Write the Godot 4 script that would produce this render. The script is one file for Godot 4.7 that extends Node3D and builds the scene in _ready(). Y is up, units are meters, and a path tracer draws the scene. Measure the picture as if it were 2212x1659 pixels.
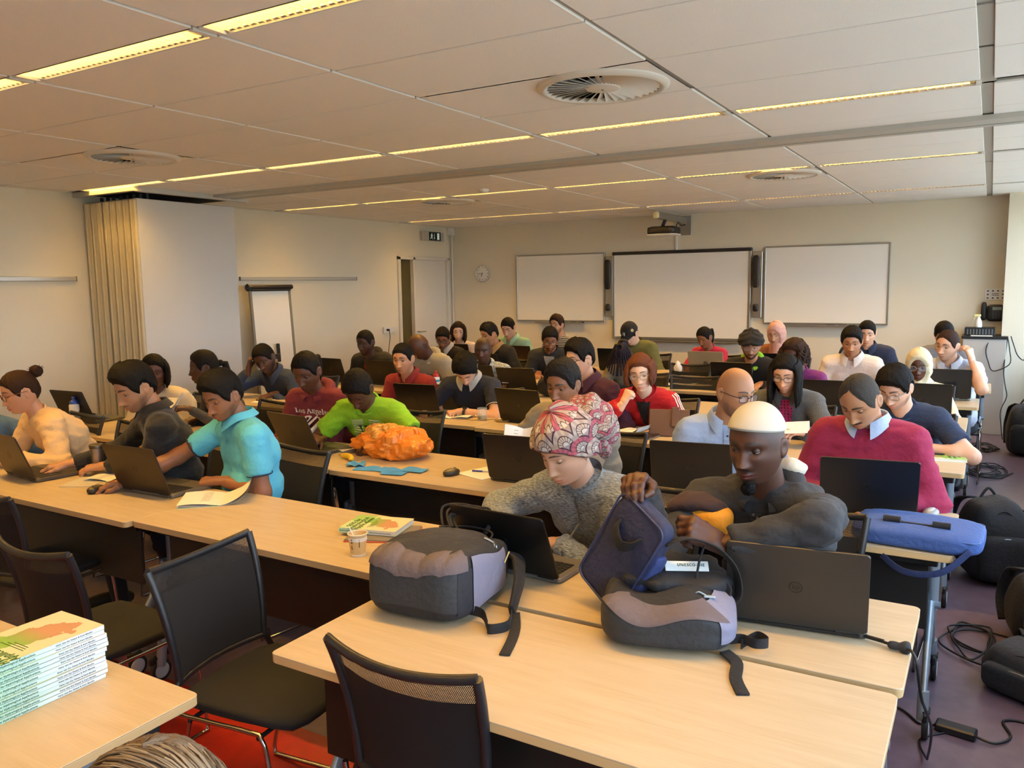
extends Node3D

# ---------------------------------------------------------------- mesh builder
class MB:
	var v := PackedVector3Array()
	var c := PackedColorArray()
	var t := PackedVector2Array()
	var ix := PackedInt32Array()
	var col := Color(1, 1, 1)
	var xf := Transform3D.IDENTITY

	func add(p: Vector3, uv := Vector2.ZERO) -> int:
		v.append(xf * p)
		c.append(col)
		t.append(uv)
		return v.size() - 1

	func tri(a: int, b: int, d: int) -> void:
		ix.append(a)
		ix.append(d)
		ix.append(b)

	func quad(a: int, b: int, d: int, e: int) -> void:
		tri(a, b, d)
		tri(a, d, e)

	func fquad(a: Vector3, b: Vector3, d: Vector3, e: Vector3) -> void:
		quad(add(a, Vector2(0, 1)), add(b, Vector2(1, 1)), add(d, Vector2(1, 0)), add(e, Vector2(0, 0)))

	func box(m: Vector3, s: Vector3, bev := 0.0) -> void:
		var h := s * 0.5
		var b := minf(bev, minf(h.x, minf(h.y, h.z)) * 0.9)
		var ax := [Vector3.RIGHT, Vector3.UP, Vector3.BACK]
		for k in 3:
			for sg in [-1.0, 1.0]:
				var n: Vector3 = ax[k] * sg
				var u: Vector3 = ax[(k + 1) % 3]
				var w: Vector3 = ax[(k + 2) % 3] * sg
				var o: Vector3 = m + n * h[k]
				var uu: Vector3 = u * (h[(k + 1) % 3] - b)
				var ww: Vector3 = w * (h[(k + 2) % 3] - b)
				fquad(o - uu - ww, o + uu - ww, o + uu + ww, o - uu + ww)
		if b <= 0.0:
			return
		for k in 3:
			var k1 := (k + 1) % 3
			var k2 := (k + 2) % 3
			for s1 in [-1.0, 1.0]:
				for s2 in [-1.0, 1.0]:
					var e0: Vector3 = m + ax[k1] * s1 * h[k1] + ax[k2] * s2 * (h[k2] - b)
					var e1: Vector3 = m + ax[k1] * s1 * (h[k1] - b) + ax[k2] * s2 * h[k2]
					var l: Vector3 = ax[k] * (h[k] - b)
					if s1 * s2 > 0:
						fquad(e0 + l, e0 - l, e1 - l, e1 + l)
					else:
						fquad(e0 - l, e0 + l, e1 + l, e1 - l)
		for sx in [-1.0, 1.0]:
			for sy in [-1.0, 1.0]:
				for sz in [-1.0, 1.0]:
					var q := Vector3(sx, sy, sz)
					var a := add(m + q * Vector3(h.x, h.y - b, h.z - b))
					var d := add(m + q * Vector3(h.x - b, h.y, h.z - b))
					var e := add(m + q * Vector3(h.x - b, h.y - b, h.z))
					if sx * sy * sz > 0:
						tri(a, d, e)
					else:
						tri(a, e, d)

	# swept tube; r: float or array; sq: [scale along side, scale along up]
	func tube(path: Array, r, sides := 8, caps := true, up := Vector3.ZERO, sq := Vector2.ONE) -> void:
		var n := path.size()
		var rings := []
		var u := up
		for i in n:
			var d: Vector3 = (path[mini(i + 1, n - 1)] - path[maxi(i - 1, 0)])
			if d.length() < 1e-7:
				d = Vector3.UP
			d = d.normalized()
			if u == Vector3.ZERO:
				u = Vector3.UP if absf(d.y) < 0.9 else Vector3.RIGHT
			u = (u - d * u.dot(d))
			if u.length() < 1e-5:
				u = Vector3.RIGHT if absf(d.x) < 0.9 else Vector3.UP
				u = u - d * u.dot(d)
			u = u.normalized()
			var s := d.cross(u)
			var rr: float = r[i] if (r is Array or r is PackedFloat32Array) else r
			var ring := PackedInt32Array()
			for j in sides:
				var a := TAU * j / sides
				ring.append(add(path[i] + (s * cos(a) * sq.x + u * sin(a) * sq.y) * rr, Vector2(float(j) / sides, float(i) / maxi(n - 1, 1))))
			rings.append(ring)
		for i in n - 1:
			for j in sides:
				var j2 := (j + 1) % sides
				quad(rings[i][j], rings[i + 1][j], rings[i + 1][j2], rings[i][j2])
		if caps:
			for e in 2:
				var ring: PackedInt32Array = rings[0] if e == 0 else rings[n - 1]
				var base := v.size()
				for j in sides:
					v.append(v[ring[j]])
					c.append(col)
					t.append(Vector2.ZERO)
				for j in range(1, sides - 1):
					if e == 0:
						tri(base, base + j, base + j + 1)
					else:
						tri(base, base + j + 1, base + j)

	func lathe(prof: Array, sides := 24) -> void:
		var base := v.size()
		for p in prof:
			for j in sides:
				var a := TAU * j / sides
				add(Vector3(cos(a) * p[0], p[1], sin(a) * p[0]), Vector2(float(j) / sides, p[1]))
		for i in prof.size() - 1:
			for j in sides:
				var j2 := (j + 1) % sides
				quad(base + i * sides + j, base + (i + 1) * sides + j, base + (i + 1) * sides + j2, base + i * sides + j2)

	# outline in xz (counter-clockwise seen from above = x to z negative), between two heights, with a small chamfer
	func slab(o: PackedVector2Array, y0: float, y1: float, bev := 0.0) -> void:
		var n := o.size()
		var cen := Vector2.ZERO
		for p in o:
			cen += p
		cen /= n
		var lv := [[y0, bev], [y0 + bev, 0.0], [y1 - bev, 0.0], [y1, bev]] if bev > 0.0 else [[y0, 0.0], [y1, 0.0]]
		for i in lv.size() - 1:
			var b := v.size()
			for e in 2:
				for p in o:
					var q: Vector2 = p - (p - cen).normalized() * lv[i + e][1]
					add(Vector3(q.x, lv[i + e][0], q.y))
			for j in n:
				var j2 := (j + 1) % n
				quad(b + j, b + j2, b + n + j2, b + n + j)
		for e in 2:
			var b := v.size()
			for p in o:
				var q: Vector2 = p - (p - cen).normalized() * bev
				add(Vector3(q.x, y0 if e == 0 else y1, q.y), q)
			var tr := Geometry2D.triangulate_polygon(o)
			for k in range(0, tr.size(), 3):
				var pa := o[tr[k]]
				var pb := o[tr[k + 1]]
				var pc := o[tr[k + 2]]
				var ccw := (pb - pa).cross(pc - pa) < 0.0
				if ccw == (e == 1):
					tri(b + tr[k], b + tr[k + 1], b + tr[k + 2])
				else:
					tri(b + tr[k], b + tr[k + 2], b + tr[k + 1])

	func grid(nu: int, nv: int, f: Callable, wrap := false) -> void:
		var b := v.size()
		for j in nv + 1:
			for i in nu + 1:
				add(f.call(float(i) / nu, float(j) / nv), Vector2(float(i) / nu, float(j) / nv))
		var w := nu + 1
		for j in nv:
			for i in nu:
				var i2 := i + 1
				if wrap and i2 == nu:
					i2 = 0
				quad(b + j * w + i, b + j * w + i2, b + (j + 1) * w + i2, b + (j + 1) * w + i)

	# rounded box: superellipsoid of half sizes h, exponent e (2 = ellipsoid, 6 = boxy); f displaces
	func sbox(m: Vector3, h: Vector3, e := 4.0, nu := 28, nv := 18, f = null) -> void:
		grid(nu, nv, func(a: float, b: float) -> Vector3:
			var th := TAU * a
			var ph := PI * (b - 0.5)
			var d := Vector3(cos(th) * cos(ph), sin(ph), -sin(th) * cos(ph))
			var k := pow(pow(absf(d.x), e) + pow(absf(d.y), e) + pow(absf(d.z), e), -1.0 / e)
			var p := d * k * h
			if f != null:
				p = f.call(p)
			return m + p, true)

	func ball(m: Vector3, h: Vector3, nu := 16, nv := 10) -> void:
		sbox(m, h, 2.0, nu, nv)

	func join(o: MB, x: Transform3D) -> void:
		var b := v.size()
		var flip := x.basis.determinant() < 0.0
		for i in o.v.size():
			v.append(xf * (x * o.v[i]))
		c.append_array(o.c)
		t.append_array(o.t)
		for k in range(0, o.ix.size(), 3):
			ix.append(b + o.ix[k])
			ix.append(b + (o.ix[k + 2] if flip else o.ix[k + 1]))
			ix.append(b + (o.ix[k + 1] if flip else o.ix[k + 2]))

	func facet() -> void:
		var nv := PackedVector3Array()
		var nc := PackedColorArray()
		var nt := PackedVector2Array()
		for i in ix.size():
			nv.append(v[ix[i]])
			nc.append(c[ix[i]])
			nt.append(t[ix[i]])
			ix[i] = i
		v = nv
		c = nc
		t = nt

	func recolor(k: Color) -> void:
		c.fill(k)

	func mesh() -> ArrayMesh:
		var n := PackedVector3Array()
		n.resize(v.size())
		for k in range(0, ix.size(), 3):
			var a := ix[k]
			var b := ix[k + 1]
			var d := ix[k + 2]
			var f := (v[d] - v[a]).cross(v[b] - v[a])
			n[a] += f
			n[b] += f
			n[d] += f
		for i in n.size():
			n[i] = n[i].normalized() if n[i].length_squared() > 1e-20 else Vector3.UP
		var A := []
		A.resize(Mesh.ARRAY_MAX)
		A[Mesh.ARRAY_VERTEX] = v
		A[Mesh.ARRAY_NORMAL] = n
		A[Mesh.ARRAY_COLOR] = c
		A[Mesh.ARRAY_TEX_UV] = t
		A[Mesh.ARRAY_INDEX] = ix
		var am := ArrayMesh.new()
		am.add_surface_from_arrays(Mesh.PRIMITIVE_TRIANGLES, A)
		return am

# ---------------------------------------------------------------- smooth joined limbs, meshed as surface nets
class Field:
	var a := PackedVector3Array()
	var d := PackedVector3Array()
	var il := PackedFloat32Array()
	var ln := PackedFloat32Array()
	var r0 := PackedFloat32Array()
	var dr := PackedFloat32Array()
	var flat := PackedByteArray()
	var k := 0.05
	var amp := 0.0
	var noise: FastNoiseLite = null
	var nscale := Vector3.ONE

	func bone(p: Vector3, q: Vector3, ra: float, rb: float, fl := 0) -> void:
		a.append(p)
		d.append(q - p)
		var l := (q - p).length_squared()
		il.append(1.0 / maxf(l, 1e-9))
		ln.append(sqrt(l))
		r0.append(ra)
		dr.append(rb - ra)
		flat.append(fl)

	func one(i: int, p: Vector3) -> float:
		var e := p - a[i]
		var s := e.dot(d[i]) * il[i]
		if flat[i] == 0:
			var h := clampf(s, 0.0, 1.0)
			return (e - d[i] * h).length() - r0[i] - dr[i] * h
		# flat at the far end
		var h2 := maxf(s, 0.0)
		return maxf((e - d[i] * h2).length() - r0[i] - dr[i] * minf(h2, 1.0), (s - 1.0) * ln[i])

	func at(p: Vector3) -> float:
		var m := 9.0
		for i in a.size():
			var x := one(i, p)
			var g := k - absf(m - x)
			m = minf(m, x)
			if g > 0.0:
				m -= g * g / k * 0.25
		if amp > 0.0:
			m += amp * noise.get_noise_3dv(p * nscale)
		return m

	func bounds() -> AABB:
		var lo := Vector3(9, 9, 9)
		var hi := -lo
		for i in a.size():
			var r := maxf(r0[i], r0[i] + dr[i])
			for q in [a[i], a[i] + d[i]]:
				lo = lo.min(q - Vector3(r, r, r))
				hi = hi.max(q + Vector3(r, r, r))
		return AABB(lo, hi - lo)

	func build(out: MB, cell: float, floor_y := -9.0) -> void:
		var bb := bounds()
		var pad := cell * 1.5 + amp
		var o := bb.position - Vector3(pad, pad, pad)
		var sz := bb.size + Vector3(pad, pad, pad) * 2.0
		var B := 4
		var mx := int(ceil(sz.x / cell / B))
		var my := int(ceil(sz.y / cell / B))
		var mz := int(ceil(sz.z / cell / B))
		var nx := mx * B
		var ny := my * B
		var nz := mz * B
		var sy := nx
		var szz := nx * ny
		var val := PackedFloat32Array()
		val.resize(nx * ny * nz)
		val.fill(9.0)
		var idx := PackedInt32Array()
		idx.resize(nx * ny * nz)
		idx.fill(-1)
		var hd := cell * B * 0.8661
		var nb := a.size()
		var act := PackedInt32Array()
		var dist := PackedFloat32Array()
		dist.resize(nb)
		for bz in mz:
			for by in my:
				for bx in mx:
					var cc := o + Vector3(bx + 0.5, by + 0.5, bz + 0.5) * (cell * B)
					var m := 9.0
					for i in nb:
						var x := one(i, cc)
						dist[i] = x
						if x < m:
							m = x
					if m > hd + k + amp:
						continue
					var inside := m < -hd - amp - k
					var near := PackedInt32Array()
					if not inside:
						for i in nb:
							if dist[i] < m + 2.0 * hd + k:
								near.append(i)
						act.append(bx * B)
						act.append(by * B)
						act.append(bz * B)
					for z in B:
						for y in B:
							var at0 := bx * B + (by * B + y) * sy + (bz * B + z) * szz
							for x in B:
								if inside:
									val[at0 + x] = -9.0
									continue
								var p := o + Vector3(bx * B + x, by * B + y, bz * B + z) * cell
								var w := 9.0
								for i in near:
									var q := one(i, p)
									var g := k - absf(w - q)
									w = minf(w, q)
									if g > 0.0:
										w -= g * g / k * 0.25
								if amp > 0.0:
									w += amp * noise.get_noise_3dv(p * nscale)
								val[at0 + x] = w
		var cells := PackedInt32Array()
		for n in range(0, act.size(), 3):
			for z in B:
				var Z := act[n + 2] + z
				if Z >= nz - 1:
					continue
				for y in B:
					var Y := act[n + 1] + y
					if Y >= ny - 1:
						continue
					for x in B:
						var X := act[n] + x
						if X >= nx - 1:
							continue
						var c0 := X + Y * sy + Z * szz
						var v0 := val[c0]
						var v1 := val[c0 + 1]
						var v2 := val[c0 + sy]
						var v3 := val[c0 + sy + 1]
						var v4 := val[c0 + szz]
						var v5 := val[c0 + szz + 1]
						var v6 := val[c0 + szz + sy]
						var v7 := val[c0 + szz + sy + 1]
						var s := int(v0 < 0) + int(v1 < 0) + int(v2 < 0) + int(v3 < 0) + int(v4 < 0) + int(v5 < 0) + int(v6 < 0) + int(v7 < 0)
						if s == 0 or s == 8:
							continue
						var acc := Vector3.ZERO
						var ct := 0
						if (v0 < 0) != (v1 < 0):
							acc += Vector3(v0 / (v0 - v1), 0, 0)
							ct += 1
						if (v2 < 0) != (v3 < 0):
							acc += Vector3(v2 / (v2 - v3), 1, 0)
							ct += 1
						if (v4 < 0) != (v5 < 0):
							acc += Vector3(v4 / (v4 - v5), 0, 1)
							ct += 1
						if (v6 < 0) != (v7 < 0):
							acc += Vector3(v6 / (v6 - v7), 1, 1)
							ct += 1
						if (v0 < 0) != (v2 < 0):
							acc += Vector3(0, v0 / (v0 - v2), 0)
							ct += 1
						if (v1 < 0) != (v3 < 0):
							acc += Vector3(1, v1 / (v1 - v3), 0)
							ct += 1
						if (v4 < 0) != (v6 < 0):
							acc += Vector3(0, v4 / (v4 - v6), 1)
							ct += 1
						if (v5 < 0) != (v7 < 0):
							acc += Vector3(1, v5 / (v5 - v7), 1)
							ct += 1
						if (v0 < 0) != (v4 < 0):
							acc += Vector3(0, 0, v0 / (v0 - v4))
							ct += 1
						if (v1 < 0) != (v5 < 0):
							acc += Vector3(1, 0, v1 / (v1 - v5))
							ct += 1
						if (v2 < 0) != (v6 < 0):
							acc += Vector3(0, 1, v2 / (v2 - v6))
							ct += 1
						if (v3 < 0) != (v7 < 0):
							acc += Vector3(1, 1, v3 / (v3 - v7))
							ct += 1
						var P := o + (Vector3(X, Y, Z) + acc / ct) * cell
						P.y = maxf(P.y, floor_y)
						idx[c0] = out.add(P)
						cells.append(c0)
		for c0 in cells:
			var s0 := val[c0] < 0
			if s0 != (val[c0 + 1] < 0):
				_q(out, idx, c0, sy, szz, s0)
			if s0 != (val[c0 + sy] < 0):
				_q(out, idx, c0, szz, 1, s0)
			if s0 != (val[c0 + szz] < 0):
				_q(out, idx, c0, 1, sy, s0)

	func _q(out: MB, idx: PackedInt32Array, c0: int, e: int, f: int, s0: bool) -> void:
		var a0 := c0 - e - f
		if a0 < 0:
			return
		var p := idx[a0]
		var q := idx[c0 - f]
		var r := idx[c0]
		var s := idx[c0 - e]
		if p < 0 or q < 0 or r < 0 or s < 0:
			return
		if s0:
			out.quad(p, q, r, s)
		else:
			out.quad(p, s, r, q)

# ---------------------------------------------------------------- nodes, labels, materials
var used := {}
var mats := {}

func numbered(called: String) -> String:
	var k: int = used.get(called, 0)
	used[called] = k + 1
	return called if k == 0 else "%s_%03d" % [called, k]

func thing(called: String, label: String, category: String, at := Vector3.ZERO, turn := 0.0, group := "") -> Node3D:
	var o := Node3D.new()
	o.name = numbered(called)
	add_child(o)
	o.position = at
	o.rotation.y = turn
	tag(o, label, category, group)
	return o

func tag(o: Node, label: String, category: String, group := "") -> void:
	o.set_meta("label", label)
	o.set_meta("category", category)
	if group != "":
		o.set_meta("group", group)

func inst(called: String, m: Mesh, mat: Material, parent: Node = self, label := "") -> MeshInstance3D:
	var o := MeshInstance3D.new()
	o.name = numbered(called) if parent == self else called
	o.mesh = m
	o.material_override = mat
	o.cast_shadow = GeometryInstance3D.SHADOW_CASTING_SETTING_ON
	parent.add_child(o, true)
	if label != "":
		o.set_meta("label", label)
	return o

func put(called: String, b: MB, mat: Material, parent: Node = self, label := "") -> MeshInstance3D:
	return inst(called, b.mesh(), mat, parent, label)

func struct(called: String, b: MB, mat: Material, label := "", category := "") -> MeshInstance3D:
	var o := put(called, b, mat)
	o.set_meta("kind", "structure")
	if label != "":
		o.set_meta("label", label)
	if category != "":
		o.set_meta("category", category)
	return o

func hexc(h: String) -> Color:
	return Color.html(h)

func lin(h: String) -> Color:
	return Color.html(h).srgb_to_linear()

func mat(key: String, col: Color, rough := 0.6, metal := 0.0, opt := {}) -> StandardMaterial3D:
	if mats.has(key):
		return mats[key]
	var m := StandardMaterial3D.new()
	m.resource_name = key
	m.albedo_color = col
	m.roughness = rough
	m.metallic = metal
	for k in opt:
		m.set(k, opt[k])
	mats[key] = m
	return m

func noise_tex(freq: float, size := 256, ramp := [], normal := false, strength := 4.0, octaves := 4, seed_ := 1) -> Texture2D:
	var n := FastNoiseLite.new()
	n.seed = seed_
	n.frequency = freq
	n.fractal_octaves = octaves
	var tx := NoiseTexture2D.new()
	tx.width = size
	tx.height = size
	tx.seamless = true
	tx.noise = n
	if normal:
		tx.as_normal_map = true
		tx.bump_strength = strength
	elif ramp.size() > 0:
		var g := Gradient.new()
		g.offsets = PackedFloat32Array()
		var offs := PackedFloat32Array()
		var cols := PackedColorArray()
		for r in ramp:
			offs.append(r[0])
			cols.append(r[1])
		g.offsets = offs
		g.colors = cols
		tx.color_ramp = g
	return tx

func rrect(w: float, h: float, r: float, n := 4) -> PackedVector2Array:
	var o := PackedVector2Array()
	var q := [[1, -1, -PI / 2], [1, 1, 0.0], [-1, 1, PI / 2], [-1, -1, PI]]
	for k in q:
		for i in n + 1:
			var a: float = k[2] + PI / 2 * i / n
			o.append(Vector2(k[0] * (w / 2 - r) + cos(a) * r, k[1] * (h / 2 - r) + sin(a) * r))
	o.reverse()
	return o

func curve(pts: Array, n := 24) -> Array:
	var c := Curve3D.new()
	for i in pts.size():
		var a: Vector3 = pts[maxi(i - 1, 0)]
		var b: Vector3 = pts[mini(i + 1, pts.size() - 1)]
		var h := (b - a) / 6.0
		c.add_point(pts[i], -h, h)
	var out := []
	var L := c.get_baked_length()
	for i in n + 1:
		out.append(c.sample_baked(L * i / n, true))
	return out

# ---------------------------------------------------------------- the room
const CEIL := 2.663
const XL := -7.52
const XR := 0.85
const ZB := -10.78
const ZF := 2.6
const LAMP_Z := [0.4, -2.06, -4.55, -7.04, -9.42]
const JX := [-7.3, -6.095, -4.89, -3.685, -2.48, -1.275, -0.07]

func camera_and_light() -> void:
	var yaw := deg_to_rad(30.71)
	var pit := deg_to_rad(-7.02)
	var rol := deg_to_rad(-0.824)
	var f := Vector3(-sin(yaw) * cos(pit), sin(pit), -cos(yaw) * cos(pit))
	var r := Vector3(cos(yaw), 0, -sin(yaw))
	var u := r.cross(f)
	var r2 := r * cos(rol) + u * sin(rol)
	var u2 := u * cos(rol) - r * sin(rol)
	var cam := Camera3D.new()
	cam.name = "camera"
	cam.transform = Transform3D(Basis(r2, u2, -f), Vector3(0, 1.74, 0))
	cam.fov = rad_to_deg(2.0 * atan(829.5 / 1735.0))
	cam.near = 0.05
	cam.far = 200.0
	add_child(cam)
	cam.current = true
	var sky := ProceduralSkyMaterial.new()
	sky.sky_top_color = Color(0.70, 0.80, 0.92)
	sky.sky_horizon_color = Color(0.86, 0.92, 0.97)
	sky.sky_curve = 0.2
	sky.ground_bottom_color = Color(0.50, 0.53, 0.52)
	sky.ground_horizon_color = Color(0.68, 0.72, 0.73)
	sky.sun_angle_max = 0.0
	sky.energy_multiplier = 1.0
	var s := Sky.new()
	s.sky_material = sky
	var e := Environment.new()
	e.background_mode = Environment.BG_SKY
	e.sky = s
	e.background_energy_multiplier = SKY_ENERGY
	e.ambient_light_source = Environment.AMBIENT_SOURCE_SKY
	e.tonemap_mode = Environment.TONE_MAPPER_LINEAR
	e.tonemap_exposure = 1.0
	e.sdfgi_enabled = true
	e.ssao_enabled = true
	e.ssil_enabled = true
	var we := WorldEnvironment.new()
	we.name = "environment"
	we.environment = e
	add_child(we)

const SKY_ENERGY := 12.5
const LAMP_ENERGY := 4.3
const LAMP_COLOR := Color(1.0, 0.76, 0.35)

func bx(m: Vector3, s: Vector3, bev := 0.0) -> MB:
	var b := MB.new()
	b.box(m, s, bev)
	return b

func span(x0: float, x1: float, y0: float, y1: float, z0: float, z1: float, bev := 0.0) -> MB:
	return bx(Vector3((x0 + x1) / 2, (y0 + y1) / 2, (z0 + z1) / 2), Vector3(absf(x1 - x0), absf(y1 - y0), absf(z1 - z0)), bev)

func room() -> void:
	var plaster := mat("plaster", hexc("e0d7c0"), 0.85, 0.0, {"normal_enabled": true, "normal_scale": 0.12, "normal_texture": noise_tex(0.08, 256, [], true, 3.0), "uv1_triplanar": true, "uv1_world_triplanar": true, "uv1_scale": Vector3(3, 3, 3)})
	var fl := StandardMaterial3D.new()
	fl.albedo_color = Color(1, 1, 1)
	fl.albedo_texture = noise_tex(0.03, 512, [[0.0, hexc("63505a")], [0.5, hexc("6a5761")], [1.0, hexc("725f69")]], false, 1.0, 5, 3)
	fl.uv1_triplanar = true
	fl.uv1_world_triplanar = true
	fl.uv1_scale = Vector3(0.7, 0.7, 0.7)
	fl.roughness = 0.3
	var fred := fl.duplicate() as StandardMaterial3D
	fred.albedo_texture = noise_tex(0.03, 512, [[0.0, hexc("86170f")], [0.5, hexc("921b12")], [1.0, hexc("9d2116")]], false, 1.0, 5, 3)
	fred.roughness = 0.4
	struct("floor", span(XL - 0.2, XR + 0.2, -0.2, 0.0, ZB - 0.2, ZF + 0.2), fl, "dark wine-red sheet floor with a satin sheen between the tables", "floor")
	struct("floor", span(-3.6, -1.2, 0.0, 0.0012, -2.15, -0.2), fred, "bright red strip of floor in front of the empty chairs", "floor")
	struct("wall_back", span(XL - 0.2, XR + 0.2, 0, 2.9, ZB - 0.2, ZB), plaster, "far end wall with whiteboards", "wall")
	# left wall with the door recess
	var lw := MB.new()
	for q in [[ZF + 0.2, -9.40, 0.0, 2.9], [-9.40, -10.70, 2.19, 2.9], [-10.70, ZB - 0.2, 0.0, 2.9]]:
		lw.box(Vector3(XL - 0.1, (q[2] + q[3]) / 2, (q[0] + q[1]) / 2), Vector3(0.2, q[3] - q[2], absf(q[1] - q[0])))
	struct("wall_left", lw, plaster, "long cream wall beside the door and flip chart", "wall")
	struct("wall_front", span(XL - 0.2, XR + 0.2, 0, 2.9, ZF, ZF + 0.2), plaster, "near end wall behind the viewer", "wall")
	# right wall with windows
	var rw := MB.new()
	var z0 := ZB - 0.2
	rw.box(Vector3(XR + 0.1, 0.42, (ZB + ZF) / 2), Vector3(0.2, 0.84, ZF - ZB + 0.4))
	rw.box(Vector3(XR + 0.1, 2.75, (ZB + ZF) / 2), Vector3(0.2, 0.4, ZF - ZB + 0.4))
	var wz := []
	var z := ZB + 0.25
	rw.box(Vector3(XR + 0.1, 1.7, (z0 + z) / 2), Vector3(0.2, 1.74, z - z0))
	while z < ZF - 0.6:
		var z1 := minf(z + 1.62, ZF - 0.2)
		wz.append([z, z1])
		var zn := z1 + 0.18
		rw.box(Vector3(XR + 0.1, 1.7, z1 + 0.09), Vector3(0.2, 1.74, 0.18))
		z = zn
	rw.box(Vector3(XR + 0.1, 1.7, (z + ZF + 0.2) / 2), Vector3(0.2, 1.74, maxf(ZF + 0.2 - z, 0.01)))
	struct("wall_right", rw, plaster, "window wall beside the aisle", "wall")
	var alu := mat("white_frame", hexc("dfe3e4"), 0.4)
	var glass := mat("pane_glass", Color(0.95, 0.98, 1.0, 0.06), 0.02, 0.0, {"transparency": BaseMaterial3D.TRANSPARENCY_ALPHA})
	var k := 0
	for w in wz:
		k += 1
		var fr := MB.new()
		var zc: float = (w[0] + w[1]) / 2
		var L: float = w[1] - w[0]
		for y in [0.86, 2.53]:
			fr.box(Vector3(XR + 0.12, y, zc), Vector3(0.06, 0.05, L), 0.004)
		for q in [w[0] + 0.025, w[1] - 0.025]:
			fr.box(Vector3(XR + 0.12, 1.695, q), Vector3(0.06, 1.62, 0.05), 0.004)
		fr.box(Vector3(XR + 0.12, 2.05, zc), Vector3(0.05, 0.045, L - 0.1), 0.004)
		var fo := struct("window_%d" % k, fr, alu, "white framed window of the aisle wall", "window")
		put("pane", span(XR + 0.118, XR + 0.124, 0.885, 2.03, w[0] + 0.05, w[1] - 0.05), glass, fo)
		put("pane", span(XR + 0.118, XR + 0.124, 2.07, 2.505, w[0] + 0.05, w[1] - 0.05), glass, fo)
		put("sill", span(XR - 0.10, XR + 0.09, 0.84, 0.865, w[0] - 0.05, w[1] + 0.05, 0.006), alu, fo)
	struct("trim_1", span(0.13, 0.34, 0, CEIL, ZB, ZB + 0.30), plaster, "pale square column at the end of the window wall", "column")
	# ceiling: slab with recessed joints, tiles proud of it
	var joint := mat("ceiling_joint", hexc("a59f94"), 0.8)
	var tilem := mat("ceiling_tile", hexc("f0eee9"), 0.92, 0.0, {"normal_enabled": true, "normal_scale": 0.25, "normal_texture": noise_tex(0.3, 256, [], true, 2.0), "uv1_triplanar": true, "uv1_scale": Vector3(2, 2, 2)})
	var slab := MB.new()
	slab.box(Vector3((XL + XR) / 2, CEIL + 0.26, (ZB + ZF) / 2), Vector3(XR - XL + 0.4, 0.1, ZF - ZB + 0.4))
	var ceil := struct("ceiling", slab, tilem, "suspended ceiling of long pale tiles", "ceiling")
	var grid := MB.new()
	var xs := JX.duplicate()
	xs.push_front(XL)
	xs.append(XR)
	var zs := []          # [z near, z far] of each row of tiles
	var half := 0.055
	for i in LAMP_Z.size():
		var zn: float = LAMP_Z[i] - half
		var zf: float = (LAMP_Z[i + 1] + half) if i + 1 < LAMP_Z.size() else ZB
		var n := 4 if i + 1 < LAMP_Z.size() else 2
		for j in n:
			zs.append([lerpf(zn, zf, float(j) / n), lerpf(zn, zf, float(j + 1) / n)])
	for j in 4:
		zs.append([lerpf(ZF, LAMP_Z[0] + half, j / 4.0), lerpf(ZF, LAMP_Z[0] + half, (j + 1) / 4.0)])
	var vents := [Vector3(-1.62, CEIL, -3.6025), Vector3(-5.18, CEIL, -3.6025), Vector3(-1.60, CEIL, -7.379), Vector3(-5.19, CEIL, -7.379)]
	var cache := {}
	for xi in xs.size() - 1:
		var jw := 0.03 if xi < xs.size() - 2 else 0.06
		for q in zs:
			var x0: float = xs[xi] + (0.0 if xi == 0 else (0.012 if xi < xs.size() - 2 else 0.035))
			var x1: float = xs[xi + 1] - (0.0 if xi == xs.size() - 2 else (0.012 if xi < xs.size() - 3 else 0.02))
			var za: float = q[0] - 0.006
			var zb: float = q[1] + 0.006
			var hole := Vector3.INF
			for v in vents:
				if v.x > x0 and v.x < x1 and v.z < za and v.z > zb:
					hole = v
			var b := MB.new()
			if hole != Vector3.INF or (zb < -5.43 and za > -5.78):
				if hole == Vector3.INF:
					b.box(Vector3((x0 + x1) / 2, CEIL + 0.007, (za + zb) / 2), Vector3(x1 - x0, 0.014, za - zb), 0.002)
				else:
					# ring of quads round a round hole
					var R := 0.27
					var n := 48
					var cx0 := x0
					var base := b.v.size()
					var angs := []
					for s in n - 4:
						angs.append(TAU * s / (n - 4) - PI + 0.01)
					for xc in [x0, x1]:
						for zc in [za, zb]:
							angs.append(atan2(zc - hole.z, xc - hole.x))
					angs.sort()
					for a in angs:
						var d := Vector2(cos(a), sin(a))
						var t := minf(((x1 - hole.x) if d.x > 0 else (cx0 - hole.x)) / (d.x if absf(d.x) > 1e-6 else 1e-6), ((za - hole.z) if d.y > 0 else (zb - hole.z)) / (d.y if absf(d.y) > 1e-6 else 1e-6))
						b.add(Vector3(hole.x + d.x * minf(R, t), CEIL, hole.z + d.y * minf(R, t)))
						b.add(Vector3(hole.x + d.x * t, CEIL, hole.z + d.y * t))
					for s in n:
						var s2 := (s + 1) % n
						b.quad(base + s * 2, base + s * 2 + 1, base + s2 * 2 + 1, base + s2 * 2)
				put("tile", b, tilem, ceil)
				continue
			var key := "%.3f %.3f" % [x1 - x0, za - zb]
			if not cache.has(key):
				b.box(Vector3.ZERO, Vector3(x1 - x0, 0.014, za - zb), 0.002)
				cache[key] = b.mesh()
			inst("tile", cache[key], tilem, ceil).position = Vector3((x0 + x1) / 2, CEIL + 0.007, (za + zb) / 2)
	# carrier bars seen in the joints
	for x in JX:
		grid.box(Vector3(x, CEIL + 0.013, (ZB + ZF) / 2), Vector3(0.09 if x > -0.1 else 0.04, 0.008, ZF - ZB))
	for q in zs:
		grid.box(Vector3((XL + XR) / 2, CEIL + 0.013, q[0]), Vector3(XR - XL, 0.008, 0.03))
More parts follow.
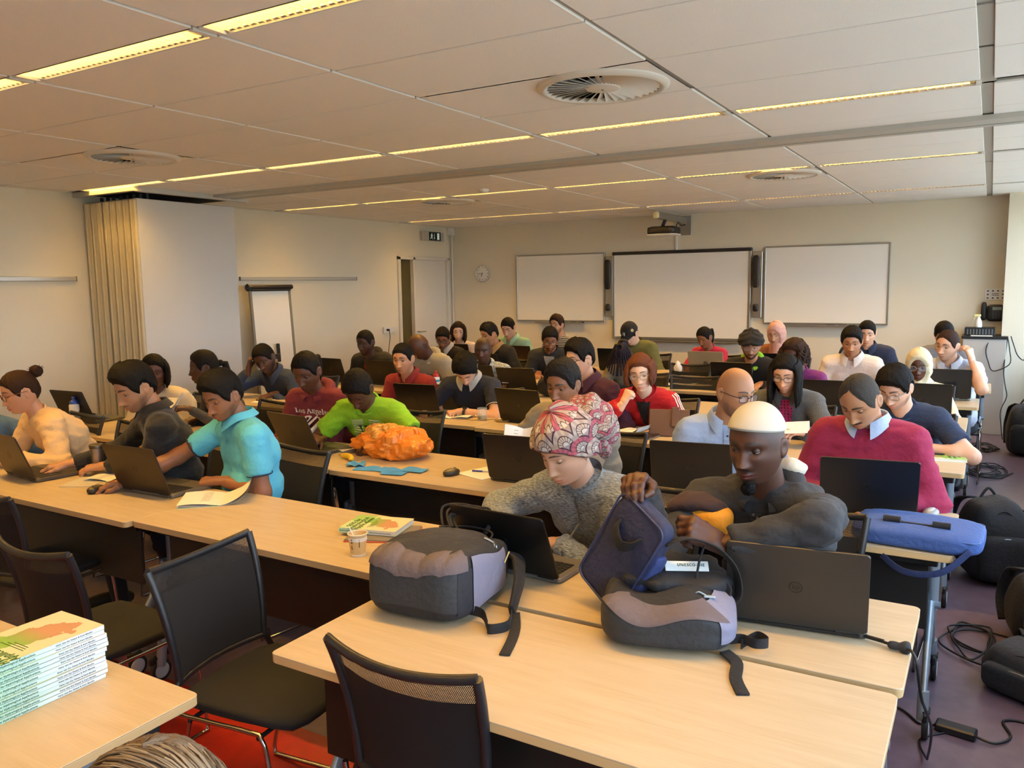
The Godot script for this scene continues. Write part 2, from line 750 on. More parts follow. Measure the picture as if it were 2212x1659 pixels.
	put("carrier_grid", grid, joint, ceil)
	# partition track
	var tr := MB.new()
	tr.box(Vector3((-6.7 + XR) / 2, CEIL - 0.012, -5.53), Vector3(XR + 6.7, 0.03, 0.17), 0.003)
	tr.box(Vector3((-6.7 + XR) / 2, CEIL - 0.012, -5.68), Vector3(XR + 6.7, 0.03, 0.06), 0.003)
	var tk := struct("trim_2", tr, mat("track", hexc("bdbcb4"), 0.5, 0.2), "grey metal track of the folding partition across the ceiling", "track")
	put("slot", span(-6.7, XR, CEIL - 0.014, CEIL + 0.002, -5.652, -5.612), mat("black_slot", hexc("15130f"), 0.9), tk)
	for i in 4:
		vent(vents[i], ["large round swirl air vent nearest the viewer in the ceiling", "round swirl air vent above the folding partition", "round swirl air vent beyond the ceiling track near the windows", "small-looking round swirl vent far off by the door wall"][i])
	for i in LAMP_Z.size():
		lamp_row(i)
	var sm := thing("smoke_detector", "small white smoke detector disc on the ceiling", "detector", Vector3(-4.27, CEIL, -6.7))
	var sb := MB.new()
	sb.lathe([[0.001, -0.035], [0.035, -0.034], [0.05, -0.02], [0.055, 0.0]], 20)
	put("body", sb, mat("white_plastic", hexc("e4e2dc"), 0.4), sm)

func vent(at: Vector3, label: String) -> void:
	var o := thing("air_vent", label, "air vent", at, 0.0, "ceiling air vents")
	var wht := mat("vent_white", hexc("dedad0"), 0.45)
	var b := MB.new()
	b.lathe([[0.262, 0.004], [0.262, -0.012], [0.285, -0.022], [0.312, -0.006], [0.312, 0.004]], 56)
	b.ix.reverse()
	put("rim", b, wht, o)
	var can := MB.new()
	can.lathe([[0.001, 0.14], [0.265, 0.14], [0.265, 0.0]], 40)
	put("duct", can, mat("duct_dark", hexc("1c1a17"), 0.8), o)
	var hub := MB.new()
	hub.lathe([[0.001, -0.016], [0.075, -0.014], [0.085, -0.006], [0.085, 0.02]], 32)
	put("hub", hub, wht, o)
	var pin := MB.new()
	pin.lathe([[0.001, -0.020], [0.006, -0.019], [0.007, -0.014]], 10)
	put("screw", pin, mat("screw", hexc("8f8a80"), 0.4, 0.8), o)
	var vane := MB.new()
	var n := 34
	var w0 := TAU * 0.08 / n * 0.92
	var w1 := TAU * 0.262 / n * 0.92
	var tilt := -0.55
	for e in [0.0, 0.0012]:
		pass
	var A := Vector3(0.083, -0.006 + w0 * tilt * 0.5, -w0 / 2)
	var B := Vector3(0.264, -0.004 + w1 * tilt * 0.5, -w1 / 2)
	var C := Vector3(0.264, -0.004 - w1 * tilt * 0.5, w1 / 2 * 0.7)
	var D := Vector3(0.083, -0.006 - w0 * tilt * 0.5, w0 / 2 * 0.7)
	var T := Vector3(0, 0.0016, 0)
	vane.fquad(A + T, D + T, C + T, B + T)
	vane.fquad(A, B, C, D)
	vane.fquad(D, C, C + T, D + T)
	vane.fquad(B, A, A + T, B + T)
	var vm := vane.mesh()
	for i in n:
		inst("vane", vm, wht, o).rotation.y = TAU * i / n

func lamp_row(i: int) -> void:
	var z: float = LAMP_Z[i]
	var xs := JX.duplicate()
	xs.push_front(XL)
	var wht := mat("lamp_housing", hexc("e2dfd6"), 0.35)
	var mir := mat("louvre", hexc("e2e0da"), 0.3, 0.85)
	var glow := mat("lamp_tube", Color(1, 1, 1), 0.5, 0.0, {"emission_enabled": true, "emission": LAMP_COLOR, "emission_energy_multiplier": 1.5})
	var names := ["behind the viewer", "nearest row of the ceiling", "second row of the ceiling", "third row, beyond the ceiling track", "row nearest the whiteboards"]
	var nth := ["first", "second", "third", "fourth", "fifth", "sixth", "seventh"]
	for k in xs.size() - 1:
		var x0: float = xs[k] + 0.015
		var x1: float = xs[k + 1] - 0.015
		var L := x1 - x0
		if L < 0.5:
			continue
		var o := thing("ceiling_light", "slim louvred ceiling light, %s from the door wall, %s" % [nth[k - 1], names[i]], "ceiling light", Vector3((x0 + x1) / 2, CEIL, z), 0.0, "louvred ceiling lights")
		var h := MB.new()
		h.box(Vector3(0, 0.091, 0), Vector3(L, 0.006, 0.11))
		for s in [-1.0, 1.0]:
			h.box(Vector3(s * (L / 2 - 0.012), 0.042, 0), Vector3(0.024, 0.09, 0.104))
		put("housing", h, wht, o)
		for s in [-1.0, 1.0]:
			var rf := MB.new()
			var pa := [Vector3(0, 0.0, 0.053), Vector3(0, 0.03, 0.049), Vector3(0, 0.06, 0.040), Vector3(0, 0.086, 0.024)]
			for q in 3:
				var p0: Vector3 = pa[q]
				var p1: Vector3 = pa[q + 1]
				var X := Vector3(L / 2 - 0.02, 0, 0)
				p0.z *= s
				p1.z *= s
				if s > 0:
					rf.fquad(p0 - X, p1 - X, p1 + X, p0 + X)
				else:
					rf.fquad(p0 + X, p1 + X, p1 - X, p0 - X)
			put("reflector", rf, mat("reflector_alu", hexc("d8d6d0"), 0.22, 1.0), o)
		var t := MB.new()
		t.tube([Vector3(-L / 2 + 0.03, 0.070, 0), Vector3(L / 2 - 0.03, 0.070, 0)], 0.012, 10)
		put("tube", t, glow, o)
		var bl := MB.new()
		var Lh := 0.048
		bl.fquad(Vector3(-0.0006, 0.0, -Lh), Vector3(-0.0006, 0.0, Lh), Vector3(-0.0025, 0.040, Lh * 0.8), Vector3(-0.0025, 0.040, -Lh * 0.8))
		bl.fquad(Vector3(0.0006, 0.0, Lh), Vector3(0.0006, 0.0, -Lh), Vector3(0.0025, 0.040, -Lh * 0.8), Vector3(0.0025, 0.040, Lh * 0.8))
		bl.fquad(Vector3(-0.0006, 0.0, Lh), Vector3(-0.0006, 0.0, -Lh), Vector3(0.0006, 0.0, -Lh), Vector3(0.0006, 0.0, Lh))
		var n := 30
		if i == 1 or i == 2:
			var bm := bl.mesh()
			for j in n:
				inst("louvre_blade", bm, mir, o).position = Vector3(-L / 2 + 0.03 + (L - 0.06) * (j + 0.5) / n, 0.002, 0)
		else:
			var all := MB.new()
			for j in n:
				all.join(bl, Transform3D(Basis(), Vector3(-L / 2 + 0.03 + (L - 0.06) * (j + 0.5) / n, 0.002, 0)))
			put("louvre", all, mir, o)
		var a := AreaLight3D.new()
		a.name = "light"
		a.area_size = Vector2(L - 0.1, 0.05)
		a.light_color = LAMP_COLOR
		a.light_energy = LAMP_ENERGY
		a.shadow_enabled = true
		a.position = Vector3(0, 0.054, 0)
		a.rotation.x = -PI / 2
		a.set("area_range", 20.0)
		o.add_child(a)

# ---------------------------------------------------------------- tables and chairs
const TOP := 0.74

func wood_mat() -> StandardMaterial3D:
	if mats.has("maple"):
		return mats["maple"]
	var img := Image.create(512, 512, false, Image.FORMAT_RGB8)
	var n := FastNoiseLite.new()
	n.seed = 11
	n.frequency = 0.012
	n.fractal_octaves = 4
	var n2 := FastNoiseLite.new()
	n2.seed = 12
	n2.frequency = 0.05
	var a := hexc("b5a180")
	var b := hexc("c6b495")
	for y in 512:
		for x in 512:
			var w := minf(1.0, minf(x, 511 - x) / 40.0) * minf(1.0, minf(y, 511 - y) / 40.0)
			var s := n.get_noise_2d(x * 0.35, y * 3.2) * 0.6 + n2.get_noise_2d(x * 0.15, y * 9.0) * 0.5
			img.set_pixel(x, y, a.lerp(b, clampf(0.5 + 0.9 * s * (0.35 + 0.65 * w), 0.0, 1.0)))
	var m := mat("maple", Color(1, 1, 1), 0.42)
	m.albedo_texture = ImageTexture.create_from_image(img)
	m.uv1_triplanar = true
	m.uv1_world_triplanar = true
	m.uv1_scale = Vector3(1.1, 1.1, 1.1)
	return m

var table_mesh := {}

func caster_meshes() -> Array:
	if table_mesh.has("caster"):
		return table_mesh["caster"]
	var ty := MB.new()
	ty.xf = Transform3D(Basis(Vector3.BACK, PI / 2), Vector3.ZERO)
	ty.lathe([[0.036, -0.011], [0.047, -0.011], [0.050, -0.007], [0.050, 0.007], [0.047, 0.011], [0.036, 0.011]], 24)
	var d := MB.new()
	d.xf = ty.xf
	d.lathe([[0.001, -0.013], [0.030, -0.013], [0.037, -0.010], [0.037, 0.010], [0.030, 0.013], [0.001, 0.013]], 24)
	var fk := MB.new()
	fk.box(Vector3(0, 0.062, 0), Vector3(0.03, 0.012, 0.05), 0.004)
	fk.box(Vector3(0, 0.052, 0.030), Vector3(0.014, 0.03, 0.05), 0.003)
	table_mesh["caster"] = [ty.mesh(), d.mesh(), fk.mesh()]
	return table_mesh["caster"]

func table(x0: float, x1: float, zf: float, zr: float, label: String, turn := 0.0) -> Node3D:
	var L := x1 - x0 - 0.006
	var D := zf - zr
	var o := thing("folding_table", label, "table", Vector3((x0 + x1) / 2, 0, (zf + zr) / 2), turn, "maple folding tables on castors")
	var dark := mat("table_black", hexc("17130f"), 0.55)
	var edge := mat("table_edge", hexc("caa976"), 0.5)
	var leg := mat("leg_metal", hexc("8d99a3"), 0.38, 0.45)
	var cover := mat("caster_disc", hexc("aeb6ba"), 0.4)
	var key := "%.2f %.2f" % [L, D]
	if not table_mesh.has(key):
		var t := MB.new()
		t.slab(rrect(L, D, 0.02, 4), TOP - 0.004, TOP, 0.0015)
		var e := MB.new()
		e.slab(rrect(L - 0.001, D - 0.001, 0.02, 4), TOP - 0.026, TOP - 0.0035, 0.002)
		var p := MB.new()
		p.box(Vector3(0, TOP - 0.05, 0), Vector3(L - 0.10, 0.046, D - 0.16), 0.004)
		p.box(Vector3(0, TOP - 0.19, D / 2 - 0.13), Vector3(L - 0.16, 0.30, 0.016), 0.004)
		var q := MB.new()   # one leg, seen at the +x end, front side
		q.tube([Vector3(0, 0.455, 0.035), Vector3(0, 0.41, 0.075), Vector3(0, 0.17, D / 2 - 0.055)], [0.024, 0.027, 0.019], 10, true, Vector3.RIGHT, Vector2(1.0, 0.62))
		q.tube([Vector3(0, 0.185, D / 2 - 0.058), Vector3(0, 0.075, D / 2 - 0.04)], 0.021, 10)
		var q2 := MB.new()
		q2.tube([Vector3(0, 0.455, -0.035), Vector3(0, 0.41, -0.075), Vector3(0, 0.17, -D / 2 + 0.055)], [0.024, 0.027, 0.019], 10, true, Vector3.RIGHT, Vector2(1.0, 0.62))
		q2.tube([Vector3(0, 0.185, -D / 2 + 0.058), Vector3(0, 0.075, -D / 2 + 0.04)], 0.021, 10)
		var u := MB.new()
		u.tube([Vector3(0, 0.42, 0.0), Vector3(0, 0.66, 0.0)], 0.034, 12, true, Vector3.RIGHT, Vector2(1.25, 0.75))
		u.box(Vector3(0, 0.672, 0), Vector3(0.06, 0.05, 0.2), 0.006)
		u.box(Vector3(-0.03, 0.44, 0.0), Vector3(0.03, 0.09, 0.13), 0.01)
		u.tube([Vector3(-0.05, 0.45, 0.04), Vector3(0.035, 0.45, 0.04)], 0.014, 10)
		var bar := MB.new()
		bar.box(Vector3(0, 0.63, 0), Vector3(L - 0.2, 0.04, 0.03), 0.006)
		table_mesh[key] = [t.mesh(), e.mesh(), p.mesh(), q.mesh(), q2.mesh(), u.mesh(), bar.mesh()]
	var M: Array = table_mesh[key]
	inst("tabletop", M[0], wood_mat(), o)
	inst("edge_band", M[1], edge, o)
	inst("modesty_panel", M[2], dark, o)
	inst("crossbar", M[6], leg, o)
	var C := caster_meshes()
	for s in [-1.0, 1.0]:
		var x: float = s * (L / 2 - 0.075)
		inst("bracket", M[5], leg, o).position.x = x
		for f in [0, 1]:
			inst("leg", M[3 + f], leg, o).position.x = x
			var w := inst("castor", C[0], mat("tyre", hexc("141414"), 0.6), o)
			w.position = Vector3(x + s * 0.012, 0.05, (D / 2 - 0.05) * (1 if f == 0 else -1))
			inst("wheel_cover", C[1], cover, w)
			inst("fork", C[2], mat("tyre", hexc("141414"), 0.6), w)
	return o

func mesh_mat() -> StandardMaterial3D:
	if mats.has("chair_mesh"):
		return mats["chair_mesh"]
	var img := Image.create(64, 64, false, Image.FORMAT_RGBA8)
	for y in 64:
		for x in 64:
			var u := (x % 32) / 32.0
			var v := (y % 32) / 32.0
			var off := 0.5 if y >= 32 else 0.0
			var du := absf(fposmod(u + off, 1.0) - 0.5)
			var dv := absf(v - 0.5)
			var hole := du * du / 0.085 + dv * dv / 0.06 < 1.0
			img.set_pixel(x, y, Color(0.075, 0.07, 0.075, 0.0 if hole else 1.0))
	var m := mat("chair_mesh", Color(1, 1, 1), 0.75)
	m.albedo_texture = ImageTexture.create_from_image(img)
	m.transparency = BaseMaterial3D.TRANSPARENCY_ALPHA_SCISSOR
	m.alpha_scissor_threshold = 0.5
	m.uv1_scale = Vector3(46, 46, 1)
	m.cull_mode = BaseMaterial3D.CULL_DISABLED
	return m

func back_pt(u: float, w: float) -> Vector3:
	# u across -1..1, w 0 bottom .. 1 top, chair faces +z
	var hw := lerpf(0.195, 0.225, w)
	var y := lerpf(0.50, 0.845, w) + 0.02 * u * u * w
	return Vector3(u * hw, y, -0.20 - 0.035 * (1.0 - u * u) - 0.07 * w * w)

var chair_mesh_cache := []

func chair(x: float, z: float, turn: float, label: String, group := "black mesh chairs") -> Node3D:
	if chair_mesh_cache.is_empty():
		var fr := MB.new()
		var loop := []
		for i in 25:
			loop.append(back_pt(lerpf(-1, 1, i / 24.0), 1.0))
		fr.tube(loop, 0.014, 8, true, Vector3.BACK, Vector2(1.0, 0.75))
		for s in [-1.0, 1.0]:
			var side := []
			for i in 11:
				side.append(back_pt(s, i / 10.0))
			fr.tube(side, 0.013, 8)
		var low := []
		for i in 17:
			low.append(back_pt(lerpf(-1, 1, i / 16.0), 0.0))
		fr.tube(low, 0.011, 8)
		var me := MB.new()
		me.grid(20, 12, func(a: float, b: float) -> Vector3: return back_pt(lerpf(-0.97, 0.97, a), lerpf(0.02, 0.985, b)))
		var pad := MB.new()
		pad.grid(20, 8, func(a: float, b: float) -> Vector3: return back_pt(lerpf(-0.93, 0.93, a), lerpf(0.04, 0.80, b)) + Vector3(0, 0, 0.006))
		var st := MB.new()
		st.sbox(Vector3(0, 0.445, 0.01), Vector3(0.225, 0.026, 0.225), 5.0, 28, 10, func(p: Vector3) -> Vector3: return p + Vector3(0, -0.03 * maxf(p.z - 0.15, 0) / 0.08 + 0.012 * (p.x * p.x / 0.05), 0))
		var lgs := []
		for s in [-1.0, 1.0]:
			var lg := MB.new()
			lgs.append(lg)
			lg.tube(curve([Vector3(s * 0.235, 0.50, -0.215), Vector3(s * 0.235, 0.43, -0.19), Vector3(s * 0.235, 0.425, 0.1), Vector3(s * 0.24, 0.41, 0.17), Vector3(s * 0.245, 0.03, 0.21), Vector3(s * 0.245, 0.009, 0.19), Vector3(s * 0.245, 0.009, -0.20), Vector3(s * 0.244, 0.03, -0.22), Vector3(s * 0.237, 0.41, -0.12)], 44), 0.0075, 8)
		var arms := []
		for zb in [0.15, -0.12]:
			var arm := MB.new()
			arm.tube([Vector3(-0.24, 0.415, zb), Vector3(0.24, 0.415, zb)], 0.007, 8)
			arms.append(arm.mesh())
		for s in [-1.0, 1.0]:
			fr.tube([back_pt(s, 0.03), Vector3(s * 0.235, 0.43, -0.19)], 0.011, 8)
		chair_mesh_cache = [fr.mesh(), me.mesh(), pad.mesh(), st.mesh(), lgs[0].mesh(), lgs[1].mesh(), arms[0], arms[1]]
	var o := thing("mesh_chair", label, "chair", Vector3(x, 0, z), turn, group)
	var M := chair_mesh_cache
	var pl := mat("chair_plastic", hexc("1d1d20"), 0.42)
	inst("backrest", M[0], pl, o)
	inst("mesh_panel", M[1], mesh_mat(), o)
	inst("back_pad", M[2], mat("chair_cloth", hexc("111216"), 0.9), o)
	inst("seat", M[3], mat("chair_cloth", hexc("111216"), 0.9), o)
	for k in 2:
		inst("sled_leg", M[4 + k], mat("chrome", hexc("b9b4ac"), 0.18, 1.0), o)
		inst("crossbar", M[6 + k], pl, o)
	return o

const ROW_F := [-1.47, -2.08, -3.22, -4.66, -5.97, -7.17, -8.28]
const ROW_R := [-2.055, -2.67, -3.85, -5.22, -6.61, -7.72, -8.89]

func tables() -> void:
	table(-1.67, -0.14, ROW_F[0], ROW_R[0], "nearest maple table carrying the two backpacks")
	table(-3.17, -1.64, -0.62, -1.225, "maple table corner with the tall stack of books")
	var rows := ["first row of seated people", "second row of seated people", "third row of seated people", "fourth row of seated people", "fifth row of seated people", "last row before the whiteboards"]
	var place := ["end table by the window aisle", "second table from the window aisle", "third table from the window aisle", "table farthest from the windows"]
	for r in range(1, 7):
		var x: float = [0, -0.135, -0.065, -0.065, -0.09, -0.03, 0.05][r]
		for k in 4:
			var dz := 0.0
			if r == 1 and k == 2:
				dz = 0.03
			if r == 3:
				dz = -0.03 * k
			table(x - 1.525 * (k + 1), x - 1.525 * k, ROW_F[r] + dz, ROW_R[r] + dz, "%s in the %s" % [place[k], rows[r - 1]])
	chair(-1.17, -1.69, PI, "empty black mesh chair pushed in at the backpack table", "empty mesh chairs")
	chair(-1.98, -1.75, PI / 2 + 0.12, "empty black mesh chair turned sideways beside the nearest table", "empty mesh chairs")
	chair(-2.83, -1.74, PI, "empty chair behind the stack of books", "empty mesh chairs")
	chair(-3.80, -2.02, PI + 0.1, "empty chair cut off by the picture edge, in front of the two laptops", "empty mesh chairs")

# ---------------------------------------------------------------- people
class Skull:
	var fem := 0.0
	var jaw := 0.0
	var nose := 1.0
	var lips := 1.0

	func ss(a: float, b: float, x: float) -> float:
		var t := clampf((x - a) / (b - a), 0.0, 1.0)
		return t * t * (3.0 - 2.0 * t)

	func g(x: float, s: float) -> float:
		return exp(-x * x / (2.0 * s * s))

	func at(hx: float, hz: float, dy: float) -> Vector3:
		var e := 2.25 if dy > 0.0 else 2.6
		var rh := pow(maxf(1.0 - pow(absf(dy), e), 0.0), 1.0 / e)
		var x := hx * 0.0755 * rh
		var z := hz * (0.089 if hz > 0.0 else 0.101) * rh
		var y := dy * 0.118
		if dy < 0.0:
			var t := -dy
			x *= 1.0 - (0.21 + jaw + 0.04 * fem) * ss(0.15, 0.95, t)
			if hz < 0.0:
				z *= 1.0 - 0.42 * ss(0.1, 0.8, t)
		else:
			x *= 1.0 + 0.02 * g(dy - 0.45, 0.25)
		if hz > 0.0:
			var w := ss(0.05, 0.45, hz)
			var ax := absf(x)
			var s := clampf((0.010 - y) / 0.047, 0.0, 1.0)
			var ridge := lerpf(0.004, 0.0245, s * s * 0.5 + s * 0.5) * nose
			if y < -0.037:
				ridge *= ss(-0.050, -0.038, y)
			elif y > 0.010:
				ridge *= 1.0 - ss(0.010, 0.035, y)
			z += w * ridge * g(x, lerpf(0.0075, 0.0105, s))
			z += w * 0.008 * nose * g(ax - 0.0125, 0.0065) * g(y + 0.040, 0.007)
			z -= w * 0.0125 * g(ax - 0.0315, 0.0145) * g(y - 0.006, 0.0095)
			z += w * (0.005 - 0.003 * fem) * g(ax - 0.026, 0.018) * g(y - 0.025, 0.007)
			z += w * 0.005 * g(ax - 0.042, 0.016) * g(y + 0.018, 0.016)
			z += w * 0.006 * g(x, 0.026) * g(y + 0.070, 0.020)
			z += w * 0.0075 * lips * g(x, 0.016) * (g(y + 0.0655, 0.0042) + g(y + 0.0770, 0.0048))
			z -= w * 0.003 * g(x, 0.02) * g(y + 0.0712, 0.0016)
			z += w * 0.017 * g(x, 0.019) * g(y + 0.104, 0.015)
			z -= w * 0.004 * g(x, 0.02) * g(y + 0.088, 0.005)
			z += w * 0.004 * g(x, 0.05) * g(y - 0.055, 0.03)
		return Vector3(x, y, z)

func head_rows(n: int) -> Array:
	var o := []
	for j in n + 1:
		var s := float(j) / n
		if s < 0.08:
			o.append(lerpf(-1.0, -0.92, s / 0.08))
		elif s < 0.74:
			o.append(lerpf(-0.92, 0.32, (s - 0.08) / 0.66))
		else:
			o.append(sin(lerpf(asin(0.32), PI / 2, (s - 0.74) / 0.26)))
	return o

# head in its own axes: chin at y -0.118, crown +0.118, face towards +z
func head_mesh(K: Skull, q: Dictionary, fine: bool) -> MB:
	var b := MB.new()
	var skin: Color = q.skin
	var brow: Color = q.get("brow", Color(0.012, 0.009, 0.007))
	var beard: String = q.get("beard", "")
	var bc: Color = q.get("beard_col", brow)
	var buzz: float = q.get("buzz", 0.0)
	var lipc := skin.lerp(Color(skin.r * 0.95 + 0.05, skin.g * 0.50, skin.b * 0.50), 0.75)
	var nv := 84 if fine else 44
	var nu := 88 if fine else 48
	var rows := head_rows(nv)
	var base := 0
	for j in nv + 1:
		for i in nu + 1:
			var a := 2.0 * i / nu - 1.0
			var ph := PI * (0.42 * a + 0.58 * a * a * a)
			var hx := sin(ph)
			var hz := cos(ph)
			var p := K.at(hx, hz, rows[j])
			var col := skin
			var ax := absf(p.x)
			if hz > 0.15:
				var yb := 0.0275 + 0.005 * (1.0 - pow((ax - 0.028) / 0.022, 2.0))
				var th := 0.0042 * (1.0 - 0.6 * clampf((ax - 0.03) / 0.022, 0.0, 1.0)) * (0.75 if K.fem > 0.5 else 1.0)
				var m := (1.0 - K.ss(th * 0.6, th * 1.5, absf(p.y - yb))) * K.ss(0.007, 0.012, ax) * (1.0 - K.ss(0.046, 0.053, ax))
				col = col.lerp(brow, m * 0.92)
				var le := sqrt(pow(p.x / 0.0245, 2.0) + pow((p.y + 0.0712) / 0.0108, 2.0))
				var lm := 1.0 - K.ss(0.8, 1.1, le)
				col = col.lerp(lipc, lm * 0.85)
				col = col.lerp(skin * 0.35, (1.0 - K.ss(0.0006, 0.0018, absf(p.y + 0.0712))) * (1.0 - K.ss(0.018, 0.024, ax)) * 0.8)
				if beard != "" and lm < 0.5:
					var mo := (1.0 - K.ss(0.0042, 0.0075, absf(p.y + 0.0555 - 0.10 * ax * 0.6))) * (1.0 - K.ss(0.024, 0.031, ax))
					var ful := K.ss(-0.052, -0.070, p.y + 0.55 * (0.0 if ax < 0.03 else -(ax - 0.03)))
					var gt := K.ss(-0.080, -0.088, p.y) * (1.0 - K.ss(0.020, 0.028, ax))
					match beard:
						"stubble": col = col.lerp(bc, 0.33 * maxf(ful, mo))
						"moustache": col = col.lerp(bc, 0.9 * mo)
						"goatee": col = col.lerp(bc, maxf(0.5 * mo, 0.85 * gt))
						"full": col = col.lerp(bc, 0.92 * maxf(ful, mo))
			if beard == "full" or beard == "stubble":
				if hz <= 0.45 and hz > -0.05 and p.y < 0.0:
					col = col.lerp(bc, (0.9 if beard == "full" else 0.3) * K.ss(-0.015, -0.045, p.y))
			if buzz > 0.0:
				col = col.lerp(bc, buzz * K.ss(-0.004, 0.010, hair_in(ph, p.y, q.get("line", 0.0))))
			b.col = col
			b.add(p)
	var w := nu + 1
	for j in nv:
		for i in nu:
			var i2 := 0 if i + 1 == nu else i + 1
			b.quad(base + j * w + i, base + j * w + i2, base + (j + 1) * w + i2, base + (j + 1) * w + i)
	# ears
	b.col = skin
	for s in [-1.0, 1.0]:
		b.xf = Transform3D(Basis(Vector3.UP, -s * 0.35) * Basis(Vector3.RIGHT, -0.15), Vector3(s * 0.0755, -0.006, -0.014))
		b.sbox(Vector3.ZERO, Vector3(0.0095, 0.031, 0.019), 2.2, 18, 12, func(p: Vector3) -> Vector3:
			var r := p
			r.x -= s * 0.0075 * exp(-(pow(p.y - 0.004, 2) / 0.0002 + p.z * p.z / 0.00007)) if p.x * s > 0 else 0.0
			r.z *= 1.0 + 0.25 * p.y / 0.03
			return r)
	# eyes and lids
	var lid: float = q.get("lid", 0.62) * 0.75 + 0.25
	for s in [-1.0, 1.0]:
		var f := K.at(sin(0.36), cos(0.36), 0.05)
		var c := Vector3(s * 0.0310, 0.0055, f.z - 0.0068)
		b.xf = Transform3D(Basis(Vector3.UP, s * 0.12), c)
		var R := 0.0122
		var gz := Vector3(q.get("gaze", 0.0), -0.42, 1.0).normalized()
		var n := 14 if fine else 8
		var b0 := b.v.size()
		for j in n + 1:
			for i in n + 1:
				var th := lerpf(-1.4, 1.4, float(i) / n)
				var el := lerpf(-1.3, 1.2, float(j) / n)
				var d := Vector3(sin(th) * cos(el), sin(el), cos(th) * cos(el))
				var an := d.angle_to(gz)
				b.col = Color(0.34, 0.30, 0.27) if an > 0.56 else (Color(0.03, 0.015, 0.008) if an > 0.2 else Color(0.003, 0.003, 0.003))
				b.add(d * R)
		for j in n:
			for i in n:
				var o := b0 + j * (n + 1) + i
				b.quad(o, o + 1, o + n + 2, o + n + 1)
		for up in 2:
			var e0 := lerpf(0.55, -0.55, lid) if up == 0 else -0.44
			var e1 := 1.5 if up == 0 else -1.5
			b0 = b.v.size()
			var m := 6 if fine else 4
			for j in m + 1:
				for i in 13:
					var th := lerpf(-1.35, 1.35, i / 12.0)
					var ed := e0 * (0.55 + 0.45 * cos(th)) if up == 0 else e0 * (0.6 + 0.4 * cos(th))
					var el := lerpf(ed, e1, float(j) / m)
					var d := Vector3(sin(th) * cos(el), sin(el), cos(th) * cos(el))
					b.col = (brow if up == 0 else skin * 0.6) if j == 0 else (skin * 0.97 if j > 1 or up == 1 else skin.lerp(brow, 0.45))
					b.add(d * R * (1.08 if j > 0 else 1.06))
			for j in m:
				for i in 12:
					var o := b0 + j * 13 + i
					if up == 0:
						b.quad(o, o + 1, o + 14, o + 13)
					else:
						b.quad(o, o + 13, o + 14, o + 1)
	b.xf = Transform3D.IDENTITY
	return b

func lut(t: Array, x: float) -> float:
	for i in t.size() - 1:
		if x <= t[i + 1][0]:
			var u := clampf((x - t[i][0]) / (t[i + 1][0] - t[i][0]), 0.0, 1.0)
			return lerpf(t[i][1], t[i + 1][1], u * u * (3 - 2 * u))
	return t[-1][1]

const LINE := [[0.0, 0.070], [0.45, 0.067], [0.80, 0.050], [1.10, 0.004], [1.30, -0.014], [1.46, 0.024], [1.75, 0.030], [2.0, -0.015], [2.5, -0.058], [3.15, -0.072]]

func hair_in(ph: float, y: float, up: float) -> float:
	var a := absf(ph)
	return y - lut(LINE, a) - up * (1.0 - clampf(a / 1.0, 0.0, 1.0))

# a shell over the skull where mask(ph, p) > 0, thick(ph, p) metres proud
func shell(K: Skull, mask: Callable, thick: Callable, nu := 64, nv := 48, edge := 0.012, uvs := Vector2.ONE) -> MB:
	var b := MB.new()
	var ms := PackedFloat32Array()
	for j in nv + 1:
		var dy := sin(lerpf(-PI / 2, PI / 2, float(j) / nv))
		for i in nu + 1:
			var ph := lerpf(-PI, PI, float(i) / nu)
			var p := K.at(sin(ph), cos(ph), dy)
			if cos(ph) > 0.0 and p.y < 0.05:
				p.z = minf(p.z, 0.092)
			var m: float = mask.call(ph, p)
			ms.append(m)
			var n := Vector3(p.x / 0.0057, p.y / 0.0139, p.z / 0.009).normalized()
			var t: float = thick.call(ph, p) * K.ss(0.0, edge, m) - 0.004 * (1.0 - K.ss(-0.004, edge * 0.5, m))
			b.add(p + n * t, Vector2(ph / TAU + 0.5, p.y * 2.0 + 0.5) * uvs)
	var w := nu + 1
	for j in nv:
		for i in nu:
			var o := j * w + i
			if maxf(maxf(ms[o], ms[o + 1]), maxf(ms[o + w], ms[o + w + 1])) < -0.006:
				continue
			b.quad(o, o + 1, o + w + 1, o + w)
	return b

# a shell from a hem line(ph) up to the crown
func cap_shell(K: Skull, line: Callable, thick: Callable, nu := 64, nv := 36, edge := 0.012, uvs := Vector2.ONE) -> MB:
	var b := MB.new()
	for j in nv + 1:
		for i in nu + 1:
			var ph := lerpf(-PI, PI, float(i) / nu)
			var y0: float = line.call(ph)
			var t := pow(float(maxi(j - 1, 0)) / (nv - 1), 1.25)
			var dy := sin(lerpf(asin(clampf(y0 / 0.118, -0.97, 0.97)), PI / 2, t))
			var p := K.at(sin(ph), cos(ph), dy)
			if cos(ph) > 0.0 and p.y < 0.05:
				p.z = minf(p.z, 0.092)
			var n := Vector3(p.x / 0.0057, p.y / 0.0139, p.z / 0.009).normalized()
			var m := p.y - y0
			var th: float = -0.004 if j == 0 else thick.call(ph, p) * (0.35 + 0.65 * K.ss(0.0, edge, m))
			b.add(p + n * th, Vector2(ph / TAU + 0.5, p.y * 2.0 + 0.5) * uvs)
	var w := nu + 1
	for j in nv:
		for i in nu:
			var o := j * w + i
			b.quad(o, o + 1, o + w + 1, o + w)
	return b

var hn := FastNoiseLite.new()

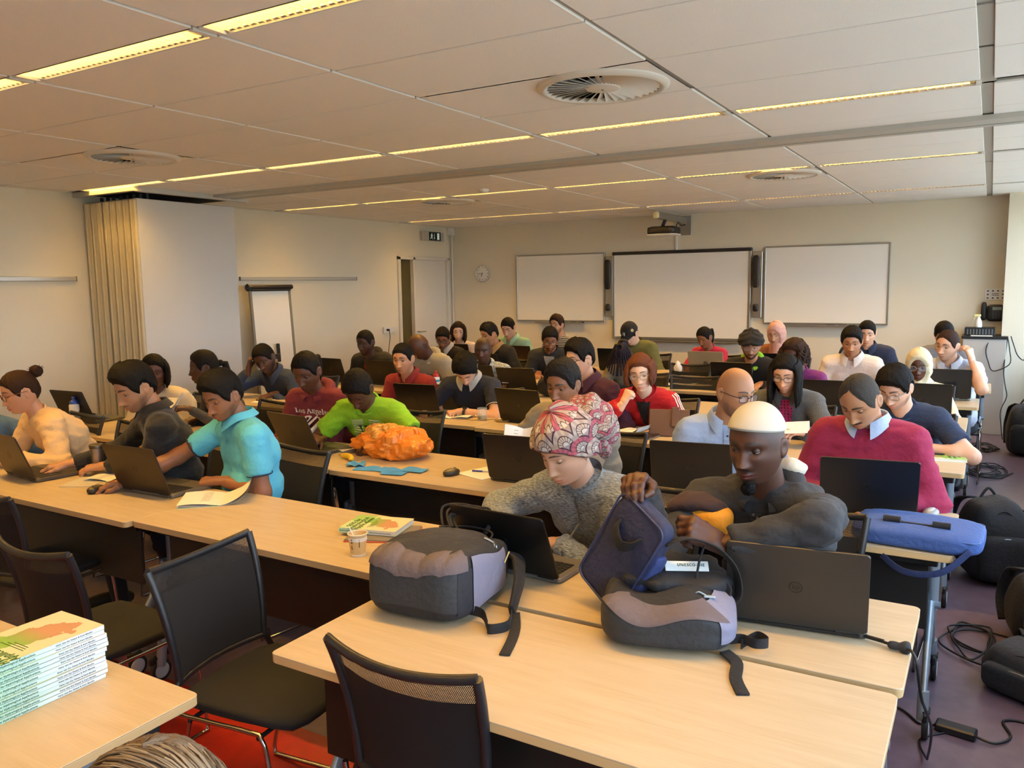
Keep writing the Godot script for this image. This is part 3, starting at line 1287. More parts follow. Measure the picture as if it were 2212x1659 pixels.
func locks(K: Skull, b: MB, down: Vector3, L: float, a0: float, n: int, y0: float, r: float, spread := 0.0, curl := 0.0) -> void:
	for s in [-1.0, 1.0]:
		for i in n:
			var ph: float = s * lerpf(a0, PI, (i + 0.5) / n)
			var p := K.at(sin(ph), cos(ph), y0 / 0.118)
			var out := Vector3(p.x, 0, p.z).normalized()
			p += out * 0.008
			var j := hn.get_noise_2d(i * 37.0, s * 90.0)
			var len := L * (1.0 + 0.12 * j)
			var pts := [p + Vector3(0, 0.03, 0) - out * 0.012, p + out * 0.006]
			var m := 5
			for q in m:
				var u := (q + 1.0) / m
				pts.append(p + out * (0.010 + spread * u) + down * len * u + Vector3(sin(u * 9.0 + i) * curl, 0, cos(u * 8.0 + i * 2.0) * curl))
			var rr := []
			for q in pts.size():
				rr.append(r * (1.0 if q < pts.size() - 2 else (0.9 if q == pts.size() - 2 else 0.35)))
			b.tube(pts, rr, 6)

func hair_mesh(K: Skull, q: Dictionary, hb: Basis) -> MB:
	var st: String = q.hair
	var T: float = q.get("vol", 0.016) * (1.35 if st in ["short", "quiff", "curly"] and q.get("vol", 0.016) > 0.01 else 1.0)
	var up: float = q.get("line", 0.0)
	var sd: float = q.get("seed", 1.0) * 13.7
	var down := hb.inverse() * Vector3(0, -1, 0)
	hn.frequency = 0.9
	var fuzz: float = 0.0035
	match st:
		"curly", "afro": fuzz = 0.006
		"short", "quiff": fuzz = 0.0055
		"buzz": fuzz = 0.001
	fuzz = minf(fuzz, T * 0.45)
	var fr := 26.0 if st in ["curly", "afro"] else 9.0
	var b := cap_shell(K,
		func(ph: float) -> float: return lut(LINE, absf(ph)) + up * (1.0 - clampf(absf(ph), 0.0, 1.0)) + 0.0035 * hn.get_noise_2d(ph * 22.0, sd),
		func(ph: float, p: Vector3) -> float:
			var top := clampf(p.y / 0.11, 0.0, 1.0)
			var side := 0.45 + 0.55 * top
			var front := 1.0 + (0.35 * maxf(cos(ph), 0.0) * top if st in ["short", "quiff", "long"] else 0.0)
			var nz := hn.get_noise_3d(ph * fr + sd, p.y * (160.0 if fr > 20 else 35.0), p.z * 40.0)
			return T * side * front + fuzz * nz,
		96 if q.fine else 72, 44 if q.fine else 32, 0.02)
	match st:
		"long":
			locks(K, b, down, q.get("len", 0.17), q.get("open", 1.0), 16, 0.045, 0.0145, 0.004, 0.003)
			locks(K, b, down, q.get("len", 0.17) * 0.96, q.get("open", 1.0) + 0.1, 12, 0.02, 0.0135, -0.012, 0.003)
		"curlylong":
			locks(K, b, down, q.get("len", 0.14), 0.9, 18, 0.05, 0.013, 0.022, 0.010)
			locks(K, b, down, q.get("len", 0.14) * 0.8, 1.0, 16, 0.07, 0.013, 0.03, 0.011)
		"bun":
			b.sbox(Vector3(0, 0.085, -0.115), Vector3(0.038, 0.036, 0.036), 2.0, 18, 12, func(p: Vector3) -> Vector3: return p * (1.0 + 0.16 * hn.get_noise_3dv(p * 55.0)))
			for i in 14:
				var a := i * 2.4
				b.tube([Vector3(0, 0.085, -0.115), Vector3(cos(a) * 0.04, 0.10 + 0.03 * sin(a * 1.3), -0.12 + 0.03 * sin(a)), Vector3(cos(a) * 0.062, 0.105 + 0.045 * sin(a * 1.3), -0.115 + 0.045 * sin(a))], [0.003, 0.002, 0.0008], 4)
		"ponytail":
			b.sbox(Vector3(0, 0.02, -0.118), Vector3(0.024, 0.024, 0.024), 2.0, 14, 8)
			var pp := [Vector3(0, 0.02, -0.115), Vector3(0, 0.01, -0.15)]
			for i in 4:
				pp.append(Vector3(0.004 * i, 0.0, -0.155) + down * 0.035 * (i + 1))
			b.tube(pp, [0.016, 0.026, 0.03, 0.028, 0.02, 0.006], 10)
		"braids":
			for s in [-1.0, 1.0]:
				for i in 11:
					var ph: float = s * lerpf(0.05, 2.9, i / 10.0)
					var pts := []
					for e in 5:
						var dy := lerpf(0.62, 0.97, e / 4.0)
						var h := lerpf(ph, s * 2.9, (e / 4.0) * 0.25)
						var pt := K.at(sin(h), cos(h), dy)
						pts.append(pt * 1.12 + Vector3(0, 0.008, 0))
					pts.reverse()
					var endp: Vector3 = pts[-1]
					var o2 := Vector3(endp.x, 0, endp.z).normalized()
					for e in 4:
						pts.append(endp + o2 * 0.012 * (e + 1) + down * 0.028 * (e + 1))
					b.tube(pts, 0.0078, 6)
			b.sbox(Vector3(0, 0.06, -0.11), Vector3(0.05, 0.04, 0.035), 2.0, 14, 10)
	return b

# ------------------------------------------------ hands
var hand_cache := {}

func hand_mesh(pose: String, side: float, fine: bool) -> MB:
	var key := "%s %d %s" % [pose, int(side), fine]
	if hand_cache.has(key):
		return hand_cache[key]
	var F := Field.new()
	F.k = 0.009
	var curl := {"type": [22, 38, 22], "flat": [6, 10, 6], "pinch": [58, 62, 30], "fist": [80, 92, 55], "hold": [42, 35, 20], "mouse": [16, 22, 14]}
	var cu: Array = curl[pose]
	var kx := [0.030, 0.0105, -0.0095, -0.028]
	var ky := [0.000, 0.003, 0.001, -0.003]
	var kz := [0.086, 0.089, 0.085, 0.078]
	var ln := [[0.041, 0.026, 0.021], [0.045, 0.030, 0.022], [0.042, 0.028, 0.021], [0.033, 0.021, 0.018]]
	for f in 4:
		var base := Vector3(kx[f] * side, ky[f], kz[f])
		F.bone(Vector3(kx[f] * 0.45 * side, 0, 0.012), base, 0.0165, 0.0125)
		var a := 0.0
		var p := base
		for s in 3:
			var c: float = cu[s]
			if pose == "pinch" and f == 0:
				c = [42.0, 55.0, 35.0][s]
			a += deg_to_rad(c + f * (3.0 if pose != "flat" else 0.0))
			var d := Vector3((kx[f] * 1.2 if pose in ["flat", "type", "mouse"] else -kx[f] * 0.5) * side, -sin(a), cos(a)).normalized()
			var q: Vector3 = p + d * ln[f][s]
			F.bone(p, q, [0.0096, 0.0086, 0.0078][s] - (0.0012 if f == 3 else 0.0), [0.0086, 0.0078, 0.0068][s] - (0.0012 if f == 3 else 0.0))
			p = q
	# thumb leaves the side of the palm
	var t0 := Vector3(0.020 * side, -0.006, 0.022)
	var t1 := Vector3(0.044 * side, -0.014, 0.050)
	var t2 := Vector3(0.055 * side, -0.020, 0.080)
	var t3 := Vector3(0.056 * side, -0.024, 0.106)
	if pose in ["pinch", "hold", "fist"]:
		t1 = Vector3(0.040 * side, -0.022, 0.050)
		t2 = Vector3(0.044 * side, -0.044, 0.076)
		t3 = Vector3(0.034 * side, -0.058, 0.098)
	F.bone(t0, t1, 0.017, 0.0125)
	F.bone(t1, t2, 0.0118, 0.0100)
	F.bone(t2, t3, 0.0098, 0.0078)
	# wrist
	for s in [-1.0, 1.0]:
		F.bone(Vector3(s * 0.010, 0, -0.045), Vector3(s * 0.012, 0, 0.02), 0.021, 0.0185)
	var b := MB.new()
	F.build(b, 0.0035 if fine else 0.0055)
	hand_cache[key] = b
	return b

func ik(S: Vector3, W: Vector3, a: float, b: float, pole: Vector3) -> Array:
	var d := W - S
	var L := d.length()
	if L > (a + b) * 0.995:
		W = S + d.normalized() * (a + b) * 0.995
		d = W - S
		L = d.length()
	var n := d.normalized()
	var x := (a * a - b * b + L * L) / (2.0 * L)
	var h := sqrt(maxf(a * a - x * x, 0.0))
	var p := (pole - n * pole.dot(n)).normalized()
	return [S + n * x + p * h, W]

# a point of the chest frame dropped on to the garment
func drop(F: Field, o: Vector3, fw: Vector3, lift := 0.0025) -> Vector3:
	var t := 0.0
	var p := o + fw * 0.35
	for i in 40:
		var d := F.at(p)
		if d < 0.0008 or t > 0.6:
			break
		p -= fw * maxf(d * 0.8, 0.0008)
		t += d * 0.8
	return p + fw * lift

func patch(F: Field, C: Transform3D, poly: PackedVector2Array, cell: float, b: MB, lift := 0.0025) -> void:
	var lo := poly[0]
	var hi := poly[0]
	for p in poly:
		lo = lo.min(p)
		hi = hi.max(p)
	var nx := maxi(int(ceil((hi.x - lo.x) / cell)), 1)
	var ny := maxi(int(ceil((hi.y - lo.y) / cell)), 1)
	for j in ny:
		for i in nx:
			var q := PackedVector2Array([lo + Vector2(i, j) * cell, lo + Vector2(i + 1, j) * cell, lo + Vector2(i + 1, j + 1) * cell, lo + Vector2(i, j + 1) * cell])
			for pl in Geometry2D.intersect_polygons(q, poly):
				if pl.size() < 3:
					continue
				if not Geometry2D.is_polygon_clockwise(pl):
					pass
				else:
					pl.reverse()
				var o := b.v.size()
				for p in pl:
					b.add(drop(F, C * Vector3(p.x, p.y, 0), C.basis.z, lift), p)
				for k in range(1, pl.size() - 1):
					b.tri(o, o + k, o + k + 1)

func print_text(F: Field, C: Transform3D, s: String, at: Vector2, h: float, b: MB, font: Font = null, lift := 0.003) -> void:
	var tm := TextMesh.new()
	tm.text = s
	if font != null:
		tm.font = font
	tm.font_size = 64
	tm.pixel_size = h / 64.0
	tm.depth = 0.0
	tm.curve_step = 2.0
	var A := tm.get_mesh_arrays()
	var V: PackedVector3Array = A[Mesh.ARRAY_VERTEX]
	var I: PackedInt32Array = A[Mesh.ARRAY_INDEX]
	var o := b.v.size()
	for p in V:
		b.add(drop(F, C * Vector3(at.x + p.x, at.y + p.y, 0), C.basis.z, lift))
	for i in I:
		b.ix.append(o + i)

var fold_noise := FastNoiseLite.new()

func cloth_mat(key: String, col: String, rough := 0.9) -> StandardMaterial3D:
	if mats.has("cloth_" + key):
		return mats["cloth_" + key]
	if not mats.has("weave"):
		var d := StandardMaterial3D.new()
		d.normal_texture = noise_tex(0.045, 256, [], true, 5.0, 4, 21)
		mats["weave"] = d
	return mat("cloth_" + key, hexc(col), rough, 0.0, {"normal_enabled": true, "normal_texture": mats["weave"].normal_texture, "normal_scale": 0.35, "uv1_triplanar": true, "uv1_scale": Vector3(3.2, 3.2, 3.2), "rim_enabled": true, "rim": 0.25, "rim_tint": 0.6})

func skin_mat() -> StandardMaterial3D:
	return mat("skin", Color(1, 1, 1), 0.52, 0.0, {"vertex_color_use_as_albedo": true, "subsurf_scatter_enabled": true, "subsurf_scatter_strength": 0.06})

func hair_mat(key: String, col: Color) -> StandardMaterial3D:
	if not mats.has("hairn"):
		var d := StandardMaterial3D.new()
		d.normal_texture = noise_tex(0.11, 256, [], true, 6.0, 3, 31)
		mats["hairn"] = d
	return mat("hair_" + key, col, 0.72, 0.0, {"metallic_specular": 0.3, "normal_enabled": true, "normal_texture": mats["hairn"].normal_texture, "normal_scale": 0.5, "uv1_triplanar": true, "uv1_scale": Vector3(9, 3, 9)})

const SKINS := {"dark": "4a2c20", "dark2": "5a3626", "brown": "8a5a3e", "tan": "b07e5c", "olive": "bd8a68", "light": "d0a184", "pale": "ddb79c"}

func person(q: Dictionary) -> Node3D:
	var s: float = q.get("s", 1.0)
	var fem: float = 1.0 if q.get("fem", false) else 0.0
	var yaw := deg_to_rad(q.get("yaw", 0.0))
	var H: Vector3 = q.H
	var rear: float = ROW_R[q.row]
	var fine: bool = q.get("fine", false)
	q.fine = fine
	var mid: bool = q.get("mid", fine)
	q.skin = lin(SKINS[q.skin]) if q.skin is String else q.skin
	var Ry := Basis(Vector3.UP, yaw)
	var fw := Ry * Vector3(0, 0, 1)
	var hbw := Basis(Vector3.UP, deg_to_rad(q.get("hy", q.get("yaw", 0.0)))) * Basis(Vector3.RIGHT, deg_to_rad(q.get("hp", 15.0))) * Basis(Vector3.BACK, deg_to_rad(q.get("hr", 0.0)))
	var Nw := H + hbw * Vector3(0, -0.085, -0.032) * s + (Vector3(0, -0.072, 0) - fw * 0.030) * s
	var Ls := 0.50 * s
	var py := 0.56
	var dy := Nw.y - py
	var dz := clampf(sqrt(maxf(Ls * Ls - dy * dy, 0.0)), 0.02, 0.34)
	var Pw := Nw - fw * dz
	if not q.get("free", false):
		Pw.z = minf(Pw.z, rear - 0.15)
		Pw.z = maxf(Pw.z, Nw.z - 0.42)
	var org := Vector3(Pw.x, 0, Pw.z)
	var o := thing("person", q.label, "person", org, yaw, "seated course participants")
	var inv := Transform3D(Ry, org).affine_inverse()
	var N := inv * Nw
	var P := Vector3(0, py, 0)
	var Hl := inv * H
	var hb := Ry.inverse() * hbw
	var J := Hl + hb * Vector3(0, -0.060, -0.022) * s
	var sw := (0.155 if fem > 0 else 0.176) * s
	var g: float = (0.90 if fem > 0 else 1.0) * s * q.get("bulk", 1.0)
	var U := (N - P).normalized()
	var Sc := N - U * 0.055 * s
	var reach: float = q.get("reach", 0.0)
	var S := [Sc + Vector3(-sw, -0.005, 0.012 + reach), Sc + Vector3(sw, -0.005, 0.012 + reach)]   # right, left
	# arms
	var tz: float = (inv * Vector3(org.x, 0, rear)).z
	var E := []
	var W := []
	var hd := []
	var dorsal := []
	var pose := []
	for i in 2:
		var sd := -1.0 if i == 0 else 1.0
		var spec = q.get("ra" if i == 0 else "la", null)
		var w := Vector3(sd * 0.11, 0.785, maxf(tz + 0.12, S[i].z + 0.12))
		var dir := Vector3(-sd * 0.25, -0.15, 1.0)
		var dor := Vector3(0, 1, 0)
		var ps := "type"
		var pole := Vector3(sd * 0.75, -0.6, -0.5)
		if spec != null:
			w = inv * (spec[0] as Vector3)
			dir = Ry.inverse() * (spec[1] as Vector3)
			dor = Ry.inverse() * (spec[2] as Vector3)
			ps = spec[3]
			if spec.size() > 4:
				pole = Ry.inverse() * (spec[4] as Vector3)
		var r := ik(S[i], w, 0.285 * s, 0.25 * s, pole)
		E.append(r[0])
		W.append(r[1])
		hd.append(dir.normalized())
		dorsal.append(dor)
		pose.append(ps)
	# body: neck, trunk, arms and hands in one mesh with the head
	var body := MB.new()
	body.col = q.skin
	var B := Field.new()
	B.k = 0.03
	var nr := (0.047 if fem > 0 else 0.055) * s
	B.bone(J, N, nr, nr * 1.08)
	B.bone(N - U * 0.02, P.lerp(N, 0.72) + Vector3(0, 0, -0.025), 0.056 * g, 0.06 * g)
	B.bone(P.lerp(N, 0.72) + Vector3(0, 0, -0.025), P, 0.06 * g, 0.07 * g)
	var short: bool = q.get("sleeve", "long") == "short"
	for i in 2:
		B.bone(N - U * 0.05, S[i], 0.042 * g, 0.044 * g)
		B.bone(S[i], E[i], 0.044 * g, 0.038 * g)
		B.bone(E[i], E[i].lerp(W[i], 0.35), 0.038 * g, 0.037 * g)
		B.bone(E[i].lerp(W[i], 0.35), W[i], 0.037 * g, 0.0255 * s)
	B.build(body, 0.010 if fine else (0.0125 if mid or short else 0.016))
	var K := Skull.new()
	K.fem = fem
	K.jaw = q.get("jaw", 0.0)
	K.nose = q.get("nose", 1.0 if fem == 0 else 0.85)
	K.lips = q.get("lips", 1.0)
	var hm := head_mesh(K, q, mid)
	var HT := Transform3D(hb.scaled_local(Vector3(s, s, s)), Hl)
	body.join(hm, HT)
	for i in 2:
		var z: Vector3 = hd[i]
		var y: Vector3 = (dorsal[i] - z * z.dot(dorsal[i])).normalized()
		var x := y.cross(z)
		var hs: float = s * (0.9 if fem > 0 else 1.0)
		var hmesh := hand_mesh(pose[i], 1.0 if i == 0 else -1.0, mid)
		hmesh.recolor(q.skin)
		body.join(hmesh, Transform3D(Basis(x, y, z).scaled_local(Vector3(hs, hs, hs)), W[i] + z * 0.012))
	put("body", body, skin_mat(), o)
	# garment
	var G := Field.new()
	G.k = 0.034
	var gb: float = q.get("loose", 0.0)
	var belly: float = q.get("belly", 0.0)
	var bow := -0.03
	var m1 := P.lerp(N, 0.36) + Vector3(0, 0, bow * 0.6)
	var m2 := P.lerp(N, 0.68) + Vector3(0, 0, bow)
	var m3 := P.lerp(N, 0.86) + Vector3(0, 0, bow * 0.5)
	var wx: float = 0.062 * g
	G.bone(P + Vector3(-wx * 1.1, 0.0, 0), P + Vector3(wx * 1.1, 0.0, 0), 0.122 * g + gb, 0.122 * g + gb)
	G.bone(m1 + Vector3(-wx, 0, belly * 0.5), m1 + Vector3(wx, 0, belly * 0.5), 0.112 * g + gb + belly, 0.112 * g + gb + belly)
	G.bone(m2 + Vector3(-wx * 1.25, 0, 0), m2 + Vector3(wx * 1.25, 0, 0), 0.111 * g + gb, 0.111 * g + gb)
	G.bone(m3 + Vector3(-wx * 1.5, 0, 0), m3 + Vector3(wx * 1.5, 0, 0), 0.083 * g + gb, 0.083 * g + gb)
	if fem > 0:
		for t in [-1.0, 1.0]:
			G.bone(m2 + Vector3(t * 0.06, 0.0, 0.075), m2 + Vector3(t * 0.06, 0.0, 0.08), 0.058 * g, 0.058 * g)
	var sk := gb * 0.6
	for i in 2:
		G.bone(N - U * 0.035, S[i], 0.052 * g + sk, 0.058 * g + sk)
		G.bone(N + Vector3(0, -0.018, -0.02), N.lerp(S[i], 0.6) - U * 0.005, 0.050 * g, 0.046 * g)
		if short:
			G.bone(S[i], S[i].lerp(E[i], 0.66), 0.062 * g + sk, 0.060 * g + sk, 1)
		else:
			G.bone(S[i], E[i], 0.059 * g + sk, 0.050 * g + sk)
			var cut: float = q.get("cuff", 0.93)
			G.bone(E[i], E[i].lerp(W[i], cut), 0.050 * g + sk, 0.036 * g + sk * 1.2, 1)
	fold_noise.seed = 7
	fold_noise.frequency = 1.0
	fold_noise.fractal_octaves = 2
	G.noise = fold_noise
	G.amp = q.get("fold", 0.006)
	G.nscale = Vector3(9, 20, 9)
	var gar := MB.new()
	G.build(gar, 0.0095 if fine else (0.012 if mid else 0.016))
	var gm: Material = q.top
	put(q.get("garment", "shirt"), gar, gm, o)
	# legs
	var Lg := Field.new()
	Lg.k = 0.04
	for t in [-1.0, 1.0]:
		var hip := P + Vector3(t * 0.085, -0.02, 0.02)
		var knee := Vector3(t * 0.12, 0.53, 0.42)
		var ank := Vector3(t * 0.12, 0.10, 0.36)
		Lg.bone(P + Vector3(0, -0.01, -0.02), hip, 0.10, 0.085)
		Lg.bone(hip, knee, 0.082, 0.062)
		Lg.bone(knee, ank, 0.060, 0.042)
	var leg := MB.new()
	Lg.build(leg, 0.02)
	put("trousers", leg, q.get("legs", cloth_mat("trouser", "1d2230")), o)
	for t in [-1.0, 1.0]:
		var sh := MB.new()
		sh.sbox(Vector3(t * 0.12, 0.045, 0.41), Vector3(0.043, 0.045, 0.135), 2.6, 16, 10, func(p: Vector3) -> Vector3: return Vector3(p.x, p.y * (1.0 if p.z < 0.02 else 1.0 - 2.6 * (p.z - 0.02)), p.z))
		put("shoe", sh, mat("shoe", hexc("17161a"), 0.6), o)
	# chest frame for collars and prints
	var fwd := Vector3.RIGHT.cross(U).normalized()
	var C := Transform3D(Basis(Vector3.RIGHT, U, fwd), P.lerp(N, 0.70))
	var ctx := {"o": o, "G": G, "C": C, "N": N, "U": U, "F": fwd, "s": s, "g": g, "K": K, "HT": HT, "H": Hl, "hb": hb, "S": S, "E": E, "W": W, "q": q, "J": J}
	if q.get("hair", "") != "":
		var hr := hair_mesh(K, q, hbw if false else hb)
		var hx := MB.new()
		hx.join(hr, HT)
		put("hair", hx, q.get("hair_mat", hair_mat("black", hexc("0d0a09"))), o)
	if q.get("glasses", "") != "":
		glasses(ctx, q.glasses)
	match q.get("collar", ""):
		"polo": collar(ctx, q.get("collar_mat", gm), 0.034)
		"shirt": collar(ctx, q.get("collar_mat", gm), 0.042)
		"crew": crew(ctx, q.get("collar_mat", gm))
		"hood": hood(ctx, q.get("collar_mat", gm))
		"stand": stand(ctx, q.get("collar_mat", gm))
	return_ctx = ctx
	return o

var return_ctx := {}

func glasses(c: Dictionary, col: String) -> void:
	var b := MB.new()
	b.xf = c.HT
	var z := 0.098
	for s in [-1.0, 1.0]:
		var ring := []
		for i in 21:
			var a := TAU * i / 20.0
			var r := 1.0 / pow(pow(absf(cos(a)), 3.0) + pow(absf(sin(a)), 3.0), 1.0 / 3.0)
			ring.append(Vector3(s * 0.033 + cos(a) * r * 0.0235, 0.001 + sin(a) * r * 0.0165, z - absf(s * 0.033 + cos(a) * r * 0.0235) * 0.12))
		b.tube(ring, 0.0016, 6, false)
		b.tube([Vector3(s * 0.057, 0.008, z - 0.006), Vector3(s * 0.076, 0.010, 0.05), Vector3(s * 0.080, 0.008, -0.01), Vector3(s * 0.078, -0.008, -0.028)], 0.0016, 6)
	b.tube([Vector3(-0.0095, 0.004, z), Vector3(0, 0.007, z + 0.002), Vector3(0.0095, 0.004, z)], 0.0015, 6)
	var g := put("glasses", b, mat("glasses_" + col, hexc(col), 0.3, 0.4), c.o)
	var L := MB.new()
	L.xf = c.HT
	for s in [-1.0, 1.0]:
		var o := L.v.size()
		L.add(Vector3(s * 0.033, 0.001, z - 0.0045))
		for i in 20:
			var a := TAU * i / 20.0
			L.add(Vector3(s * 0.033 + cos(a) * 0.023, 0.001 + sin(a) * 0.016, z - absf(s * 0.033 + cos(a) * 0.023) * 0.12))
		for i in 20:
			L.tri(o, o + 1 + i, o + 1 + (i + 1) % 20)
	put("lens", L, mat("lens", Color(0.9, 0.95, 1.0, 0.08), 0.03, 0.0, {"transparency": BaseMaterial3D.TRANSPARENCY_ALPHA}), g)

# folded collar round the neck, open at the front, with two points
func collar(c: Dictionary, m: Material, h: float) -> void:
	var b := MB.new()
	var s: float = c.s * (0.9 if c.K.fem > 0 else 1.0)
	var cen: Vector3 = c.N + c.U * 0.034 * s + c.F * 0.004
	var X := Vector3.RIGHT
	var F: Vector3 = c.F
	var U: Vector3 = c.U
	b.grid(40, 6, func(u: float, v: float) -> Vector3:
		var a := lerpf(-2.86, 2.86, u) + PI
		var front := pow(maxf(-cos(a + PI) * -1.0, 0.0), 2.0) if false else pow(maxf(cos(a), 0.0), 3.0)
		var r := 0.071 * s
		var d := X * sin(a) * r + F * cos(a) * r * 1.02
		var drop_ := front * 0.030 * s
		# v 0 inner bottom, .45 fold, 1 outer tip
		var up := 0.0
		var out := 0.0
		if v < 0.45:
			up = lerpf(-0.006, h * 0.75, v / 0.45)
			out = 0.0
		else:
			var t := (v - 0.45) / 0.55
			up = lerpf(h * 0.75, -h * 0.35 - front * 0.030, t)
			out = lerpf(0.003, 0.030 + front * 0.022, t)
		return cen + d * (1.0 + out / r) + U * (up * s - drop_), false)
	put("collar", b, m, c.o)

func crew(c: Dictionary, m: Material) -> void:
	var b := MB.new()
	var s: float = c.s * (0.88 if c.K.fem > 0 else 1.0)
	var ring := []
	for i in 29:
		var a := TAU * i / 28.0
		ring.append(c.N + c.U * (0.010 - 0.028 * cos(a)) * s + Vector3.RIGHT * sin(a) * 0.076 * s + c.F * (cos(a) * 0.072 + 0.006) * s)
	b.tube(ring, 0.0085 * s, 7, false)
	put("neckband", b, m, c.o)

func hood(c: Dictionary, m: Material) -> void:
	var b := MB.new()
	var s: float = c.s
	b.grid(36, 12, func(u: float, v: float) -> Vector3:
		var a := lerpf(-2.75, 2.75, u)
		var bk := 0.5 + 0.5 * cos(a)
		var r := (0.078 + 0.012 * bk) * s
		var tr := (0.018 + 0.016 * bk) * s
		var th := TAU * v
		var cen: Vector3 = c.N + Vector3.RIGHT * sin(a) * r - c.F * cos(a) * r + c.U * (0.012 * bk - 0.02 * (1.0 - bk)) * s
		var out: Vector3 = (Vector3.RIGHT * sin(a) - c.F * cos(a)).normalized()
		return cen + out * cos(th) * tr * 1.2 + c.U * sin(th) * tr, false)
	put("hood", b, m, c.o)

func stand(c: Dictionary, m: Material) -> void:
	var b := MB.new()
	var s: float = c.s
	b.grid(36, 4, func(u: float, v: float) -> Vector3:
		var a := lerpf(-2.9, 2.9, u)
		var r := (0.070 + 0.004 * v + (0.006 if v > 0.5 else 0.0)) * s
		return c.N + Vector3.RIGHT * sin(a) * r - c.F * cos(a) * r + c.U * (lerpf(-0.02, 0.045, v) - 0.012 * (0.5 - 0.5 * cos(a))) * s)
	put("collar", b, m, c.o)

# ---------------------------------------------------------------- things on the walls
func flat_text(s: String, h: float, parent: Node, m: Material, xf: Transform3D, called := "lettering", weight := 400) -> void:
	var tm := TextMesh.new()
	tm.text = s
	var f := SystemFont.new()
	f.font_names = PackedStringArray(["Droid Sans"])
	f.font_weight = weight
	tm.font = f
	tm.font_size = 48
	tm.pixel_size = h / 48.0
	tm.depth = 0.0006
	tm.curve_step = 3.0
	var o := inst(called, tm, m, parent)
	o.transform = xf

func at_z(x: float, y: float, z: float) -> Transform3D:
	return Transform3D(Basis(), Vector3(x, y, z))

func frame_box(b: MB, w: float, h: float, t: float, d: float) -> void:
	for s in [-1.0, 1.0]:
		b.box(Vector3(s * (w / 2 - t / 2), 0, 0), Vector3(t, h, d), 0.003)
		b.box(Vector3(0, s * (h / 2 - t / 2), 0), Vector3(w - 2 * t, t, d), 0.003)

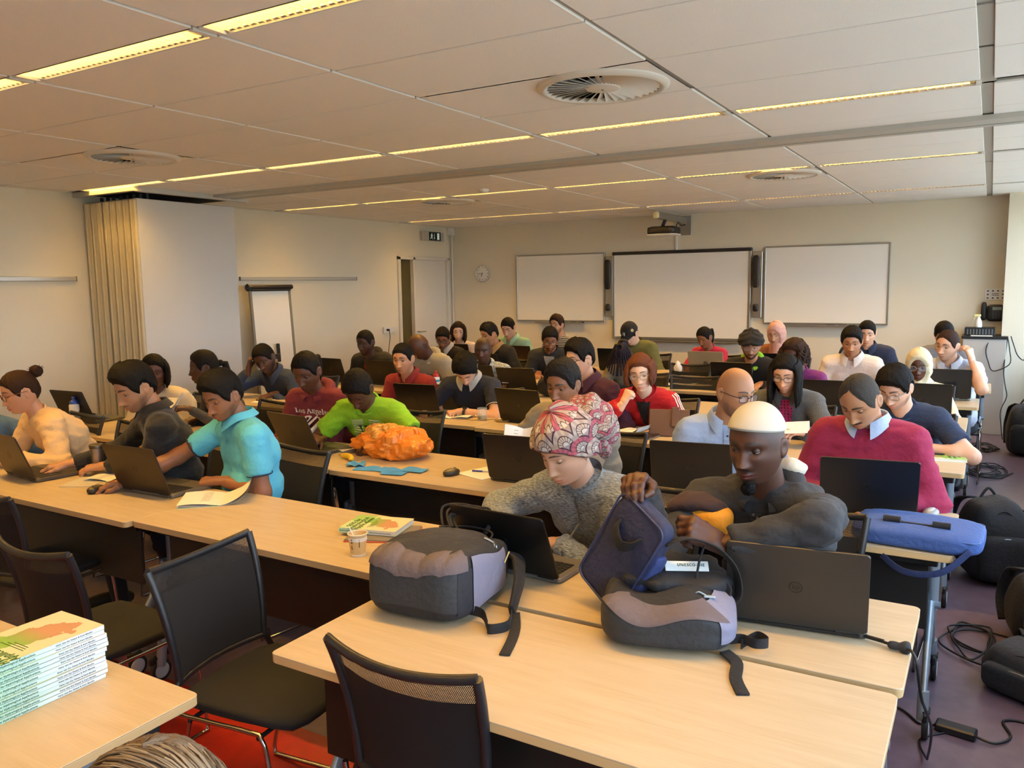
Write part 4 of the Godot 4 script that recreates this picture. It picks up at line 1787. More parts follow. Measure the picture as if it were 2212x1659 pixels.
func wall_things() -> void:
	var alu := mat("aluminium", hexc("a9a8a2"), 0.35, 0.8)
	var enamel := mat("whiteboard", hexc("efebe0"), 0.22, 0.0, {"clearcoat_enabled": true, "clearcoat": 0.3})
	var wht := mat("white_plastic", hexc("e4e2dc"), 0.4)
	var blk := mat("black_plastic", hexc("17171a"), 0.45)
	for i in 2:
		var x: float = [-5.542, -1.80][i]
		var w: float = [1.475, 1.49][i]
		var o := thing("whiteboard", ["framed whiteboard nearer the clock", "framed whiteboard nearer the windows"][i], "whiteboard", Vector3(x, 1.69, ZB + 0.025), 0.0, "framed whiteboards")
		var b := MB.new()
		frame_box(b, w, 1.0, 0.02, 0.03)
		put("frame", b, alu, o)
		put("panel", bx(Vector3(0, 0, -0.004), Vector3(w - 0.03, 0.97, 0.015)), enamel, o)
		var t := MB.new()
		var tw: float = [0.78, 1.2][i]
		var tx: float = [0.02, 0.0][i]
		t.box(Vector3(tx, -0.52, 0.045), Vector3(tw, 0.012, 0.09), 0.003)
		t.box(Vector3(tx, -0.511, 0.088), Vector3(tw, 0.016, 0.006), 0.002)
		put("pen_tray", t, alu, o)
		for k in (3 if i == 0 else 2):
			var p := MB.new()
			p.tube([Vector3(tx + 0.05 + k * 0.14, -0.507, 0.05), Vector3(tx + 0.15 + k * 0.13, -0.507, 0.055)], 0.007, 8)
			var pen := thing("marker_pen", "%s marker pen on the tray of the whiteboard nearer the %s" % [["first", "second", "third"][k], ["clock", "windows"][i]], "marker", Vector3.ZERO, 0.0, "marker pens")
			var mi := put("barrel", p, blk, pen)
			pen.position = o.position
	# interactive board
	var sb := thing("interactive_board", "large interactive whiteboard with a dark top rail", "whiteboard", Vector3(-3.69, 1.567, ZB + 0.03))
	var f := MB.new()
	frame_box(f, 1.96, 1.23, 0.035, 0.05)
	put("frame", f, alu, sb)
	put("top_rail", bx(Vector3(0, 0.595, 0.006), Vector3(1.97, 0.045, 0.055), 0.006), blk, sb)
	put("panel", bx(Vector3(0, -0.005, 0), Vector3(1.90, 1.17, 0.03)), enamel, sb)
	var tr := MB.new()
	tr.box(Vector3(0, -0.632, 0.03), Vector3(1.7, 0.02, 0.09), 0.004)
	put("pen_tray", tr, mat("tray_grey", hexc("6c675d"), 0.5), sb)
	put("cable_duct", bx(Vector3(-0.05, 0.84, -0.02), Vector3(0.03, 0.47, 0.02), 0.003), wht, sb)
	for i in 2:
		var o := thing("wall_speaker", ["slim black speaker between clock-side board and interactive board", "slim black speaker between the interactive board and window-side board"][i], "speaker", Vector3([-4.735, -2.635][i], 1.70, ZB + 0.03), 0.0, "slim wall speakers")
		put("backplate", bx(Vector3(0.01, 0, 0), Vector3(0.12, 0.86, 0.05), 0.006), alu, o)
		var g := MB.new()
		g.sbox(Vector3(-0.01, 0.17, 0.03), Vector3(0.045, 0.21, 0.028), 5.0, 20, 14)
		put("grille", g, blk, o)
		var k := MB.new()
		k.sbox(Vector3(-0.005, -0.30, 0.03), Vector3(0.036, 0.05, 0.024), 4.0, 18, 10)
		put("lens_pod", k, blk, o)
	# clock
	var ck := thing("wall_clock", "round white wall clock with black hands", "clock", Vector3(-6.90, 1.93, ZB))
	var cb := MB.new()
	cb.xf = Transform3D(Basis(Vector3.RIGHT, PI / 2), Vector3.ZERO)
	cb.lathe([[0.138, 0.0], [0.140, 0.03], [0.134, 0.04], [0.122, 0.04], [0.118, 0.03]], 44)
	put("rim", cb, mat("clock_rim", hexc("c9c6bf"), 0.35, 0.3), ck)
	var cf := MB.new()
	cf.xf = cb.xf
	cf.lathe([[0.119, 0.0], [0.119, 0.029], [0.001, 0.029]], 40)
	put("face", cf, mat("clock_face", hexc("efece4"), 0.4), ck)
	for i in 12:
		var a := TAU * i / 12.0
		var mk := MB.new()
		mk.box(Vector3(0, 0.101, 0), Vector3(0.007, 0.018, 0.003))
		put("hour_mark", mk, blk, ck).transform = Transform3D(Basis(Vector3.BACK, -a), Vector3(0, 0, 0.030))
	for h in [[0.062, 0.009, 6.73 / 12.0], [0.092, 0.006, 44.0 / 60.0]]:
		var hb := MB.new()
		hb.box(Vector3(0, h[0] / 2 - 0.01, 0), Vector3(h[1], h[0], 0.003))
		put("hand", hb, blk, ck).transform = Transform3D(Basis(Vector3.BACK, -TAU * h[2]), Vector3(0, 0, 0.034))
	# projector on its wall arm
	var pj := thing("projector", "short-throw projector hung from a wall arm above the interactive board", "projector", Vector3(-3.63, 2.46, ZB))
	var arm := MB.new()
	arm.box(Vector3(0, 0.12, 0.55), Vector3(0.07, 0.08, 1.08), 0.006)
	put("arm", arm, alu, pj)
	put("mount_plate", bx(Vector3(0.02, 0.05, 0.012), Vector3(0.16, 0.26, 0.024), 0.004), alu, pj)
	var cap := MB.new()
	cap.sbox(Vector3(0, 0.12, 1.10), Vector3(0.036, 0.042, 0.02), 4.0, 16, 8)
	put("end_cap", cap, mat("cream_cap", hexc("e4d9a8"), 0.5), pj)
	var pbod := MB.new()
	pbod.sbox(Vector3(-0.02, -0.055, 0.76), Vector3(0.19, 0.055, 0.15), 6.0, 32, 12)
	put("body", pbod, blk, pj)
	var pbel := MB.new()
	pbel.sbox(Vector3(-0.02, -0.108, 0.76), Vector3(0.195, 0.016, 0.155), 6.0, 32, 8)
	put("cover", pbel, wht, pj)
	var pc := MB.new()
	pc.tube([Vector3(-0.04, 0.0, 0.76), Vector3(0.0, 0.09, 0.76)], 0.022, 10)
	pc.tube(curve([Vector3(0.12, -0.01, 0.7), Vector3(0.08, 0.06, 0.5), Vector3(0.03, 0.04, 0.25), Vector3(0.02, 0.06, 0.05)], 20), 0.009, 6)
	put("cable", pc, blk, pj)
	# left wall: rails, sign, door, socket
	for i in 2:
		var o := thing("picture_rail", ["short aluminium picture rail cut by the left picture edge", "aluminium picture rail above the flip chart"][i], "rail", Vector3(XL + 0.012, 1.858, [-3.53, -7.49][i]), 0.0, "aluminium wall rails")
		put("rail", bx(Vector3.ZERO, Vector3(0.024, 0.045, 2.0), 0.006), mat("rail_alu", hexc("bdbab0"), 0.4, 0.5), o)
		for s in [-1.0, 1.0]:
			put("end_cap", bx(Vector3(0, 0, s * 1.002), Vector3(0.026, 0.047, 0.006)), mat("rail_cap", hexc("77736a"), 0.5), o)
	var sg := thing("exit_sign", "small emergency exit sign with a running figure above the door", "exit sign", Vector3(XL + 0.03, 2.506, -10.25))
	put("housing", bx(Vector3.ZERO, Vector3(0.06, 0.14, 0.55), 0.008), mat("sign_case", hexc("b7b2a6"), 0.45), sg)
	put("sign_panel", bx(Vector3(0.031, 0, -0.03), Vector3(0.004, 0.13, 0.30)), mat("sign_dark", hexc("10181a"), 0.3), sg)
	var pw := mat("sign_white", hexc("e9efe9"), 0.4, 0.0, {"emission_enabled": true, "emission": Color(0.85, 1.0, 0.9), "emission_energy_multiplier": 0.25})
	var fig := MB.new()
	var X0 := 0.0345
	for q in [[[-0.005, 0.045], [0.010, 0.045], [0.012, 0.033], [-0.003, 0.033]], [[-0.012, 0.028], [0.012, 0.026], [0.004, -0.008], [-0.014, -0.004]], [[0.004, -0.006], [0.024, -0.022], [0.020, -0.028], [-0.006, -0.008]], [[0.020, -0.022], [0.024, -0.048], [0.018, -0.048], [0.014, -0.024]], [[-0.006, -0.004], [-0.018, -0.026], [-0.038, -0.034], [-0.036, -0.040], [-0.014, -0.032], [0.0, -0.010]], [[-0.010, 0.026], [-0.030, 0.014], [-0.026, 0.008], [-0.008, 0.018]], [[0.010, 0.024], [0.028, 0.006], [0.024, 0.0], [0.008, 0.014]]]:
		var base := fig.v.size()
		for p in q:
			fig.add(Vector3(X0, p[1], -(p[0]) + 0.055))
		for k in range(1, q.size() - 1):
			fig.tri(base, base + k, base + k + 1)
	put("running_figure", fig, pw, sg)
	var ar := MB.new()
	ar.fquad(Vector3(X0, -0.035, -0.012), Vector3(X0, -0.035, -0.018), Vector3(X0, 0.04, -0.018), Vector3(X0, 0.04, -0.012))
	var a0 := ar.add(Vector3(X0, -0.045, -0.015))
	var a1 := ar.add(Vector3(X0, -0.022, -0.028))
	var a2 := ar.add(Vector3(X0, -0.022, -0.002))
	ar.tri(a0, a1, a2)
	put("arrow", ar, pw, sg)
	put("doorway_symbol", bx(Vector3(X0, 0, -0.115), Vector3(0.001, 0.10, 0.055)), pw, sg)
	# door
	var doorm := mat("door_paint", hexc("d8d2c4"), 0.5)
	var fr := MB.new()
	fr.box(Vector3(XL - 0.02, 1.09, -9.43), Vector3(0.10, 2.18, 0.06), 0.004)
	fr.box(Vector3(XL - 0.02, 1.09, -9.785), Vector3(0.10, 2.18, 0.05), 0.004)
	fr.box(Vector3(XL - 0.02, 1.09, -10.675), Vector3(0.10, 2.18, 0.05), 0.004)
	fr.box(Vector3(XL - 0.02, 2.165, -10.05), Vector3(0.10, 0.05, 1.30), 0.004)
	var dr := struct("door_1", fr, doorm, "pale door and dark side light in the long wall", "door")
	put("door_leaf", span(XL - 0.06, XL - 0.02, 0.005, 2.14, -10.65, -9.81, 0.003), doorm, dr)
	put("side_light", span(XL - 0.05, XL - 0.035, 0.005, 2.14, -9.76, -9.46), mat("dark_glass", hexc("4a4526"), 0.12), dr)
	var hd := MB.new()
	hd.tube(curve([Vector3(XL - 0.02, 1.05, -9.87), Vector3(XL + 0.045, 1.05, -9.87), Vector3(XL + 0.05, 1.05, -9.90), Vector3(XL + 0.05, 1.05, -10.0)], 14), 0.009, 8)
	put("handle", hd, alu, dr)
	put("backing", span(XL - 0.3, XL - 0.19, 0, 2.2, -10.75, -9.35), mat("corridor", hexc("5a543a"), 0.9), dr)
	var so := thing("wall_socket", "white double wall socket with a black lead plugged in", "socket", Vector3(XL + 0.012, 1.12, -9.17))
	put("plate", bx(Vector3.ZERO, Vector3(0.024, 0.085, 0.28), 0.004), wht, so)
	var pl := MB.new()
	pl.tube([Vector3(0.01, 0.0, 0.07), Vector3(0.05, 0.0, 0.07)], 0.017, 10)
	put("plug", pl, blk, so)
	var cd := MB.new()
	cd.tube(curve([Vector3(0.05, 0, 0.07), Vector3(0.06, -0.10, 0.07), Vector3(0.03, -0.5, 0.10), Vector3(0.06, -1.09, 0.12)], 20), 0.005, 6)
	put("lead", cd, blk, so)
	var jb := thing("junction_box", "small white box and conduit in the far corner under the ceiling", "junction box", Vector3(XL + 0.05, 2.60, ZB + 0.05))
	put("box", bx(Vector3.ZERO, Vector3(0.09, 0.11, 0.09), 0.005), wht, jb)
	put("conduit", bx(Vector3(0, -1.3, -0.02), Vector3(0.02, 2.5, 0.02), 0.003), wht, jb)
	# flip chart
	var fc := thing("flip_chart", "flip chart easel with a black clamp standing by the long wall", "flip chart", Vector3(-7.24, 0, -6.78))
	fc.rotation.z = 0.06
	var gr := mat("easel_grey", hexc("8a8474"), 0.45, 0.4)
	for s in [-1.0, 1.0]:
		put("rail", bx(Vector3(0, 0.98, s * 0.30), Vector3(0.03, 1.56, 0.035), 0.006), gr, fc)
		var lg := MB.new()
		lg.tube([Vector3(0.02, 0.22, s * 0.28), Vector3(0.30, 0.02, s * 0.36)], 0.013, 8)
		put("leg", lg, gr, fc)
	put("board", bx(Vector3(-0.004, 0.98, 0), Vector3(0.015, 1.50, 0.58), 0.002), enamel, fc)
	var cl := MB.new()
	cl.tube([Vector3(0.02, 1.76, -0.33), Vector3(0.02, 1.76, 0.33)], 0.028, 12)
	cl.box(Vector3(0.012, 1.735, 0), Vector3(0.045, 0.045, 0.62), 0.008)
	put("clamp", cl, blk, fc)
	var kn := MB.new()
	kn.ball(Vector3(0.02, 1.755, 0.345), Vector3(0.036, 0.045, 0.03))
	put("knob", kn, blk, fc)
	var col := MB.new()
	col.box(Vector3(0.05, 0.98, 0.0), Vector3(0.03, 0.22, 0.045), 0.008)
	col.box(Vector3(0.07, 0.94, 0.03), Vector3(0.04, 0.06, 0.06), 0.008)
	put("bracket", col, blk, fc)
	# folding partition parked against the wall
	var pt := thing("folding_partition", "stack of folded partition leaves parked against the long wall", "partition", Vector3(XL, 0, -5.22))
	var leaf := mat("partition_leaf", hexc("c9c2ae"), 0.75)
	var edge := mat("partition_edge", hexc("cfc4a4"), 0.6)
	var n := 8
	for i in n:
		var x0: float = 0.02 + 0.79 * i / n
		var x1: float = 0.02 + 0.79 * (i + 1) / n - 0.012
		if i == 2:
			x1 -= 0.02
		put("leaf", span(x0, x1, 0.02, 2.575, -0.56, 0.54, 0.004), leaf if i < n - 1 else mat("partition_face", hexc("cdcbc6"), 0.8), pt)
		var bead := MB.new()
		bead.box(Vector3((x0 + x1) / 2, 1.295, 0.550), Vector3(x1 - x0 - 0.006, 2.55, 0.025), 0.009)
		bead.tube([Vector3(lerpf(x0, x1, 0.32), 0.03, 0.560), Vector3(lerpf(x0, x1, 0.32), 2.56, 0.560)], 0.013, 8)
		put("edge_profile", bead, edge, pt)
		var hg := MB.new()
		hg.box(Vector3((x0 + x1) / 2, 2.60, 0.40), Vector3(0.02, 0.07, 0.03), 0.003)
		put("hanger", hg, blk, pt)
	put("pocket", span(0.0, 0.86, CEIL - 0.012, CEIL - 0.001, -0.62, 0.60), mat("pocket_dark", hexc("1b1813"), 0.9), pt)
	var pr := MB.new()
	pr.box(Vector3(0.88, CEIL - 0.02, 0.0), Vector3(0.05, 0.045, 1.3), 0.003)
	pr.box(Vector3(0.45, CEIL - 0.02, 0.63), Vector3(0.9, 0.045, 0.05), 0.003)
	put("pocket_frame", pr, mat("track", hexc("bdbcb4"), 0.5, 0.2), pt)
	# corner with phone and cupboard
	var ph := thing("wall_phone", "black desk phone hung on the wall by the column", "phone", Vector3(0.03, 1.345, ZB))
	var pb := MB.new()
	pb.sbox(Vector3(0.03, 0, 0.03), Vector3(0.085, 0.095, 0.03), 6.0, 24, 10)
	put("body", pb, blk, ph)
	var hs := MB.new()
	hs.sbox(Vector3(-0.085, 0.02, 0.05), Vector3(0.028, 0.105, 0.028), 4.0, 16, 10)
	put("handset", hs, blk, ph)
	put("display", bx(Vector3(0.045, 0.05, 0.061), Vector3(0.09, 0.035, 0.003)), mat("lcd", hexc("7d8f95"), 0.25), ph)
	for r in 4:
		for k in 3:
			put("key", bx(Vector3(0.01 + k * 0.028, 0.012 - r * 0.022, 0.061), Vector3(0.018, 0.013, 0.004), 0.001), mat("key_grey", hexc("3b3f44"), 0.5), ph)
	var swp := thing("switch_panel", "white notice panel with rows of dark symbols above the phone", "sign", Vector3(0.05, 1.555, ZB + 0.006))
	put("plate", bx(Vector3.ZERO, Vector3(0.21, 0.125, 0.012), 0.002), wht, swp)
	for r in 3:
		for k in 4:
			if r == 1 and k > 0 and k < 3:
				continue
			put("symbol", bx(Vector3(-0.075 + k * 0.05, 0.04 - r * 0.04, 0.007), Vector3(0.018, 0.014, 0.001)), blk, swp)
	for k in 2:
		put("symbol", bx(Vector3(0.0, 0.008 - k * 0.018, 0.007), Vector3(0.07, 0.006, 0.001)), blk, swp)
	var cu := thing("low_cupboard", "grey cupboard with a black top in the window corner", "cupboard", Vector3(-0.03, 0, ZB + 0.22))
	put("body", bx(Vector3(0, 0.535, 0), Vector3(0.42, 1.07, 0.42), 0.004), mat("cupboard_grey", hexc("b5b2ab"), 0.55), cu)
	put("top", bx(Vector3(0, 1.085, 0), Vector3(0.45, 0.03, 0.45), 0.004), blk, cu)
	var md := thing("network_box", "black perforated equipment box on the cupboard", "equipment box", Vector3(-0.08, 1.10, ZB + 0.24))
	put("case", bx(Vector3(0, 0.045, 0), Vector3(0.30, 0.09, 0.22), 0.006), mat("case_black", hexc("1e2022"), 0.5, 0.3), md)
	for k in 9:
		put("vent_slot", bx(Vector3(-0.12 + k * 0.03, 0.045, 0.111), Vector3(0.012, 0.06, 0.002)), mat("slot_grey", hexc("5c6064"), 0.4), md)
	var pp := thing("paper_pile", "few white sheets lying on the cupboard edge", "paper", Vector3(-0.06, 1.10, ZB + 0.40))
	put("sheet", bx(Vector3(0, 0.003, 0.0), Vector3(0.21, 0.006, 0.10)), mat("paper", hexc("e8e6e0"), 0.8), pp)
	var sp := thing("spray_bottle", "spray bottle with a yellow trigger on the equipment box", "spray bottle", Vector3(-0.10, 1.19, ZB + 0.28))
	var bo := MB.new()
	bo.lathe([[0.001, 0.0], [0.036, 0.0], [0.038, 0.01], [0.036, 0.06], [0.022, 0.095], [0.013, 0.11], [0.013, 0.12], [0.001, 0.12]], 20)
	put("bottle", bo, mat("clear_white", hexc("e4e6e2"), 0.3), sp)
	var tg := MB.new()
	tg.box(Vector3(-0.012, 0.135, 0), Vector3(0.07, 0.026, 0.024), 0.006)
	tg.tube([Vector3(-0.03, 0.13, 0), Vector3(-0.045, 0.10, 0), Vector3(-0.043, 0.085, 0)], 0.005, 6)
	put("trigger_head", tg, mat("yellow_plastic", hexc("e4df9a"), 0.4), sp)
	var pole := thing("window_pole", "wooden window pole with a metal hook leaning by the windows", "pole", Vector3(0.40, 0, -9.9))
	var wp := MB.new()
	wp.tube([Vector3(0.02, 0.0, 0.05), Vector3(0.0, 1.30, -0.1)], 0.014, 10)
	put("shaft", wp, mat("pole_wood", hexc("b58a58"), 0.5), pole)
	var wh := MB.new()
	wh.tube([Vector3(0.0, 1.30, -0.1), Vector3(0, 1.42, -0.11)], 0.006, 8)
	wh.tube([Vector3(-0.04, 1.42, -0.11), Vector3(0.04, 1.425, -0.11)], 0.005, 8)
	put("hook", wh, alu, pole)
	var ct := thing("cable_bundle", "black leads dangling down the side of the grey cupboard", "cable", Vector3(0.19, 0, ZB + 0.45))
	for k in 3:
		var cb2 := MB.new()
		var L: Array = [[Vector3(0.0, 1.09, -0.1), Vector3(0.03, 0.8, 0.0), Vector3(-0.12, 0.72, 0.02), Vector3(-0.2, 0.95, 0.0), Vector3(-0.16, 1.10, -0.05)], [Vector3(0.0, 1.10, -0.1), Vector3(-0.02, 0.7, 0.02), Vector3(0.02, 0.45, 0.1), Vector3(-0.03, 0.3, 0.15), Vector3(0.0, 0.01, 0.3)], [Vector3(0.03, 1.1, -0.1), Vector3(0.10, 0.9, 0), Vector3(0.16, 0.85, 0), Vector3(0.17, 1.1, -0.05)]][k]
		cb2.tube(curve(L, 28), 0.006, 6)
		put("lead", cb2, blk, ct)

# ---------------------------------------------------------------- laptops
var lap_cache := {}

func laptop(x: float, z: float, turn: float, label: String, o_ := {}) -> Node3D:
	var w: float = o_.get("w", 0.38)
	var d := 0.255
	var open: float = o_.get("open", 20.0)
	var lidc: String = o_.get("lid", "211e1d")
	var o := thing("laptop", label, "laptop", Vector3(x, TOP, z), deg_to_rad(turn), "open laptops on the tables")
	var key := "%.2f %.0f" % [w, open]
	if not lap_cache.has(key):
		var b := MB.new()
		b.xf = Transform3D(Basis(), Vector3(0, 0, -d / 2))
		b.slab(rrect(w, d, 0.012, 4), 0.003, 0.020, 0.003)
		var ft := MB.new()
		ft.box(Vector3(0, 0.0025, -0.02), Vector3(w - 0.06, 0.005, 0.012))
		var rb := MB.new()
		rb.box(Vector3(0, 0.010, 0.001), Vector3(w * 0.9, 0.011, 0.006), 0.002)
		var kb := MB.new()
		kb.box(Vector3(0, 0.0203, -0.085), Vector3(w - 0.05, 0.0012, 0.115))
		var kk := MB.new()
		for r in 6:
			for c in 15:
				kk.box(Vector3(-w / 2 + 0.037 + (w - 0.074) * c / 14.0, 0.0215, -0.036 - r * 0.0195), Vector3((w - 0.09) / 15.0, 0.002, 0.0155))
		var tp := MB.new()
		tp.box(Vector3(-0.02, 0.0203, -0.20), Vector3(0.105, 0.0012, 0.07))
		var lid := MB.new()
		var T := Transform3D(Basis(Vector3.RIGHT, deg_to_rad(90.0 + open - 0.0) - PI / 2) * Basis(Vector3.RIGHT, PI / 2), Vector3(0, 0.020, 0.004))
		# lid lies in local xz before turning: z from 0 to -d (towards the user) then raised
		lid.xf = T * Transform3D(Basis(), Vector3(0, 0, -d / 2))
		lid.slab(rrect(w, d, 0.012, 4), -0.004, 0.004, 0.0025)
		var sc := MB.new()
		sc.xf = T * Transform3D(Basis(), Vector3(0, 0, -d / 2))
		sc.box(Vector3(0, -0.0045, 0.0), Vector3(w - 0.024, 0.001, d - 0.03))
		var hg := MB.new()
		hg.tube([Vector3(-0.03, 0.018, 0.004), Vector3(0.03, 0.018, 0.004)], 0.006, 8)
		var lg := MB.new()
		lg.xf = T * Transform3D(Basis(), Vector3(0, 0, -d / 2))
		lg.lathe([[0.019, 0.0041], [0.019, 0.0046], [0.016, 0.0046], [0.016, 0.0041]], 24)
		lap_cache[key] = [b.mesh(), ft.mesh(), kb.mesh(), kk.mesh(), tp.mesh(), lid.mesh(), sc.mesh(), hg.mesh(), lg.mesh(), T, rb.mesh()]
	var M: Array = lap_cache[key]
	var base := mat("lap_base_" + o_.get("base", "55534f"), hexc(o_.get("base", "55534f")), 0.4, 0.3)
	var dk := mat("lap_dark", hexc("141414"), 0.5)
	inst("base", M[0], base, o)
	inst("foot", M[1], dk, o)
	inst("foot", M[1], dk, o).position.z = 0.04 - d
	inst("rear_strip", M[10], dk if o_.get("base", "") == "" else base, o)
	inst("keyboard_well", M[2], dk, o)
	inst("keyboard", M[3], mat("lap_key", hexc("1f1f20"), 0.5), o).set_meta("kind", "stuff")
	inst("trackpad", M[4], mat("trackpad", hexc("47453f"), 0.3), o)
	var lm := mat("lap_lid_" + lidc, hexc(lidc), 0.36, 0.25)
	var l := inst("lid", M[5], lm, o)
	inst("screen", M[6], mat("screen_off", hexc("101316"), 0.12), l)
	inst("logo", M[8], mat("lid_logo", hexc("3a3735"), 0.2, 0.7), l)
	for s in [-1.0, 1.0]:
		inst("hinge", M[7], dk, o).position.x = s * w * 0.36
	if o_.has("mark"):
		var T: Transform3D = M[9]
		var x2 := T * Transform3D(Basis(Vector3.RIGHT, -PI / 2), Vector3(0, 0.0047, -d / 2))
		flat_text(o_.mark, 0.018, l, mat("lid_logo", hexc("3a3735"), 0.2, 0.7), x2, "lettering", 700)
	return o

func laptops() -> void:
	laptop(-0.436, -2.315, 7.3, "black laptop standing open before the white knitted cap", {"open": 14.0, "mark": "hp", "lid": "35322f"})
	laptop(-1.382, -2.315, -3.0, "wide black laptop beside the large backpack", {"open": 24.0, "base": "6e6a68", "lid": "151414"})
	laptop(-3.53, -2.40, 2.0, "dark brown laptop before the turquoise polo", {"open": 20.0, "base": "6a635a", "lid": "2b211a"})
	laptop(-4.46, -2.30, -6.0, "laptop under the typing hands at the picture's left", {"open": 20.0, "base": "4a443c", "lid": "2e241c"})
	laptop(-5.98, -3.55, 4.0, "laptop behind the white drinks bottle by the folding partition", {"open": 22.0})
	laptop(-3.585, -3.50, -8.0, "laptop before the lime green T-shirt", {"open": 24.0})
	laptop(-1.985, -3.44, 5.0, "laptop before the stone grey jacket", {"open": 18.0, "lid": "262220"})
	laptop(-1.175, -3.64, 8.0, "black laptop before the pale blue shirt", {"open": 16.0, "lid": "181617"})
	laptop(-0.405, -3.62, 8.0, "black laptop before the raspberry sweater", {"open": 16.0, "mark": "hp", "lid": "16171c"})
	laptop(-3.76, -4.93, 4.0, "laptop before the dark red polo", {"open": 18.0, "lid": "161312"})
	laptop(-2.88, -4.99, -4.0, "laptop beyond the glass of tea", {"open": 18.0, "lid": "1c1816"})
	laptop(-0.385, -6.43, 2.0, "black laptop before the cream headscarf", {"open": 16.0, "lid": "1a1b1d"})
	laptop(-1.05, -6.36, 2.0, "black laptop beside the brown curls", {"open": 16.0, "lid": "141416"})
	laptop(-3.70, -6.36, 6.0, "laptop with its lid turned beside the ring-print shirt", {"open": 24.0, "lid": "1a1715"})
	laptop(-4.12, -6.36, -4.0, "laptop before the ring-print shirt", {"open": 18.0, "lid": "191614"})
	laptop(-5.30, -6.36, 0.0, "laptop before the black jacket and red shirt", {"open": 18.0, "lid": "191412"})
	laptop(-5.98, -6.36, -4.0, "laptop at the left end of the fourth row", {"open": 18.0, "lid": "191412"})
	laptop(-0.285, -7.53, 2.0, "grey-black laptop before the pale polo", {"open": 16.0, "lid": "25272a", "base": "8a8c8c"})
	laptop(-2.03, -7.44, 2.0, "black laptop before the turban", {"open": 16.0, "lid": "141414"})
	laptop(-5.45, -7.44, 0.0, "laptop before the checked shirt collar by the door", {"open": 16.0, "lid": "191614"})
	laptop(-4.75, -7.44, 0.0, "laptop before the black jacket with a tan collar", {"open": 16.0, "lid": "191614"})
	laptop(-3.68, -8.52, 2.0, "black laptop before the baseball cap", {"open": 16.0, "lid": "121212"})
	laptop(-2.60, -8.50, 2.0, "silver laptop before the pink top", {"open": 16.0, "lid": "a39a86", "base": "9a958a", "mark": "DELL"})
	laptop(-4.95, -8.52, 0.0, "brown-lidded laptop before the mint green polo", {"open": 16.0, "lid": "3a2a1c"})
	laptop(-5.85, -8.52, 0.0, "black laptop before the long dark hair by the door", {"open": 16.0, "lid": "16120f"})
	laptop(-1.85, -8.52, 0.0, "black laptop before the dusty pink headscarf", {"open": 16.0, "lid": "141414"})
	# closed laptop and tablet in the third row
	var cl := thing("closed_laptop", "closed brown laptop with papers on it by the red tracksuit top", "laptop", Vector3(-1.99, TOP, -4.93), deg_to_rad(-4))
	var b := MB.new()
	b.slab(rrect(0.34, 0.23, 0.012, 4), 0.003, 0.011, 0.002)
	put("base", b, mat("lap_base_8a", hexc("8a847c"), 0.4, 0.4), cl)
	var b2 := MB.new()
	b2.slab(rrect(0.34, 0.23, 0.012, 4), 0.0115, 0.018, 0.002)
	put("lid", b2, mat("lap_lid_brown", hexc("3a2219"), 0.3, 0.3), cl)
	var tb := thing("tablet_case", "tablet in a brown folding case standing on the table", "tablet", Vector3(-1.77, TOP, -4.99), deg_to_rad(14))
	var tcm := mat("case_brown", hexc("5a4238"), 0.7)
	var t1 := MB.new()
	t1.xf = Transform3D(Basis(Vector3.RIGHT, -0.3), Vector3(0, 0.088, 0))
	t1.box(Vector3.ZERO, Vector3(0.26, 0.18, 0.012), 0.005)
	put("cover", t1, tcm, tb)
	var t2 := MB.new()
	t2.xf = Transform3D(Basis(Vector3.RIGHT, -0.3), Vector3(0, 0.088, 0))
	t2.box(Vector3(0.04, 0.04, 0.012), Vector3(0.05, 0.13, 0.012), 0.004)
	put("strap", t2, tcm, tb)
	var t3 := MB.new()
	t3.xf = Transform3D(Basis(Vector3.RIGHT, 0.5), Vector3(0, 0.07, -0.08))
	t3.box(Vector3.ZERO, Vector3(0.24, 0.15, 0.006), 0.002)
	put("prop", t3, tcm, tb)

# ---------------------------------------------------------------- books and paper
func cover_mat() -> StandardMaterial3D:
	if mats.has("cover_print"):
		return mats["cover_print"]
	var img := Image.create(300, 400, false, Image.FORMAT_RGB8)
	var n := FastNoiseLite.new()
	n.seed = 4
	n.frequency = 0.012
	n.fractal_octaves = 4
	for y in 400:
		for x in 300:
			# y: 0 head of the book, 399 foot; x: 0 spine side
			var v := y / 399.0
			var u := x / 299.0
			var col := hexc("c3dba8").lerp(hexc("e6d3b0"), clampf(v * 1.4 - 0.15, 0, 1))
			var d := n.get_noise_2d(x, y) * 0.16
			var c1 := 0.50 + 0.14 * sin(v * 5.0)
			var w := 0.28 * sqrt(maxf(0.0, 1.0 - pow((v - 0.60) / 0.31, 2.0)))
			if absf(u - c1) < w + d and v > 0.28 and v < 0.93:
				col = hexc("86b24c").lerp(hexc("bf8f6c"), clampf((v - 0.42) * 4.0, 0, 1))
			elif v < 0.34 and u > 0.55 + d:
				col = hexc("9cc56e")
			img.set_pixel(x, y, col)
	var m := mat("cover_print", Color(1, 1, 1), 0.4)
	m.albedo_texture = ImageTexture.create_from_image(img)
	return m

